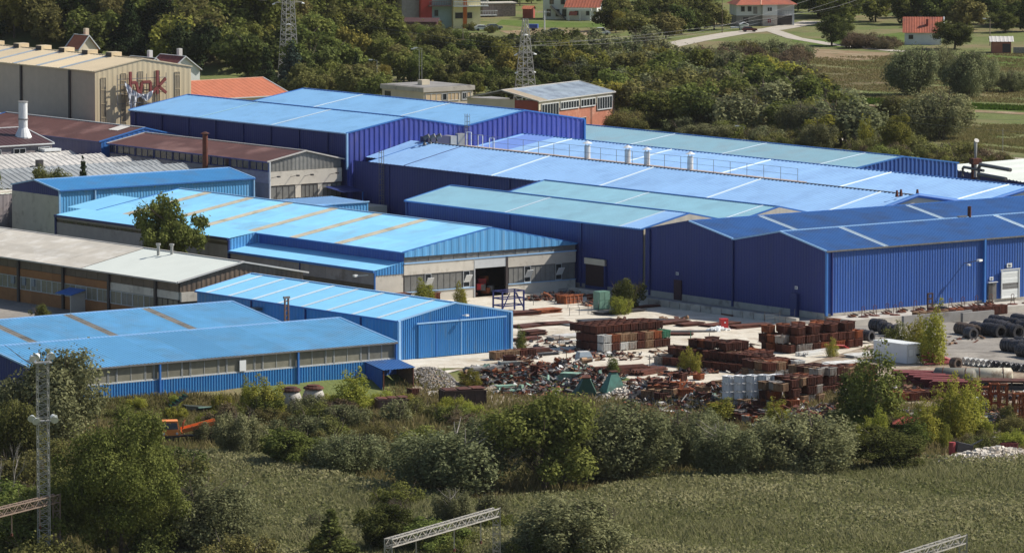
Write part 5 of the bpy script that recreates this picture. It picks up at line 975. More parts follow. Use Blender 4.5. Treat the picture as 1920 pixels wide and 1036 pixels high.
def bare(px,py,H,label,m=bark_p,seed=3,n=9,lean=0.35):
    rg=random.Random(seed); t=thing('bare_shrub',label,'shrub',ground(px,py)); mb=MB()
    def grow(p,d,L,r,dep):
        q=p+d*L; mid=p+d*L*.5+Vector((rg.uniform(-1,1),rg.uniform(-1,1),rg.uniform(-.5,.5)))*L*.06
        mb.tube([p,mid,q],[r,r*.8,r*.55],4,cap=False)
        if dep>0:
            for k in range(3):
                dd=(d+Vector((rg.uniform(-1,1),rg.uniform(-1,1),rg.uniform(-.2,.7)))*.55).normalized(); grow(p+d*L*rg.uniform(.5,1),dd,L*.62,r*.5,dep-1)
    for k in range(n):
        a=rg.uniform(0,6.28); grow(Vector((0,0,-.2)),Vector((math.cos(a)*lean*1.6-.2,math.sin(a)*lean,1)).normalized(),H*.5,.075,3)
    mb.build('branches',m,t)
bare(905,925,8.2,'leafless shrub with pale grey fanned branches in the middle of the shrub belt',seed=5,n=12,lean=.6)
bare(1035,920,6.0,'bare upright brown twigs at the foot of the central tree',bark,seed=8,n=10)
bare(770,985,4.0,'small leafless shrub among the reeds',bark,seed=9,n=7); bare(1155,1000,3.8,'leafless sapling beside the bottom willow bush',bark,seed=10,n=2,lean=.1)
bare(20,960,8,'leafless thin pale tree at the left edge beside the mast',seed=12,n=5,lean=.3); bare(48,905,7,'leafless reddish tree behind the floodlight mast',bark,seed=13,n=5,lean=.25)
# ground cover
def poly_pts(poly,n):
    W_=[ground(*p) for p in poly]; P=[(p.x,p.y) for p in W_]; x0,x1=min(p[0] for p in P),max(p[0] for p in P); y0,y1=min(p[1] for p in P),max(p[1] for p in P)
    out=[]; 
    while sum(len(o) for o in out)<n:
        X=NR.uniform(x0,x1,n); Y=NR.uniform(y0,y1,n); c=np.zeros(n,bool); j=len(P)-1
        for i in range(len(P)):
            xi,yi=P[i];xj,yj=P[j]
            with np.errstate(divide='ignore',invalid='ignore'):
                cc=((yi>Y)!=(yj>Y))&(X<(xj-xi)*(Y-yi)/(yj-yi+1e-12)+xi)
            c^=cc; j=i
        out.append(np.stack([X[c],Y[c]],1))
    P=np.concatenate(out)[:n]; return P
def blades(name,poly,n,hmin,hmax,wd_,m,tonefn=None,lean=.35,clump=None):
    P=poly_pts(poly,n); X,Y=P[:,0],P[:,1]
    # smooth height/tone field
    f=(np.sin(X*.31+np.sin(Y*.17)*2)+np.sin(Y*.23+X*.11+1.3)+np.sin(X*.9+Y*.5)*.5)/2.5*.5+.5
    if clump: k=NR.uniform(size=len(X))<np.clip((f-clump)*3,0.05,1); X,Y,f=X[k],Y[k],f[k]
    n=len(X); Z=np.array([TZ(a,b) for a,b in zip(X,Y)])
    Hh=NR.uniform(hmin,hmax,n)*(.75+.5*f); a=NR.uniform(0,6.283,n); dx,dy=np.cos(a),np.sin(a); lx=NR.normal(size=n)*lean*Hh; ly=NR.normal(size=n)*lean*Hh
    ww=wd_*NR.uniform(.6,1.4,n)/2
    v0=np.stack([X-dx*ww,Y-dy*ww,Z-.1],1); v1=np.stack([X+dx*ww,Y+dy*ww,Z-.1],1); v2=np.stack([X+lx*.5+dx*ww*1.1,Y+ly*.5+dy*ww*1.1,Z+Hh*.6],1); v3=np.stack([X+lx,Y+ly,Z+Hh],1)
    V=np.stack([v0,v1,v2,v3],1).reshape(-1,3)
    me=bpy.data.meshes.new(name); me.vertices.add(4*n); me.vertices.foreach_set('co',V.ravel().astype(np.float32)); me.loops.add(4*n); me.loops.foreach_set('vertex_index',np.arange(4*n,dtype=np.int32)); me.polygons.add(n)
    me.polygons.foreach_set('loop_start',np.arange(0,4*n,4,dtype=np.int32)); me.update(calc_edges=True)
    tone=np.clip(NR.uniform(size=n)**1.5*.7+f*.25,0,1); at_=me.attributes.new('tone','FLOAT','POINT')
    tv=np.stack([tone*.3,tone*.3,tone*.8,tone],1).ravel(); at_.data.foreach_set('value',tv.astype(np.float32))
    o=link(name,me,m); return tag(o,kind='stuff')
tag(blades('reed_bed',[(330,865),(480,862),(620,905),(760,930),(900,950),(1100,935),(1250,905),(1420,905),(1560,888),(1700,878),(1960,872),(1960,1080),(330,1080)],120000,.8,1.7,.10,L_rd),'dense bed of grey green and tan reeds covering the foreground','reeds')
RP=[(330,865),(480,862),(620,905),(760,930),(900,950),(1100,935),(1250,905),(1420,905),(1560,888),(1700,878),(1960,872),(1960,1080),(330,1080)]
P_=poly_pts(RP,150000); X,Y=P_[:,0],P_[:,1]; f=(np.sin(X*.13+np.sin(Y*.09)*2.5)+np.sin(Y*.12+X*.06+1.3)+np.sin(X*.45+Y*.31)*.6)/2.6*.5+.5; n=len(X)
Z=np.array([TZ(a,b) for a,b in zip(X,Y)])+(.8+.8*f)*NR.uniform(.55,1.15,n)
me=leaf_mesh('reed_leaves',np.stack([X,Y,Z],1),NR.normal(size=(n,3))+np.array([.2,-.3,.6]),NR.uniform(.12,.34,n),np.clip(NR.uniform(size=n)**1.4*.75+(f-.3)*.5,0,1),1.6)
tag(tag(link('reed_leaves',me,L_rd),kind='stuff'),'fine grey green and straw reed leaves and tips over the reed bed','reeds')
tag(blades('scrub_grass',[(-30,800),(180,800),(400,800),(700,790),(900,760),(1080,750),(1300,790),(1560,810),(1960,850),(1960,880),(1560,895),(1250,910),(1100,940),(900,955),(480,870),(330,1080),(-30,1080)],90000,.4,1.3,.12,L_gr),'rough olive grass and weeds under the belt of shrubs','grass')
tag(blades('yard_weeds',[(120,742),(500,765),(700,745),(770,705),(800,690),(1000,740),(1300,750),(1620,720),(1800,730),(1960,790),(1960,860),(1560,830),(1200,790),(900,790),(600,810),(200,810)],60000,.2,.9,.11,L_gr,clump=.3),'patches of weeds growing between the scrap','weeds')
tag(blades('low_weeds',[(120,752),(745,745),(720,800),(400,810),(150,800)],36000,.3,.8,.11,L_gr),'low olive and straw coloured weeds in front of the azure twin hall','weeds')
for pl,nn,lb in (([(1420,110),(1960,100),(1960,196),(1660,186),(1480,178)],60000,'rough grass tufts in the far meadow above the earth track'),([(1560,222),(1960,236),(1960,294),(1700,258)],30000,'rough grass tufts in the far meadow below the earth track')):
    tag(blades('meadow_grass',pl,nn,.15,.4,.2,L_gr,clump=.1),lb,'grass')
tag(blades('lush_tufts',[(1470,176),(1660,188),(1960,202),(1960,210),(1660,198),(1460,188)],14000,.3,.7,.22,L_gb),'bright green vegetation beside the earth track','grass')
tag(blades('slope_grass',[(700,70),(960,75),(940,130),(880,150),(730,120)],30000,.2,.6,.22,L_gr,clump=.1),'rough grass on the terraces below the apartment house','grass')
# ======================================================================= YARD: CRATES
def crate_mesh(wd_,dp,h,ribs=5,full=False):
    mb=MB(); t=.07
    for s_ in(-1,1):
        mb.b2(-wd_/2,wd_/2,s_*dp/2-t/2,s_*dp/2+t/2,.12,h); mb.b2(s_*wd_/2-t/2,s_*wd_/2+t/2,-dp/2+t/2+.003,dp/2-t/2-.003,.12,h-.004)
        for k in range(ribs):
            q=-wd_/2+.1+(wd_-.2)*k/(ribs-1); mb.b2(q-.035,q+.035,s_*(dp/2+.075)-.035,s_*(dp/2+.075)+.035,.12,h-.05)
            q=-dp/2+.1+(dp-.2)*k/(ribs-1); mb.b2(s_*(wd_/2+.075)-.035,s_*(wd_/2+.075)+.035,q-.035,q+.035,.12,h-.05)
    mb.b2(-wd_/2+.04,wd_/2-.04,-dp/2+.04,dp/2-.04,.10,.17 if not full else h*.85)
    for sx in(-1,1):
        for sy in(-1,1): mb.b2(sx*(wd_/2-.1)-.07,sx*(wd_/2-.1)+.07,sy*(dp/2-.1)-.07,sy*(dp/2-.1)+.07,0,.12)
    for s_ in(-1,1): mb.b2(-wd_/2-.1,wd_/2+.1,s_*(dp/2+.08)-.05,s_*(dp/2+.08)+.05,h-.07,h); mb.b2(s_*(wd_/2+.08)-.05,s_*(wd_/2+.08)+.05,-dp/2+.03,dp/2-.03,h-.07,h-.003)
    return mb.mesh('crate')
CR=[crate_mesh(1.3,1.3,1.12),crate_mesh(1.3,1.3,1.12,5,True),crate_mesh(1.5,1.3,1.35,6),crate_mesh(1.15,1.0,.8,4),crate_mesh(1.0,1.2,1.02,3,True)]
CN={rust:'rust brown',rust_o:'orange rusted',rust_t:'tan',gry_c:'grey',wht_c:'whitish',grn_c:'green'}
def crate(u,v,z,m,label,group,k=0,rot=0.0,base=None):
    p=w(u,v,0); b=TZ(p.x,p.y)+.05 if base is None else base
    o=link('crate',CR[k],m,None,(p.x,p.y,b+z),AZ+rot+random.uniform(-.03,.03)); o['label']=label; o['category']='crate'; o['group']=group; return o
# big stack in the yard
GA='crates of the big stack in the middle of the yard'
low=[wht_c,rust,wht_c,gry_c,rust,rust_t,rust,rust]; up=[wht_c,rust_o,rust_t,rust_t,rust,rust_t,rust_o,grn_c]; PW=['left','','','','','','','right']
for i in range(8):
    for lay,cols in((0,low),(1,up)):
        c=cols[i]; o_=ORD[i+1]; crate(23.8+i*1.48,10.3,lay*1.16,c,f"{CN[c]} crate, {'lower' if lay==0 else 'upper'} front row of the yard stack, {o_} from left",GA,0)
for j in range(1,4):
    for lay in range(2):
        crate(23.8-.1*j,10.3+j*1.45,lay*1.16,rust,f"rust brown crate on the yard stack's shaded left side, {'lower' if lay==0 else 'upper'} layer, {ORD[j]} from front",GA,0)
    for lay in range(2): crate(23.8+7*1.48,10.3+j*1.45,lay*1.16,rust,'rust brown crate on the far right side of the yard stack',GA,0)
for j in range(1,5):
    for i in range(8 if j<4 else 6):
        crate(23.8+i*1.48-.05*j,10.3+j*1.45+.1,2.32 if j>0 else 1.2,rust,f"open rust brown crate on top of the yard stack, {ORD[j]} row, {ORD[i+1]} from left",GA,0)
    for i in range(1,7):
        if j<2: crate(23.8+i*1.48,10.3+j*1.45,1.16,rust,'rust brown crate inside the middle layer of the yard stack',GA,0)
# long low row of crates
GB='crates of the long low row'; a0=Vector((20.7,-5.9)); b0=Vector((24.6,-25.0)); L=(b0-a0).length; dr=(b0-a0)/L; nr_=Vector((-dr.y,dr.x)); rr=math.atan2(dr.y,dr.x)
for r in range(3):
    for i in range(int(L/1.45)+1):
        q=a0+dr*(i*1.45)-nr_*0+nr_*(r*1.45); c=rust if not (r==0 and i in(0,)) else gry_c
        if i==int(L/1.45) and r<2: c=rust_o
        nm='front' if r==0 else ('middle' if r==1 else 'back'); sc=crate(q.x,q.y,0,c,f"{CN[c]} open crate, {nm} line of the long low row, {ORD[i+1]} from far end",GB,0,rr)
        if r>0 and random.random()<.85: crate(q.x,q.y,1.16,rust,f"upper rust brown crate on the {nm} line of the long row, {ORD[i+1]} place",GB,0,rr)
def heap(px0,px1,cols_,rows_,lays,group,labbase,mats_,ks=(0,),org=None,step=1.52,skip=.22,rot=0.0,jit=.22,zb=0,profile=None):
    A=Vector(uvof(ground(*px0))) if org is None else Vector(org)
    for i in range(cols_):
        for j in range(rows_):
            n=lays if profile is None else profile(i,j)
            for l in range(n):
                vis=(j==0) or (i==0) or (i==cols_-1) or (l==n-1)
                if not vis or random.random()<skip*(l>0): continue
                c=random.choice(mats_ if (j==0 or i==0) else [rust,rust,rust_o,rust]); cs,sn=math.cos(rot),math.sin(rot); x,y=i*step+random.uniform(-jit,jit),j*step+random.uniform(-jit,jit)
                k=random.choice(ks); hgt=[1.16,1.16,1.4,.84,1.05][k]
                crate(A.x+x*cs-y*sn,A.y+x*sn+y*cs,zb+l*hgt,c,labbase.format(c=CN[c],lay=['bottom','second','third','fourth'][l],col=ORD[i+1],row=['front','second','third','fourth','fifth','sixth','seventh','eighth'][j]),group,k,rot+random.uniform(-.24,.24))
heap((1392,694),None,4,7,3,'crates of the large heap left of the white pipes','{c} crate, {lay} layer, {col} column, {row} row, large heap left of white posts',[rust,rust,gry_c,rust_t,rust_o,rust],rot=R(4),profile=lambda i,j: 2 if j<2 else (3 if i<3 else 2))
heap((1440,712),None,4,4,2,'crates of the lower heap behind the white crates','{c} crate, {lay} layer, {col} column, {row} row, heap behind the white crates',[rust,rust_t,gry_c,rust_t,wht_c,rust],rot=R(-6),skip=.2)
heap((1480,662),None,9,4,3,'crates of the dark heap below the navy corner','{c} crate, {lay} layer, {col} column, {row} row, dark heap below the royal blue corner',[rust,rust,rust,rust_o,gry_c],rot=R(2),profile=lambda i,j: 2+((i*3+j)%2),skip=.1)
heap((1468,768),None,5,3,3,'crates of the heap in front of the big poplar','{c} crate, {lay} layer, {col} column, {row} row, heap before the big poplar',[rust_t,rust,rust_o,rust_t,gry_c,rust],rot=R(5),skip=.15)
heap((1588,722),None,4,3,2,'crates right of the tan crates','{c} crate, {lay} layer, {col} column, {row} row, behind the big poplar',[rust,rust_o,rust,rust_t],rot=R(12))
heap((1690,752),None,5,2,1,'crates below the maroon frames','{c} crate, {lay} layer, {col} column, {row} row, below the maroon frames',[rust,rust,rust_o],rot=R(-20))
heap((1250,745),None,3,3,1,'crates among the scrap before the long row','{c} crate, {lay} layer, {col} column, {row} row, scrap before the long row',[rust,rust_t,rust_o],rot=R(20),jit=.5)
heap((1400,795),None,5,2,1,'crates among the scrap below the white crates','{c} crate, {lay} layer, {col} column, {row} row, scrap below the white crates',[rust,gry_c,rust_o],rot=R(-15),jit=.5)
heap((1535,740),None,3,4,3,'crates of the heap in front of the big poplar','{c} crate, {lay} layer, {col} column, {row} row, right of the tan crates',[rust_t,rust,gry_c,rust],rot=R(0),skip=.15)
for i in range(5):
    for l in range(3):
        q=Vector(uvof(ground(1366+i*22.5,750-i*.6))); crate(q.x,q.y,l*1.06,M_('bright_white_crate',(.74,.75,.76),.6,0,.06,2.0,col2=(.5,.47,.43),c2amt=.25),f"white crate, {['bottom','middle','top'][l]} of the {ORD[i+1]} white column from left",'row of white crates',4,R(8))
    q=Vector(uvof(ground(1376+i*21,741-i*.6)))
    for l in range(2): crate(q.x+.3,q.y+1.6,l*.84,gry_c,f"grey crate behind the {ORD[i+1]} white column, {['lower','upper'][l]} one",'grey crates behind the white ones',3,R(8))
cm=[rust_t,rust_t,rust,rust_t,rust,rust_o,rust,rust,rust,rust,rust,rust]
for i in range(12): crate(82.6+i*1.42,12.1,0,cm[i],f"{CN[cm[i]]} crate in the row against the concrete platform, {ORD[i+1]} from left",'crates along the concrete platform',2)
pm_=[rust_t,rust_t,rust_t,rust,rust]
for i in range(5): crate(6.4+i*1.42,11.9,0,pm_[i],f"{CN[pm_[i]]} crate beside the corner of the azure ribbed hall, {ORD[i+1]} from left",'crates at the corner of the azure hall',0)
for (px,py,m,lab,k) in ((1590,745,gry_c,'grey crate left of the large poplar trunk',0),(1575,722,rust,'rusty crate left of the large poplar',0),(1560,700,rust_t,'tan crate near the white boards',0),(1350,725,rust_t,'tan crate behind the white columns',3),(1275,715,rust,'rusty crate before the middle of the long row',0),(1310,712,rust_o,'orange rusted crate before the long row',3),(1425,768,rust,'rusty crate lying right below the white crates',0),(1395,760,rust_t,'tan crate lying below the white crates',3),(955,712-30,rust,'single rusty crate above the scrap heap',0),(1008,700,rust,'rusty crate standing alone at the upper edge of the scrap heap',0),(1248,683,gry_c,'grey crate at the far end of the long low row',2),(1052,565,rust,'rusty crate near the green cabinet',0),(1112,566,rust,'rusty crate beside the green cabinet',0),(1318,740,rust_t,'tan crate left of the white crates',0),(1322,752,rust,'rusty crate in front of the tan crate left of the white crates',0),(1390,785,gry_c,'grey crate in the scrap below the white crates',0),(1410,795,rust_o,'orange rusted crate in the scrap below the white crates',0),(1540,808,rust,'rusty crate half hidden by shrubs near the poplar',0),(1340,772,rust_o,'orange rusted crate beside the white sheet',0),(1240,752,rust,'dark crate left of the white sheet',0),(1285,748,rust_o,'tall orange rusted crate in the scrap',2)):
    q=uvof(ground(px,py)); crate(q[0],q[1],0,m,lab,'loose crates in the scrap yard',k,random.uniform(-.5,.5))
# ---------------------------------------------------------------- sheet piles, beams
def pile(px,py,wd_,dp,n,m,label,rot=0.0,th=.10,cat='sheet pile',name='sheet_pile',beam=False):
    g=ground(px,py); t=thing(name,label,cat,(g.x,g.y,g.z+.06),AZ+rot)
    for k in range(n):
        if beam:
            lay=k//6; kk=k%6; b=MB(); y=(kk-2.5)*dp/6; b.b2(-wd_/2,wd_/2,y-.10,y+.10,lay*.24,lay*.24+.20); o=b.build('beam',m,t)
            o.rotation_euler[2]=random.uniform(-.05,.05); o.location=(random.uniform(-.3,.3),0,0)
        else:
            b=MB().b2(-wd_/2*random.uniform(.8,1),wd_/2*random.uniform(.8,1),-dp/2*random.uniform(.8,1),dp/2*random.uniform(.8,1),k*th,k*th+th*.7); o=b.build('plate',m,t); o.rotation_euler[2]=random.uniform(-.10,.10); o.location=(random.uniform(-.2,.2),random.uniform(-.2,.2),0)
for a in ((978,590,5.5,2.6,5,rust,'pile of rusty plates left of the orange brown plates'),(1022,586,5,2.6,6,rust_o,'pile of orange brown plates in front of the blue stillage'),(1145,588,6,2.4,4,dkgrey,'dark plates stacked near the green bush'),(1185,584,4.5,2.0,3,dkgrey,'small dark plates right of the dark plates near the bush'),
 (1122,604,6,3,4,dkgrey,'dark sheets behind the yard stack'),(990,612,6.5,3,3,rust,'flat rusty sheets beside the azure ribbed hall'),(1040,608,6,3,3,rust,'flat rusty sheets in the middle of the upper yard'),(1082,609,4.5,2.4,2,mdgrey,'grey flat sheets behind the dark sheets'),(1222,602,8,4,2,dkgrey,'wide dark sheets right of the yard stack'),(1258,606,6,3,4,rust,'rusty plates on the wide dark sheets'),
 (1296,610,4.5,2,4,rust,'small pile of rusty plates in the bright yard'),(1352,609,7,2.4,3,rust,'rusty strips left of the red machine box'),(1405,613,7,2.2,4,rust,'long rusty strips right of the red machine box'),(1270,628,5,1.6,3,rust,'narrow rusty strips nearest the yard stack'),(1300,622,8,1.2,2,mdgrey,'long grey strips in the bright yard'),(1200,577,7,1.6,3,rust,'rusty strips in the shade of the navy wall'),
 (1000,628,3.5,2.2,7,rust,'tall uneven pile of rusty plates'),(985,638,5,1.8,4,rust,'low rusty pile at the fence'),(1075,632,5.5,2.6,4,wht_c,'pile of white sheets behind the wire fence'),(1040,638,2.4,1.6,6,gry_c,'grey sheets beside the white sheets'),(995,660,6,2.4,5,rust,'rusty sheets behind the dark poplar'),(1015,666,6,1.2,3,dkgrey,'dark strips beside the crates at the azure hall'),
 (900,694,4.4,2.4,5,concrete_d,'stack of concrete slabs at the edge of the apron'),(940,690,4,2.2,5,concrete_d,'second stack of concrete slabs, darker'),(1268,768,6,3,1,wht_c,'large white sheet lying in the scrap'),(1620,668,6,2.6,4,wht_c,'white panels stacked left of the white cabin'),(1585,682,7,2.6,3,wht_c,'white panels lying below the cabin'),(1555,690,5,2.2,2,wht_c,'white boards among the crates'),(1870,820,5,1.5,2,wht_c,'pale boards right of the blue trusses'),(1760,858,8,1.4,2,rust_t,'pale timbers above the rubble')):
    pile(*a,rot=random.uniform(-.15,.15)+(R(-40) if a[0] in(1222,1300,1270) else 0))
for a in ((1200,602,0,0,0,0,0),): pass
pile(1330,585,13,1.8,12,rust,'long bundle of rusty beams in the shade of the navy wall',rot=R(90),cat='beam bundle',name='beam_bundle',beam=True)
pile(1165,700,7.5,3.0,24,rust,'heap of dark rails beyond the green hoppers',rot=R(-8),cat='rail heap',name='rail_heap',beam=True)
pile(1215,700,6,2.4,18,rust,'heap of rusty rails left of the long crate row',rot=R(20),cat='rail heap',name='rail_heap',beam=True)
pile(868,556,5.0,1.4,12,rust,'rusty beams before the open gate',rot=R(4),cat='beam bundle',name='beam_bundle',beam=True)
pile(1080,640,5.5,1.0,6,wht_c,'white pipes lying behind the yard fence',cat='pipe bundle',name='pipe_bundle',beam=True)
pile(1530,664,6.5,2.4,12,wht_c,'white and grey posts lying on the ground right of the crate heap',rot=R(10),cat='post bundle',name='post_bundle',beam=True)
def rods(px,py,pts_fn,m,label,n,r=.08,name='pipe_bundle',cat='pipe bundle'):
    g=ground(px,py); t=thing(name,label,cat,g,AZ)
    for k in range(n): MB().tube(pts_fn(k),r,6).build('pipe',m,t)
rods(1748,682,lambda k:[(-2+k*.22,-.6+.5*(k%3),.2+.5*(k%4)),(2.4+k*.15,-2.4+.3*k,.3)],pink_p,'sloping bundle of dull red pipes right of the white cabin',9,.13)
rods(1545,655,lambda k:[(-3,-.2*k,.8+.1*k),(2.6,-.2*k-.6,.5),(3.2,-.2*k-1,.1)],red_p,'thin red bars lying across the white posts',4,.07)
rods(1325,690,lambda k:[(-1.5+k*.5,0,.1),(-1+k*.5,.3*k,2.0-.2*k)],rust_o,'tangle of orange red frames in front of the long crate row',6,.09)
# scrap heaps (nobody could count the pieces)
def scrap(px,py,ru,rv,hh,n,label,mats_=None,seed=1):
    n=int(n*1.7); ru*=1.12; rv*=1.15
    g=ground(px,py); rg=random.Random(seed); mats_=mats_ or [rust,rust_o,dkgrey,gry_c,wht_c,mdgrey,rust,pgrn]; mb=MB(); cu,cv=uvof(g)
    for k in range(n):
        a=rg.uniform(0,6.28); q=math.sqrt(rg.random()); u=cu+ru*q*math.cos(a); v=cv+rv*q*math.sin(a); p=w(u,v,0); zt=hh*(1-q*q)**.7*(.6+.4*math.sin(u*1.7+seed)*math.cos(v*1.3)); z=TZ(p.x,p.y)+rg.random()*max(.15,zt)
        ty=rg.random(); rot=Matrix.Rotation(rg.uniform(0,6.28),3,'Z')@Matrix.Rotation(rg.uniform(-.7,.7),3,'X')@Matrix.Rotation(rg.uniform(-.5,.5),3,'Y'); mi=rg.randrange(len(mats_))
        if ty<.4: mb.box((p.x,p.y,z),(rg.uniform(.3,1.1),rg.uniform(.2,.8),rg.uniform(.04,.12)),rot=rot,mi=mi)
        elif ty<.7: mb.box((p.x,p.y,z),(rg.uniform(.8,2.4),rg.uniform(.06,.16),rg.uniform(.06,.16)),rot=rot,mi=mi)
        elif ty<.88: mb.box((p.x,p.y,z),(rg.uniform(.3,.8),rg.uniform(.3,.7),rg.uniform(.2,.5)),rot=rot,mi=mi)
        else:
            d=rot@Vector((1,0,0)); c=Vector((p.x,p.y,z)); L_=rg.uniform(.3,.9); mb.tube([c-d*L_,c+d*L_],rg.uniform(.08,.3),7,mi=mi)
    o=mb.build('scrap_heap',mats_,None); tag(o,label,'scrap heap',kind='stuff')
D=[rust,rust,rust_o,dkgrey,mdgrey,rust_t,dkgrey,rust]
for i,a in enumerate(((935,712,4.5,3.5,1.6,170,'mixed scrap with white and green pieces at the left of the scrap zone'),(985,700,4,4,1.5,160,'rust brown scrap below the azure hall corner'),(1000,735,5,4,1.4,170,'scrap of bent plates left of the green hoppers'),(1055,695,4,4.5,2.2,190,'tall rusty scrap around the wrecked white cab'),(1100,722,5,3.6,1.8,190,'dark scrap among the green hoppers'),(1060,555,4,2.5,1.0,90,'coils and scrap at the right end of the open gate hall'),(1020,560,3.5,2,.8,70,'grey scrap by the wall right of the stillage'),(1255,735,5,4.5,1.2,170,'scrap in front of the long crate row'),(1305,752,5,4.5,1.4,170,'rusty scrap left of the white crates'),(1185,762,5,3,.7,90,'low scrap of dark plates above the shrubs'),(1380,775,5,3,1.2,120,'scrap below the white crates'),(1430,700,3.5,4,1.1,90,'scrap between the crate heaps'),(1500,795,6,3.5,1.2,170,'dark scrap with white bits below the tan crates'),(1590,790,6,4.5,1.0,150,'rusty scrap under the big poplar'),(1860,850,8,2.4,.9,150,'scrap above the white rubble'),(1690,800,6,4,.8,120,'scrap around the red canopy'),(1560,735,4,4,1.4,110,'scrap right of the tan crates'),(1850,790,7,4,1.0,120,'scrap beneath the orange racks'),(1130,570,3.5,2,.8,50,'dark scrap in the shade by the green cabinet'),(1480,640,4,3,1.6,90,'orange and rust scrap behind the crate heap'))):
    scrap(*a,mats_=[rust,rust,rust_o,dkgrey,gry_c,wht_c,mdgrey,rust,pgrn,blk,rust,dkgrey,rust_t] if i in(0,2,3,4,8,12) else D,seed=i+3)
for i,a in enumerate(((1345,735,5,4,1.5,150,'brown scrap between the loose tan crate and the white crates'),(1270,775,6,2.5,.8,110,'scrap just above the narrow willow'),(1450,775,5,3,1.3,140,'mixed scrap right of the white crates'),(1220,718,5,3,1.0,110,'scrap around the rusty rails'),(970,672,3,2,.7,60,'small scrap beside the azure hall crates'),(1640,735,5,4,1.2,120,'rusty scrap behind the big poplar'),(1740,775,7,3,1.0,130,'dark scrap between the yellow poplars'),(1120,668,4,1.5,.6,60,'thin scrap along the edge of the bright yard'),(1550,770,6,3,1.2,140,'broken crates and plates left of the big poplar'),(1890,745,7,3,.8,110,'dark scrap beneath the long steel deck'))): scrap(*a,mats_=[rust,rust_o,dkgrey,rust_t,gry_c,rust,rust,mdgrey,rust,blk,rust,wht_c],seed=i+60)
for i,a in enumerate(((1290,700,4,2,.8,80,'rusty bits beside the little poplar at the long row'),(1500,735,4,3,1.3,110,'rusty bits around the tan crates'),(1600,765,6,3,1.0,140,'rust red scrap in front of the large poplar'),(1700,735,6,3,.9,120,'rust red scrap under the maroon frames'),(1800,745,6,3,.9,120,'rust red scrap left of the orange racks'),(1660,828,6,2,.6,80,'rust red scrap left of the red canopy'),(1900,775,5,3,1.0,110,'rust red scrap at the right edge behind the racks'))): scrap(*a,mats_=[rust,rust_o,rust,dkgrey,rust,rust_t],seed=i+90)
for i,a in enumerate(((1120,655,7,2,.12,30,'rust flakes and bits littering the ground left of the yard stack'),(1020,645,7,4,.15,36,'small rusty litter near the wire fence'),(1200,668,8,3,.12,36,'thin rusty litter in front of the yard stack'),(1180,606,9,4,.12,30,'rusty litter on the bright upper yard'),(1330,655,8,6,.12,40,'scattered rusty litter on the open bright yard'),(1760,640,8,5,.12,26,'dark litter on the grey yard between the coils'))): scrap(*a,mats_=[rust,rust_t,dkgrey,rust],seed=i+200)
def rubble(px,py,ru,rv,hh,n,label,m,s0=.15,s1=.5,seed=4):
    g=ground(px,py); rg=random.Random(seed); mb=MB(); cu,cv=uvof(g)
    for k in range(n):
        a=rg.uniform(0,6.28); q=math.sqrt(rg.random()); u=cu+ru*q*math.cos(a); v=cv+rv*q*math.sin(a); p=w(u,v,0); z=TZ(p.x,p.y)+hh*(1-q*q)*rg.uniform(.75,1.05); s_=rg.uniform(s0,s1)
        rot=Matrix.Rotation(rg.uniform(0,6.28),3,'Z')@Matrix.Rotation(rg.uniform(-1.5,1.5),3,'X'); mb.box((p.x,p.y,z),(s_*1.3,s_,s_*.7),rot=rot)
    tag(mb.build('rubble_pile',m,None),label,'rubble',kind='stuff')
pr=M_('pale_rubble',(.62,.57,.50),.9,0,.25,2,col2=(.40,.30,.22),c2amt=.35)
rubble(1862,872,8,3.5,2.1,1100,'pale stone rubble at the right edge above the reeds',pr); rubble(1812,872,4,3,1.5,380,'smaller pale rubble left of the main rubble',pr,seed=5)
rubble(812,712,3.4,3.2,1.2,900,'mound of grey gravel behind the blue porch',M_('gravel_grey',(.40,.37,.34),.95,0,.2,3),.06,.2,6); rubble(815,740,2.6,1.0,.5,250,'low heap of pale rubble beside the rusty container',pr,.1,.3,7); rubble(1165,735,5,2.2,.5,260,'flat pale rubble right of the green hoppers',pr,.1,.35,8)
# ---------------------------------------------------------------- coils
def coil_mesh(Rr,L,n,ri=.62,wob=.06,seed=0):
    rg=random.Random(seed); mb=MB(); st=10
    for k in range(n):
        x=L*(k+.5)/n; r=Rr*(1+rg.uniform(-wob,wob)); oy,oz=rg.uniform(-wob,wob)*Rr,rg.uniform(-wob,wob)*Rr; hw=L/n*.42; vs=[];fs=[]; tx=rg.uniform(-.05,.05)
        for i in range(14):
            a=2*math.pi*i/14; c,s_=math.cos(a),math.sin(a)
            for rr_,xx in((r,-hw),(r*1.04,0),(r,hw),(r*ri,hw),(r*ri,-hw)): vs.append((x+xx+tx*c,oy+rr_*c,max(-Rr*.9,oz+rr_*s_)))
        for i in range(14):
            i2=(i+1)%14
            for q in range(5): fs.append((i*5+q,i*5+(q+1)%5,i2*5+(q+1)%5,i2*5+q))
        mb.add(vs,fs)
    return mb.mesh('coil')
CM={}
def coil(px,py,Rr,L,label,rot=0.0,m=None,z=0.0,seed=0,base=None):
    key=(Rr,L,seed%3); 
    if key not in CM: CM[key]=coil_mesh(Rr,L,max(3,int(L/.34)),.62,.06,seed)
    g=ground(px,py) if base is None else base; o=link('wire_coil',CM[key],m or coil_m,None,(g.x,g.y,g.z+Rr*.93+z),AZ-R(90)+rot); tag(o,label,'wire coil','wire coils stored in the yard'); return o
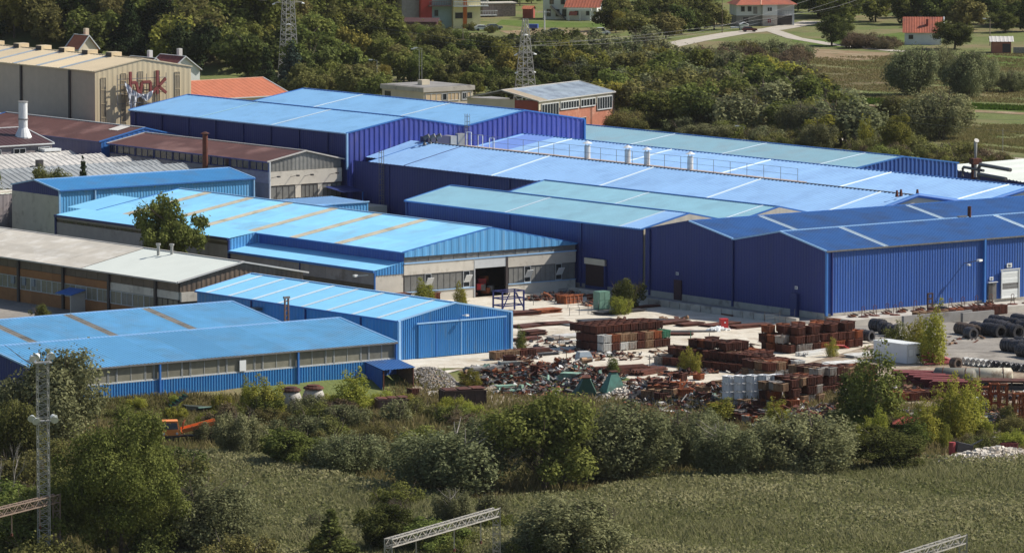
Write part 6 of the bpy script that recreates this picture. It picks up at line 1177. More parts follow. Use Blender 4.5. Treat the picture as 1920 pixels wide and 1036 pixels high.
LB=[(1796,625,.85,4.5,'brownish coil at the left end of the coil rows'),(1812,634,.85,1.6,'short coil seen end on in front of the brownish coil'),(1822,622,.8,5,'long grey coil behind the short end on coil'),(1846,628,.95,4.2,'thick black coil in the second row of coils'),(1850,616,.8,5,'upper grey coil in the middle of the coil rows'),(1872,626,.95,5.5,'longest black coil in the second row'),(1885,614,.8,5,'grey coil behind the longest black coil'),(1908,624,.95,4.5,'black coil right of the longest one'),(1900,607,.8,5,'pale topped coil in the rear row'),(1925,616,.85,5,'coil cut by the right edge in the rear row'),(1858,607,.7,4,'thin coil farthest back near the crates'),(1882,658,.95,4.5,'large tarred coil in the open near the right edge'),(1912,668,.95,4.5,'large coil in front at the right edge'),(1905,648,.7,3,'small coil behind the two large front coils'),(1635,620,.95,2.2,'black coil at the foot of the platform'),(1652,626,.9,1.6,'open black coil beside the one at the platform foot'),(1664,630,.9,1.4,'third black coil at the platform foot, at the right'),(1596,640,.8,3.6,'grey coil lying on the dark crates'),(1786,690,.8,1.2,'rusty coil beside the tallest poplar')]
for i,a in enumerate(LB):
    coil(*a,rot=random.uniform(-.2,.2)+(R(20) if a[0]<1670 else 0),seed=i,m=(M_('brown_coil',(.10,.07,.055),.6,0,.2,2) if i in(0,18) else None),z=.0 if a[0]!=1596 else .3)
for i in range(14):
    coil(1806+i*9.5,684+i*1.1,.55,.7,('white' if i<5 else 'dark')+f" small coil in the low row beyond the cream tank, {ORD[i+1]} from left",rot=R(70)+random.uniform(-.2,.2),m=wht_c if i<5 else (mdgrey if i%2 else coil_m),seed=i)
dockp=thing('raised_dock','raised concrete dock with a white parapet in front of the brown roofed hall','dock',w(84,170,0),AZ); MB().b2(0,20,0,12.8,0,3.9).build('slab',concrete_w,dockp)
for i in range(10):
    p=w(88.0+(i%5)*1.75,176.5-(i//5)*1.3,3.9); coil(0,0,.85,1.3,f"black wire coil on the dock before the brown roofed hall, {'back' if i<5 else 'front'} row, {ORD[i%5+1]} from left",rot=R(60),m=blk,base=p,seed=i)
# ---------------------------------------------------------------- tanks, cabin, machines
def vessel(px,py,lab):
    g=ground(px,py); t=thing('storage_vessel',lab,'vessel',g,0,'round storage vessels'); prof=[(0,.75),(.3,1.15),(.9,1.42),(1.6,1.45),(2.2,1.2),(2.55,.95)]
    MB().tube([(0,0,z) for z,r in prof],[r for z,r in prof],18).build('body',M_('vessel_paint',(.42,.40,.36),.6,0,.12,1.5,col2=(.20,.12,.09),c2amt=.35,c2scale=1.5),t,smooth=True)
    MB().tube([(0,0,2.5),(0,0,2.62),(0,0,2.8)],[1.35,1.35,1.2],16).tube([(0,0,2.8),(0,0,3.0)],[.9,.85],12).build('lid',rust,t)
    for k in range(4): MB().bar((1.2*math.cos(k*1.57+.5),1.2*math.sin(k*1.57+.5),-.3),(1.2*math.cos(k*1.57+.5),1.2*math.sin(k*1.57+.5),.8),.14).build('leg',rust,t)
vessel(545,768,'left grey white storage vessel with rusty lid before the azure wall'); vessel(588,764,'right grey white storage vessel with rusty lid before the azure wall')
g=w(47.0,-25.9,0); t=thing('site_cabin','white site cabin with two small windows in its end wall, among the poplars','cabin',g,AZ)
MB().b2(0,2.5,0,6.9,.1,2.55).build('body',M_('cabin_white',(.78,.80,.82),.5,0,.02),t); MB().b2(-.06,2.56,-.06,6.96,2.55,2.7).build('roof',white_p,t)
for a in(.2,1.45):
    f=MB().b2(a,a+.85,-.06,-.003,1.0,2.1).build('window',frame_w,t); MB().b2(a+.08,a+.77,-.08,-.062,1.08,1.3 if a>1 else 2.0).build('pane',glass_drk if a>1 else white_p,f); 
for x in(0,2.5): MB().b2(x-.06,x+.06,-.08,.04,.1,2.55).build('corner_post',frame_w,t)
MB().b2(-.03,2.53,-.03,6.93,.0,.1).build('base_frame',mdgrey,t)
def tankh(px,py,Rr,L,m,lab,rot=R(-38)):
    g=ground(px,py); t=thing('lying_tank',lab,'tank',(g.x,g.y,g.z+Rr*.9),AZ+rot); MB().tube([(-L/2-.25,0,0),(-L/2,0,0),(L/2,0,0),(L/2+.25,0,0)],[Rr*.6,Rr,Rr,Rr*.6],18).build('shell',m,t,smooth=True)
    for x in(-L*.3,L*.3): MB().b2(x-.15,x+.15,-Rr*.8,Rr*.8,-Rr*.9,-Rr*.5).build('saddle',rust,t); MB().tube([(x-.05,0,0),(x+.05,0,0)],Rr+.04,18).build('band',rust,t)
tankh(1858,716,1.0,5.2,cream,'cream coloured tank lying right of the grey green one'); tankh(1790,720,1.15,5.0,M_('grey_green_tank',(.17,.17,.14),.6,0,.15,1.5,col2=(.10,.07,.05),c2amt=.35),'grey green rusty tank lying left of the cream tank',R(-50))
def frame_rack(px,py,W_,Dp,H_,m,label,lev=2,t_=.16,rot=0.0,name='steel_rack',cat='rack',diag=True,group=None):
    g=ground(px,py); t=thing(name,label,cat,g,AZ+rot,group)
    for x in(0,W_):
        for y in(0,Dp): MB().bar((x,y,0),(x,y,H_),t_).build('post',m,t)
    for k in range(1,lev+1):
        z=H_*k/lev-.1; r=MB()
        for y in(0,Dp): r.bar((0,y,z),(W_,y,z),t_*.8)
        for x in(0,W_): r.bar((x,0,z),(x,Dp,z),t_*.8)
        r.build('shelf_frame',m,t)
    if diag:
        d=MB().bar((0,0,H_*.15),(W_*.35,0,H_*.9),t_*.6).bar((W_,0,H_*.15),(W_*.65,0,H_*.9),t_*.6).bar((W_,0,H_*.15),(W_,Dp,H_*.9),t_*.6); d.build('brace',m,t)
    return t
frame_rack(942,586,3.9,2.2,3.1,blue_p,'dark blue steel stillage frame in front of the open gate',3,.2)
for i,(px,py,W_,H_,rot) in enumerate(((1816,772,1.2,3.9,R(-40)),(1838,775,1.0,3.4,R(-40)),(1858,772,1.1,3.6,R(-30)),(1874,776,1.0,3.8,R(-35)),(1902,800,1.4,4.2,R(-30)),(1916,798,1.2,4.0,R(-25)))):
    frame_rack(px,py,W_,1.0,H_,rust_o,['first tall orange rusted rack beside the yellow green poplar','second tall orange rusted rack from the poplar','third orange rusted rack, in the middle','fourth orange rusted rack, right of the middle one','tall orange rusted rack nearest the right edge in front','orange rusted rack cut by the right edge'][i],3,.2,rot,group='orange rusted racks')
t=frame_rack(1795,800,6.0,2.2,1.5,M_('blue_grey_frame',(.20,.26,.33),.6,0,.1),'blue grey steel trusses lying in front of the orange racks',3,.14,R(-35),'steel_truss','truss'); frame_rack(1788,772,4,1.2,1.4,blue_p,'dark blue truss lying behind the poplars',2,.14,R(-65),'steel_truss','truss')
g=ground(1827,786); t=thing('white_box','white metal box standing on the blue grey trusses','box',(g.x,g.y,g.z+1.6),.2); MB().b2(-.45,.45,-.35,.35,0,1.2).build('body',white_p,t); MB().b2(-.48,.48,-.38,-.352,.55,.62).b2(-.48,.48,-.38,-.352,.25,.3).build('seam',mdgrey,t)
# rusty frames stack and flat wagon
for i in range(6): pile(1715+i*14,716+i*4,6.5,1.6,7,M_('maroon_steel',(.16,.03,.03),.8,0,.2,2),f"maroon steel frames in the stack left of the grey green tank, {ORD[i+1]} group",rot=R(-52),th=.22)
g=ground(1838,728); t=thing('flat_wagon','long rusty flat steel deck above the orange racks','steel deck',g,AZ+R(-45)); MB().b2(-1,14,-1.5,1.5,1.0,1.25).build('deck',rust,t)
for x in np.arange(-.8,14,1.6): MB().b2(x,x+.15,-1.4,1.4,.6,1.0).build('cross_beam',dkgrey,t)
for y in(-1.2,1.2): MB().b2(-1,14,y-.1,y+.1,0,.6).build('side_beam',dkgrey,t)
# red canopy
g=ground(1708,818); t=thing('red_canopy','red hipped steel canopy on legs among the shrubs','canopy',g,R(-5)); mb=MB(); q=[(-2.3,-1.3,1.7),(2.3,-1.3,1.7),(2.3,1.3,1.7),(-2.3,1.3,1.7)]; rg_=[(-1,0,2.5),(1,0,2.5)]
mb.quad(q[0],q[1],rg_[1],rg_[0]); mb.quad(q[2],q[3],rg_[0],rg_[1]); mb.add([q[1],q[2],rg_[1]],[(0,1,2)]); mb.add([q[3],q[0],rg_[0]],[(0,1,2)]); mb.build('roof',M_('red_oxide',(.30,.05,.03),.75,0,.15,2),t)
for x in(-2.2,2.2):
    for y in(-1.2,1.2): MB().bar((x,y,0),(x,y,1.7),.12).build('leg',rust,t)
MB().bar((-2.3,-1.3,1.65),(2.3,-1.3,1.65),.14).bar((-2.3,1.3,1.65),(2.3,1.3,1.65),.14).build('rim',rust,t)
def tub(px,py,W_,Dp,H_,m,label,rot=0,tilt=0,name='rusty_container',cat='container',z=0,ribs=5,lid=False):
    g=ground(px,py); t=thing(name,label,cat,(g.x,g.y,g.z+z),AZ+rot); t.rotation_euler[0]=tilt; b=MB()
    b.b2(-W_/2,W_/2,-Dp/2,-Dp/2+.08,0,H_).b2(-W_/2,W_/2,Dp/2-.08,Dp/2,0,H_).b2(-W_/2,-W_/2+.08,-Dp/2+.09,Dp/2-.09,0,H_-.004).b2(W_/2-.08,W_/2,-Dp/2+.09,Dp/2-.09,0,H_-.004).b2(-W_/2+.09,W_/2-.09,-Dp/2+.09,Dp/2-.09,.05,.15); b.build('shell',m,t)
    r=MB()
    for k in range(ribs): x=-W_/2+.1+(W_-.2)*k/(ribs-1); r.b2(x-.06,x+.06,-Dp/2-.1,-Dp/2-.003,0,H_)
    for k in range(3): y=-Dp/2+.15+(Dp-.3)*k/2; r.b2(-W_/2-.1,-W_/2-.003,y-.06,y+.06,0,H_)
    r.b2(-W_/2-.12,W_/2+.12,-Dp/2-.12,-Dp/2+.06,H_-.02,H_+.1).b2(-W_/2-.12,-W_/2+.06,-Dp/2+.07,Dp/2,H_-.02,H_+.1); r.build('rib',m,t)
    if lid:
        for k in range(3): x=-W_/2+W_*(k+.5)/3; o=MB().b2(x-W_/6*.9,x+W_/6*.9,-Dp/2,Dp/2,H_+.12+.06*k,H_+.2+.06*k).build('lid',rust,t)
    return t
tub(735,772,4.0,2.2,1.7,M_('dull_grey_rust',(.16,.10,.08),.8,0,.2,2,col2=(.09,.04,.03)),'open rusty container with loose plates, below the blue porch',R(-25),lid=True); tub(868,762,5.6,2.8,2.2,M_('dark_rust_box',(.07,.04,.035),.8,0,.2,2),'large dark rusty container with bent lids beside the shrubs',R(-22),lid=True)
tub(775,745,1.2,1.2,1.2,rust,'small rusty cube bin right of the blue porch',R(-10)); tub(1700,868,3.0,1.6,1.6,M_('maroon_box',(.17,.035,.035),.75,0,.1,2),'maroon steel trough at the edge of the reed bed',R(-35),lid=True); tub(1892,862,2.0,1.4,1.6,M_('maroon_box',(.17,.035,.035)),'tilted maroon steel box above the pale rubble',R(-30),R(-14),z=.3,lid=True)
for i,(u,v,L_) in enumerate(((31.2,72.8,3.4),(35.0,72.8,3.0),(29.6,71.0,.1))):
    if L_>1:
        p=w(u,v,0); t=thing('rusty_skip',['long rusty skip against the lean-to, left one','rusty skip with upright ribs, right one against the lean-to'][i],'skip',p,AZ); MB().b2(-L_/2,L_/2,-.9,.9,0,1.9).build('body',rust,t)
        for k in range(5): MB().b2(-L_/2+.2+k*(L_-.4)/4-.06,-L_/2+.2+k*(L_-.4)/4+.06,-1.0,-.903,0,1.9).build('rib',rust,t)
        MB().b2(-L_/2-.1,L_/2+.1,-1.0,1.0,1.9,2.0).build('rim',rust,t)
tub(815,564,1.3,.9,1.2,rust,'small rusty bin under the left windows of the gate hall'); tub(1068,568,3.4,1.8,1.2,rust_o,'orange rusted skip near the end of the gate hall',R(5))
g=ground(808,560); t=thing('bent_canopy','curved white sheet on posts beside the rusty bin','canopy',g,AZ); MB().tube([(-2,-.5,1.6),(-1,-.5,1.75),(1,-.5,1.7),(2,-.5,1.2)],.14,6).build('curved_sheet',white_p,t); MB().bar((-1.8,-.5,0),(-1.8,-.5,1.6),.1).bar((1.6,-.5,0),(1.6,-.5,1.4),.1).build('post',mdgrey,t)
# green cabinet
p=ground(1128,580); t=thing('green_cabinet','tall pale green metal cabinet in the shade of the navy wall','cabinet',p,AZ); MB().b2(-1.0,1.0,-.7,.7,.1,2.7).build('body',M_('cabinet_green',(.13,.25,.19),.6,0,.1),t)
for x in(-.5,.5):
    for z in(.2,1.45): MB().b2(x-.45,x+.45,-.74,-.703,z,z+1.15).build('door',M_('cabinet_green',(.13,.25,.19)),t)
# red machine box
p=ground(1357,618); t=thing('red_box','bright red steel box with a white mark standing in the yard','box',p,AZ+R(-20)); MB().b2(-.5,.5,-.5,.5,.1,1.5).build('body',red_p,t); MB().b2(-.1,.12,-.53,-.503,1.0,1.2).build('mark',white_p,t); MB().b2(-.55,.55,-.55,.55,1.5,1.6).build('lid',red_p,t)
rubble(1345,620,2.0,1.0,.5,60,'white bags beside the red box',white_p,.2,.45,9)
# green hoppers and wreck
def hopper(px,py,s,m,label,rot=0,tip=0):
    g=ground(px,py); t=thing('green_hopper',label,'hopper',g,rot); t.rotation_euler[0]=tip; b=MB(); B=[(-s,-s*.8,0),(s,-s*.8,0),(s,s*.8,0),(-s,s*.8,0)]; T=[(-s*.25,-s*.2,s*1.7),(s*.25,-s*.2,s*1.7),(s*.25,s*.2,s*1.7),(-s*.25,s*.2,s*1.7)]
    b.add(B+T,[(0,1,5,4),(1,2,6,5),(2,3,7,6),(3,0,4,7),(4,5,6,7)]); b.build('funnel',m,t); f=MB(); 
    for i in range(4): f.bar(B[i],B[(i+1)%4],.16)
    f.build('flange',m,t); MB().box((0,0,s*1.75),(s*.7,s*.6,.14)).build('cap',rust,t)
hopper(1150,733,1.5,M_('dark_teal_green',(.06,.20,.16),.6,0,.15,2,col2=(.05,.08,.06)),'green pyramid hopper beside the dark post',.4); hopper(1098,742,1.6,M_('deep_green_metal',(.025,.08,.055),.6,0,.15,2),'dark green hopper lying left of the pyramid hopper',.1,R(18)); 
t=pile(1068,712,3.2,2.0,6,pgrn,'pale green slatted panels leaning on the scrap',rot=R(-60),th=.16,cat='panel stack',name='panel_stack'); pile(950,730,3.0,1.4,3,pgrn,'pale green trough pieces at the left of the scrap zone',rot=R(-15),th=.2,cat='panel stack',name='panel_stack'); tub(955,690,2.6,1.4,.9,M_('off_white_box',(.50,.52,.48),.6,0,.1,2,col2=(.2,.16,.12)),'off white ribbed box with open lid on the scrap',R(-20))
g=ground(1095,690); t=thing('wrecked_cab','white wrecked vehicle cab standing on the rusty scrap','vehicle cab',(g.x,g.y,g.z+.9),R(20)); mb=MB(); mb.add([(-1,-.8,0),(1,-.8,0),(1,.8,0),(-1,.8,0),(-1,-.8,.7),(1,-.8,.7),(1,.8,.7),(-1,.8,.7),(-.75,-.35,1.35),(.75,-.35,1.35),(.75,.75,1.35),(-.75,.75,1.35)],[(0,1,5,4),(1,2,6,5),(2,3,7,6),(3,0,4,7),(5,6,10,9),(6,7,11,10),(7,4,8,11),(8,9,10,11)]); mb.build('body',wht_c,t); MB().quad((-.95,-.83,.72),(.95,-.83,.72),(.72,-.38,1.33),(-.72,-.38,1.33)).build('windscreen',M_('pale_glass',(.25,.3,.34),.2),t)
# scrapped conveyor
g=ground(345,775); t=thing('scrapped_conveyor','dark green scrapped conveyor trough tipped up against the azure wall','conveyor',(g.x,g.y,g.z),R(20)); mb=MB(); rot=Matrix.Rotation(R(-35),3,'Y')
mb.box((-1.2,0,1.3),(3.8,1.4,.25),rot=rot); mb.build('trough',M_('conveyor_dark',(.04,.05,.04),.7),t); m2=MB()
for k in range(7): m2.box(Vector((-1.2,0,1.3))+rot@Vector((-1.7+k*.56,0,.2)),(.08,1.4,.2),rot=rot)
m2.build('flight',grn_c,t); MB().box((2.2,.4,.6),(4.2,1.6,.5),rot=Matrix.Rotation(R(6),3,'Y')).build('lower_trough',M_('conveyor_dark',(.04,.05,.04)),t); MB().box((3.2,-.6,.75),(3.0,.8,.12)).build('cover',pgrn,t)
for x in(.8,4): MB().bar((x,-.3,-.3),(x,-.3,.6),.15).build('leg',rust,t)
# red rusty lump between vessels and shrubs
scrap(558,800,1.6,.8,.7,40,'low red rusty scrap between the shrubs below the vessels',[rust_o,rust,gry_c],seed=40)
rubble(1205,745,3,1.4,.5,70,'dark broken slabs above the shrubs',dkgrey,.3,.8,12)
# drum roller at right bottom
g=ground(1785,862); t=thing('red_roller','upright red drum with a dark hopper beside it, above the pale timbers','machine',g,.3); MB().tube([(0,0,0),(0,0,2.2)],.42,12).build('drum',pink_p,t); MB().box((1.5,.2,1.4),(2.0,1.4,1.2),rot=Matrix.Rotation(.25,3,'Y')).build('hopper',dkgrey,t); MB().bar((2.2,0,1.6),(3.8,-.3,2.4),.14).build('arm',mdgrey,t)
# ---------------------------------------------------------------- orange tipper truck
g=ground(318,830); t=thing('orange_truck','old orange flatbed truck with raised bed, half hidden in bushes','truck',g,R(8)); 
mb=MB(); V=[(-1.1,-1.0,1.0),(1.15,-1.0,1.0),(1.15,1.0,1.0),(-1.1,1.0,1.0),(-1.15,-1.0,1.75),(1.15,-1.0,1.75),(1.15,1.0,1.75),(-1.15,1.0,1.75),(-.95,-.8,2.75),(1.0,-.8,2.75),(1.0,.9,2.75),(-.95,.9,2.75)]
mb.add(V,[(0,1,5,4),(1,2,6,5),(2,3,7,6),(3,0,4,7),(4,5,9,8),(5,6,10,9),(6,7,11,10),(7,4,8,11),(8,9,10,11),(3,2,1,0)]); cb=mb.build('cab',orng,t)
MB().quad((-.98,-1.0,1.82),(.98,-1.0,1.82),(.86,-.84,2.62),(-.86,-.84,2.62)).build('windscreen',glass_drk,cb).location=(0,-.03,0)
MB().quad((1.17,-.75,1.85),(1.17,.5,1.85),(1.05,.45,2.55),(1.05,-.65,2.55)).build('side_window',glass_drk,cb).location=(.02,0,0)
MB().b2(-.95,1.0,-.85,.95,2.75,2.83).build('roof',orng,cb); MB().b2(-1.1,1.15,-1.12,-1.0,.8,1.05).build('bumper',dkgrey,t)
for x in(-.8,.85): MB().tube([(x,-1.02,1.3),(x,-1.08,1.3)],.16,10).build('headlight',frame_w,t)
MB().b2(.9,5.4,-.5,.5,.8,1.0).build('chassis',dkgrey,t); bed=MB(); rot=Matrix.Rotation(R(-14),3,'Y')
bed.box((3.6,0,1.9),(4.4,2.1,.12),rot=rot); 
for y in(-1.05,1.05): bed.box((3.6,y,2.15),(4.4,.07,.42),rot=rot)
bo=bed.build('bed',orng,t); sl_=MB()
for k in range(3):
    for y in(-1.12,): sl_.box(Vector((3.6,y,2.15))+rot@Vector((0,0,-.15+k*.16)),(4.4,.05,.04),rot=rot)
sl_.build('bed_rail',rust_o,bo)
for x in(0,3.9):
    for y in(-.95,.95): MB().tube([(x,y-.15,.5),(x,y+.15,.5)],.5,14).build('wheel',blk,t)
MB().tube([(1.5,-.4,1.2),(1.7,-.4,2.6),(1.9,-.2,2.9)],.12,7).build('crane_post',rust_o,t)
# ---------------------------------------------------------------- lattice structures
def lattice(mb,p,q,wid,t_,n,depth=None,taper=1.0,up=(0,0,1)):
    p,q=Vector(p),Vector(q); d=(q-p).normalized(); a=d.cross(Vector(up)); 
    if a.length<.1: a=Vector((1,0,0))
    a.normalize(); b=a.cross(d).normalized(); dp=depth or wid; L=(q-p).length
    def C_(i,sx,sy): f=i/n; k=1+(taper-1)*f; return p+d*L*f+a*sx*wid/2*k+b*sy*dp/2*k
    co=((-1,-1),(1,-1),(1,1),(-1,1))
    for (sx,sy) in co: mb.bar(C_(0,sx,sy),C_(n,sx,sy),t_)
    for i in range(n):
        for e in range(4):
            c0,c1=co[e],co[(e+1)%4]; mb.bar(C_(i,*c0),C_(i,*c1),t_*.55)
            if i%2: mb.bar(C_(i,*c0),C_(i+1,*c1),t_*.55)
            else: mb.bar(C_(i,*c1),C_(i+1,*c0),t_*.55)
# floodlight mast
t=thing('floodlight_mast','slender lattice floodlight mast with white lamps on two levels, at the left front','mast',(-49.6,620,-2.2),.25)
mb=MB(); lattice(mb,(0,0,0),(0,0,22.6),1.15,.09,34); mb.build('lattice',galv,t); MB().b2(-.95,.95,-.7,.7,22.4,22.5).bar((-1.3,0,22.9),(1.3,0,22.9),.09).build('top_platform',galv,t); MB().b2(-.8,.8,-.6,.6,16.2,16.3).bar((-1.3,-.3,16.6),(1.3,-.3,16.6),.09).build('lower_platform',galv,t)
def flood(x,y,z,rz,tilt=.5):
    o=MB().tube([(0,0,0),(0,-.18,0),(0,-.45,0)],[.22,.30,.44],12).build('floodlight',white_p,t); o.location=(x,y,z); o.rotation_euler=(tilt,0,rz); f=MB().tube([(0,-.452,0),(0,-.47,0)],.38,12).build('lens',M_('lens_grey',(.5,.52,.52),.25),o); return o
for (x,y,z,rz) in ((-1.2,0,23.1,.3),(-.45,0,23.3,-.8),(.5,0,23.2,.9),(.95,0,23.35,-.2),(-1.2,-.3,16.8,-.3),(-.9,-.3,16.5,.2),(.9,-.3,16.8,.5),(1.2,-.3,16.6,-.2)): flood(x,y,z,rz)
# railway gantries
def gantry(A,B,zb,label,m,legs=(True,True),n=22,drop=3):
    A,B=Vector(A),Vector(B); t=thing('rail_gantry',label,'gantry',(A.x,A.y,0)); O_=Vector((A.x,A.y,0)); mb=MB(); lattice(mb,A-O_-Vector((0,0,.45)),B-O_-Vector((0,0,.45)),.8,.11,n); mb.build('beam',m,t)
    d=(B-A).normalized()
    for P_,on in((A,legs[0]),(B,legs[1])):
        if on: mb=MB(); q=P_-O_; lattice(mb,(q.x,q.y,zb),(q.x,q.y,q.z),.75,.10,9); mb.build('leg',m,t)
    for f in(.25,.6,.85):
        q=A.lerp(B,f)-O_; MB().bar(q-Vector((0,0,.9)),q-Vector((0,0,drop)),.12).build('hanger',m,t); MB().tube([q-Vector((0,0,drop)),q-Vector((0,0,drop+.3))],.14,6).build('insulator',rust,t)
a_,b_=at(728,1009,6),at(931,951,6); gantry(a_,b_,-2.2,'grey steel railway gantry with lattice beam at the bottom centre',galv_b)
a_,b_=at(1690,1037,6),at(1806,1001,6); d_=(a_-b_); gantry(b_+d_*2.2,b_,-2.2,'grey steel railway gantry cut by the bottom edge at the right',galv_b)
a_,b_=at(0,951,6),at(106,925,6); d_=(a_-b_); gantry(b_+d_*2,b_,-2.2,'rusty railway gantry behind the floodlight mast',M_('rusty_gantry',(.25,.18,.14),.8,0,.15,2))
def pylon(P_,H_,w0,w1,label,m,arms):
    t=thing('lattice_pylon',label,'pylon',P_,.5); mb=MB(); lattice(mb,(0,0,0),(0,0,H_),w0,.14,int(H_/1.1),taper=w1/w0); mb.build('tower',m,t); mb=MB()
    for z,l in arms: mb.bar((-l,0,z),(l,0,z),.14).bar((0,0,z+.8),(l,0,z),.08).bar((0,0,z+.8),(-l,0,z),.08)
    mb.build('cross_arm',m,t)
    for z,l in arms:
        for s_ in(-1,1): MB().tube([(s_*l,0,z),(s_*l,0,z-.25),(s_*(l+.6),0,z-.4)],[.14,.2,.16],7).build('insulator',white_p,t)
    return t
pg=at(985,222,0); pylon(pg,20.6,4.2,.7,'tall lattice pylon beside the pink brick workshop',galv,((17.5,0),(13.5,2.0),(9.8,1.8))); pf=ground(541,150); pylon(pf,24,3.6,1.4,'lattice pylon on the wooded hillside',galv,((17.5,3.4),(12.8,0)))
def wire(pts,label,r=.02,m=None,sag=1.0):
    mb=MB()
    for a,b in zip(pts[:-1],pts[1:]):
        a,b=Vector(a),Vector(b); P_=[]
        for i in range(13): f=i/12; q=a.lerp(b,f); q.z-=sag*4*f*(1-f); P_.append(q)
        mb.tube(P_,r,4,cap=False)
    tag(mb.build('power_line',m or wire_m,None),label,'power line','overhead power lines')
def air(px,py,y): d=ray(px,py); k=y/d.y; return Vector((d.x*k,y,CAMH+d.z*k))
wire([air(380,-15,1300),air(585,5,1420),air(960,72,1350),air(1250,70,1330),air(1800,-30,1300)],'highest power line crossing the top of the picture',sag=.6); wire([air(545,22,1440),air(985,86,1245),air(1340,60,1320),air(1600,-10,1420)],'power line passing over the pylon top',sag=.8); wire([air(570,30,1440),air(760,65,1400),air(960,88,1300),air(1500,25,1400),air(1640,-14,1430)],'power line dipping above the willow belt',sag=.8)
wire([air(1000,93,1242),air(1150,128,1200),air(1420,190,1150),air(1930,225,1100)],'thin power line descending to the right over the wood',.018,sag=.8); wire([air(1000,125,1240),air(1200,165,1180),air(1940,250,1080)],'lowest thin power line over the wood',.018,sag=.8); wire([air(1000,78,1330),air(1300,62,1380),air(1560,-15,1440)],'power line in front of the two storey house',sag=.5)
def pole(px,py,H_,label,m=wood_p,r=.12,arm=0,base=None,lamp=False,cat='pole'):
    g=ground(px,py) if base is None else base; t=thing('street_lamp' if lamp else 'utility_pole',label,'street lamp' if lamp else cat,g); MB().tube([(0,0,-.3),(0,0,H_)],[r,r*.65],7).build('pole',m,t)
    if lamp: MB().bar((0,0,H_),(-1.1,-.2,H_+.15),.08).build('arm',m,t); MB().box((-1.4,-.25,H_+.15),(.8,.35,.2)).build('lamp_head',white_p,t)
    if arm: MB().bar((-arm,0,H_-.3),(arm,0,H_-.3),.12).build('crossbar',m,t)
pole(1543,26,9,'white concrete pole above the lone round tree',white_p,.16); pole(1354,62,9,'thin dark pole left of the two storey house',bark); pole(1856,86,6.5,'brown wooden pole with a small lamp near the brick house',wood_p,.13,lamp=True); pole(1021,62,5.6,'short pale pole with crossbar before the white house',white_p,.22,arm=1.6); pole(868,88,4.4,'thin pole on the terraces below the apartment house'); pole(1170,60,6,'thin pole beside the olive yellow tree',bark); pole(1880,300,6,'thin grey pole by the lower road',galv,.07)
for (px,py,H_,lab) in ((707,178,7.5,'street lamp at the edge of the hillside wood'),(786,165,8.5,'left street lamp of the pair behind the flat roofed office'),(791,172,9.5,'right street lamp of the pair behind the flat roofed office'),(1272,196,4.6,'small street lamp in the wood left of the yellow green trees'),(1395,268,3.2,'street lamp behind the grey teal roof'),(1650,284,2.0,'low street lamp by the lower road')): pole(px,py,H_,lab,galv,.09,lamp=True)
g=at(537,606,3.0); g=Vector((g.x,g.y,0)); t=thing('concrete_pole','twin leg rusty concrete pole with wires between the two azure roofs','pole',w(-9,39.1,0),AZ)
for x in(-.35,.35): MB().bar((x,0,0),(x*.8,0,7.2),.2).build('leg',M_('stained_pole',(.17,.10,.08),.9,0,.2,3),t)
for k in range(10): MB().bar((-.35,0,.6+k*.65),(.33,0,1.0+k*.65),.1).build('rung',M_('stained_pole',(.17,.10,.08)),t)
MB().b2(-.5,.5,-.15,.15,7.0,7.3).build('head',mdgrey,t)
# fences in the yard
def fence(pts,label,H_=1.6,step=2.6,m=mdgrey):
    P_=[ground(*p) for p in pts]; t=thing('wire_fence',label,'fence',P_[0]); O_=P_[0]
    for a,b in zip(P_[:-1],P_[1:]):
        n=max(1,int((b-a).length/step))
        for i in range(n+1): q=a.lerp(b,i/n)-O_; MB().bar(q,q+Vector((0,0,H_)),.08).build('post',m,t)
        for z in(.5,1.0,1.5): MB().bar(a-O_+Vector((0,0,z)),b-O_+Vector((0,0,z)),.03).build('wire',m,t)
fence([(1008,648),(1090,652)],'sagging wire fence between the white sheets and the yard stack'); fence([(1065,578),(1122,574),(1122,588),(1068,592)],'low mesh pen near the green cabinet',1.2,1.4); fence([(1434,610),(1490,605)],'wire gate at the end of the block kerb',2.0,2.4); fence([(1000,572),(1040,570)],'bent wire fence right of the blue stillage',1.0,2)
for k,(px,py,H_,lab) in enumerate(((1163,728,2.6,'dark fence post beside the green pyramid hopper'),(1295,646,2.0,'green post among the rusty plates in the yard'),(1330,642,1.4,'thin post right of the green post'),(1062,686,1.8,'pale post in the rusty scrap'),(1218,690,1.8,'thin post left of the long crate row'),(1538,714,1.6,'wooden post among the crates'))): pole(px,py,H_,lab,[rust,grn_c,mdgrey,rust_t,mdgrey,rust_t][k],.08,cat='post')
# hoop stands along the platform
for i,(u,v) in enumerate(((75,15.5),(77.4,15.8),(80.2,14.6),(80.4,16.5),(83.2,16.8),(86,16.8),(92.2,16.2),(94.8,16.4),(97.6,16.6),(100.4,16.6),(103.2,15.0),(105.8,14.8))):
    p=w(u,v,.85); t=thing('hoop_stand',f"rusty hoop stand before the ribbed royal blue wall, {ORD[i+1]} from left",'stand',p,AZ,'hoop stands on the platform'); b=MB()
    for x in(-.4,.4): b.bar((x,0,0),(x*.5,0,1.2),.06)
    for k in range(6): a0=math.pi*k/6; a1=math.pi*(k+1)/6; b.bar((.3*math.cos(a0),0,1.2+.35*math.sin(a0)),(.3*math.cos(a1),0,1.2+.35*math.sin(a1)),.06)
    b.bar((-.35,0,.5),(.35,0,.5),.05).build('hoop',rust,t); MB().tube([(0,0,0),(0,0,.12)],[.8,.7],10).build('foot_ring',rust,t)
t=thing('ladder_rack','tall dark rack with holes standing on the platform','rack',w(88.9,16.9,.85),AZ); b=MB()
for x in(-.45,.45): b.bar((x,0,0),(x,0,2.4),.2)
for z in(.1,.85,1.6,2.35): b.bar((-.45,0,z),(.45,0,z),.2)
b.build('frame',M_('dark_brown_steel',(.04,.018,.014),.8),t)
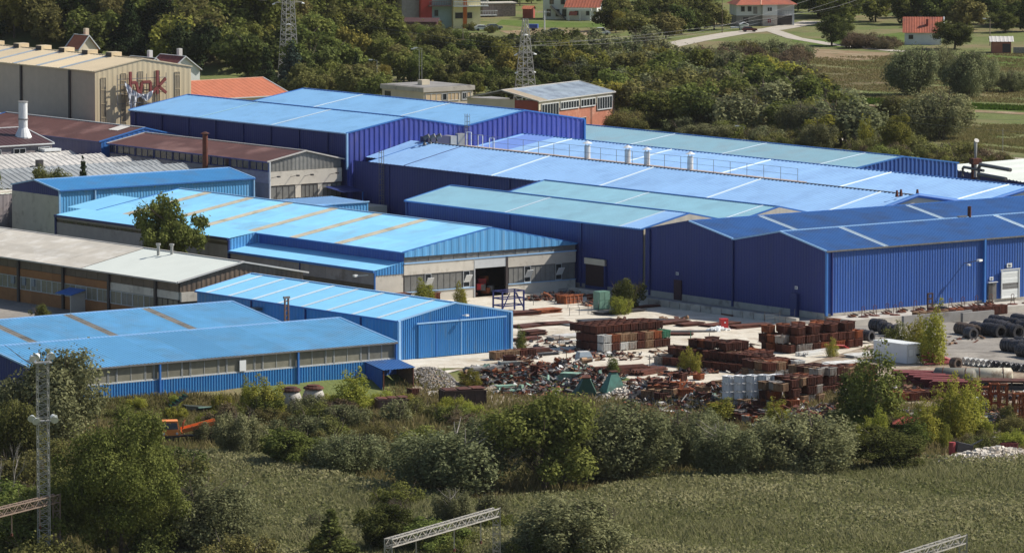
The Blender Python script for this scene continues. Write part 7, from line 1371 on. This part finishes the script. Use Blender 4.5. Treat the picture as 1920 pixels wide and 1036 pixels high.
for i in range(9):
    u=74+i*3.3; p=w(u,16.6+random.uniform(-.5,.5),.86); t=thing('scrap_ring',f"low pile of rusty rings on the platform, {ORD[i+1]} from the corner",'scrap rings',p,random.random(),'ring piles on the platform')
    for k in range(3): MB().tube([(k*.5-.5,.2*k,.02+.1*k),(k*.5-.45,.2*k,.14+.1*k)],[.6-.08*k,.5],10).build('ring',[rust,rust_o,dkgrey][k%3],t)
for i,(u,v) in enumerate(((86.5,14.2),(88.6,14.6))): p=w(u,v,.85); coil(0,0,.6,1.6,['dark half buried roll at the platform edge, left','grey roll at the platform edge, right'][i],base=p-Vector((0,0,.35)),m=[rust,dkgrey][i])
# ---------------------------------------------------------------- vehicles near the houses
def car(px,py,rz,m,label,k=1.0,van=False,name='parked_car'):
    g=ground(px,py); t=thing(name,label,'van' if van else 'car',(g.x,g.y,g.z+.05),rz); h_=1.0 if not van else 1.3
    P_=[(-2.1,.35),(2.1,.35),(2.15,.75),(1.9,.9),(1.0,.98),(.45,1.42*h_),(-1.3,1.45*h_),(-1.95,.98),(-2.15,.9)]; n=len(P_); b=MB(); vs=[(x*k,-.85*k+(.12 if z>1.1 else 0),z*k) for x,z in P_]+[(x*k,.85*k-(.12 if z>1.1 else 0),z*k) for x,z in P_]
    b.add(vs,[tuple(range(n)),tuple(range(2*n-1,n-1,-1))]+[(i,i+n,(i+1)%n+n,(i+1)%n) for i in range(n)]); b.build('body',m,t)
    g_=MB()
    for s_ in(-1,1): g_.quad((-1.6*k,s_*.83*k,1.02*k),(.8*k,s_*.83*k,1.02*k),(.4*k,s_*.75*k,1.36*h_*k),(-1.25*k,s_*.75*k,1.36*h_*k))
    g_.quad((1.02*k,-.7*k,1.0*k),(1.02*k,.7*k,1.0*k),(.5*k,.6*k,1.4*h_*k),(.5*k,-.6*k,1.4*h_*k)); o=g_.build('window',glass_drk,t); o.scale=(1.01,1.02,1.01)
    for x in(-1.3,1.3):
        for y in(-.8,.8): MB().tube([(x*k,(y-.1)*k,.32*k),(x*k,(y+.1)*k,.32*k)],.33*k,10).build('wheel',blk,t)
car(905,58,R(10),white_p,'white parked car in front of the yellow apartment house'); car(926,56,R(20),M_('silver_blue',(.14,.17,.20),.3),'dark blue grey car behind the white car'); car(1042,64,R(4),M_('car_dark_blue',(.04,.06,.10),.3),'dark blue car left of the white van'); car(1128,66,R(12),white_p,'white van parked at the willow belt',1.0,True,'parked_van'); car(1405,60,R(10),M_('maroon_car',(.10,.02,.02),.3),'dark car behind the tiny garden store',.9)
g=ground(1000,58); t=thing('blue_trailer','small trailer with a blue tarpaulin near the short pale pole','trailer',g,R(-10)); MB().b2(-1.2,1.2,-.8,.8,.8,1.7).build('tarpaulin',M_('tarp_blue',(.03,.08,.35),.6),t); MB().b2(-1.25,1.3,-.85,.85,.55,.8).build('chassis',mdgrey,t)
for y in(-.85,.85): MB().tube([(0,y-.1,.35),(0,y+.1,.35)],.35,10).build('wheel',blk,t)
g=ground(905,70); 
bpy.context.view_layer.update()

# thin haze volume added to lift dark tones in the distance
p=bpy.data.materials.new('haze_lift'); p.use_nodes=True; t=p.node_tree; t.nodes.remove(t.nodes['Principled BSDF']); v=nd(t,'ShaderNodeVolumePrincipled'); v.inputs['Color'].default_value=(.93,.95,1,1); v.inputs['Density'].default_value=0.000014; v.inputs['Anisotropy'].default_value=.2
t.links.new(v.outputs[0],t.nodes['Material Output'].inputs['Volume']); hz=MB().b2(-1000,1000,-60,3100,-8,150).build('haze',p,None); tag(hz,kind='stuff'); hz['label']='thin added haze volume that lifts dark tones across the valley'

# crates past the limit: the ones deepest in their heaps, joined
cr=[o for o in C.objects if o.name.split('.')[0]=='crate' and o.get('category')=='crate']
def depth(o):
    l=o['label']; return sum(k*(q in l) for q,k in (('inside the middle',9),('back line',5),('seventh row',8),('sixth row',7),('fifth row',6),('fourth row',5),('far right side',5),('third row',3),('middle line',3),('bottom layer',1.5),('lower',.5)))
cr.sort(key=depth); rest=cr[292:]
mb=MB(); ms=[]
for o in rest:
    m=o.material_slots[0].material
    if m not in ms: ms.append(m)
    mw=Matrix.Translation(o.location)@o.rotation_euler.to_matrix().to_4x4(); mb.add([mw@v.co for v in o.data.vertices],[tuple(p.vertices) for p in o.data.polygons],ms.index(m))
for o in rest: bpy.data.objects.remove(o)
if rest: tag(mb.build('crate_stack',ms,None),'rusty crates deep inside the yard heaps, hardly told apart','crates',kind='stuff')
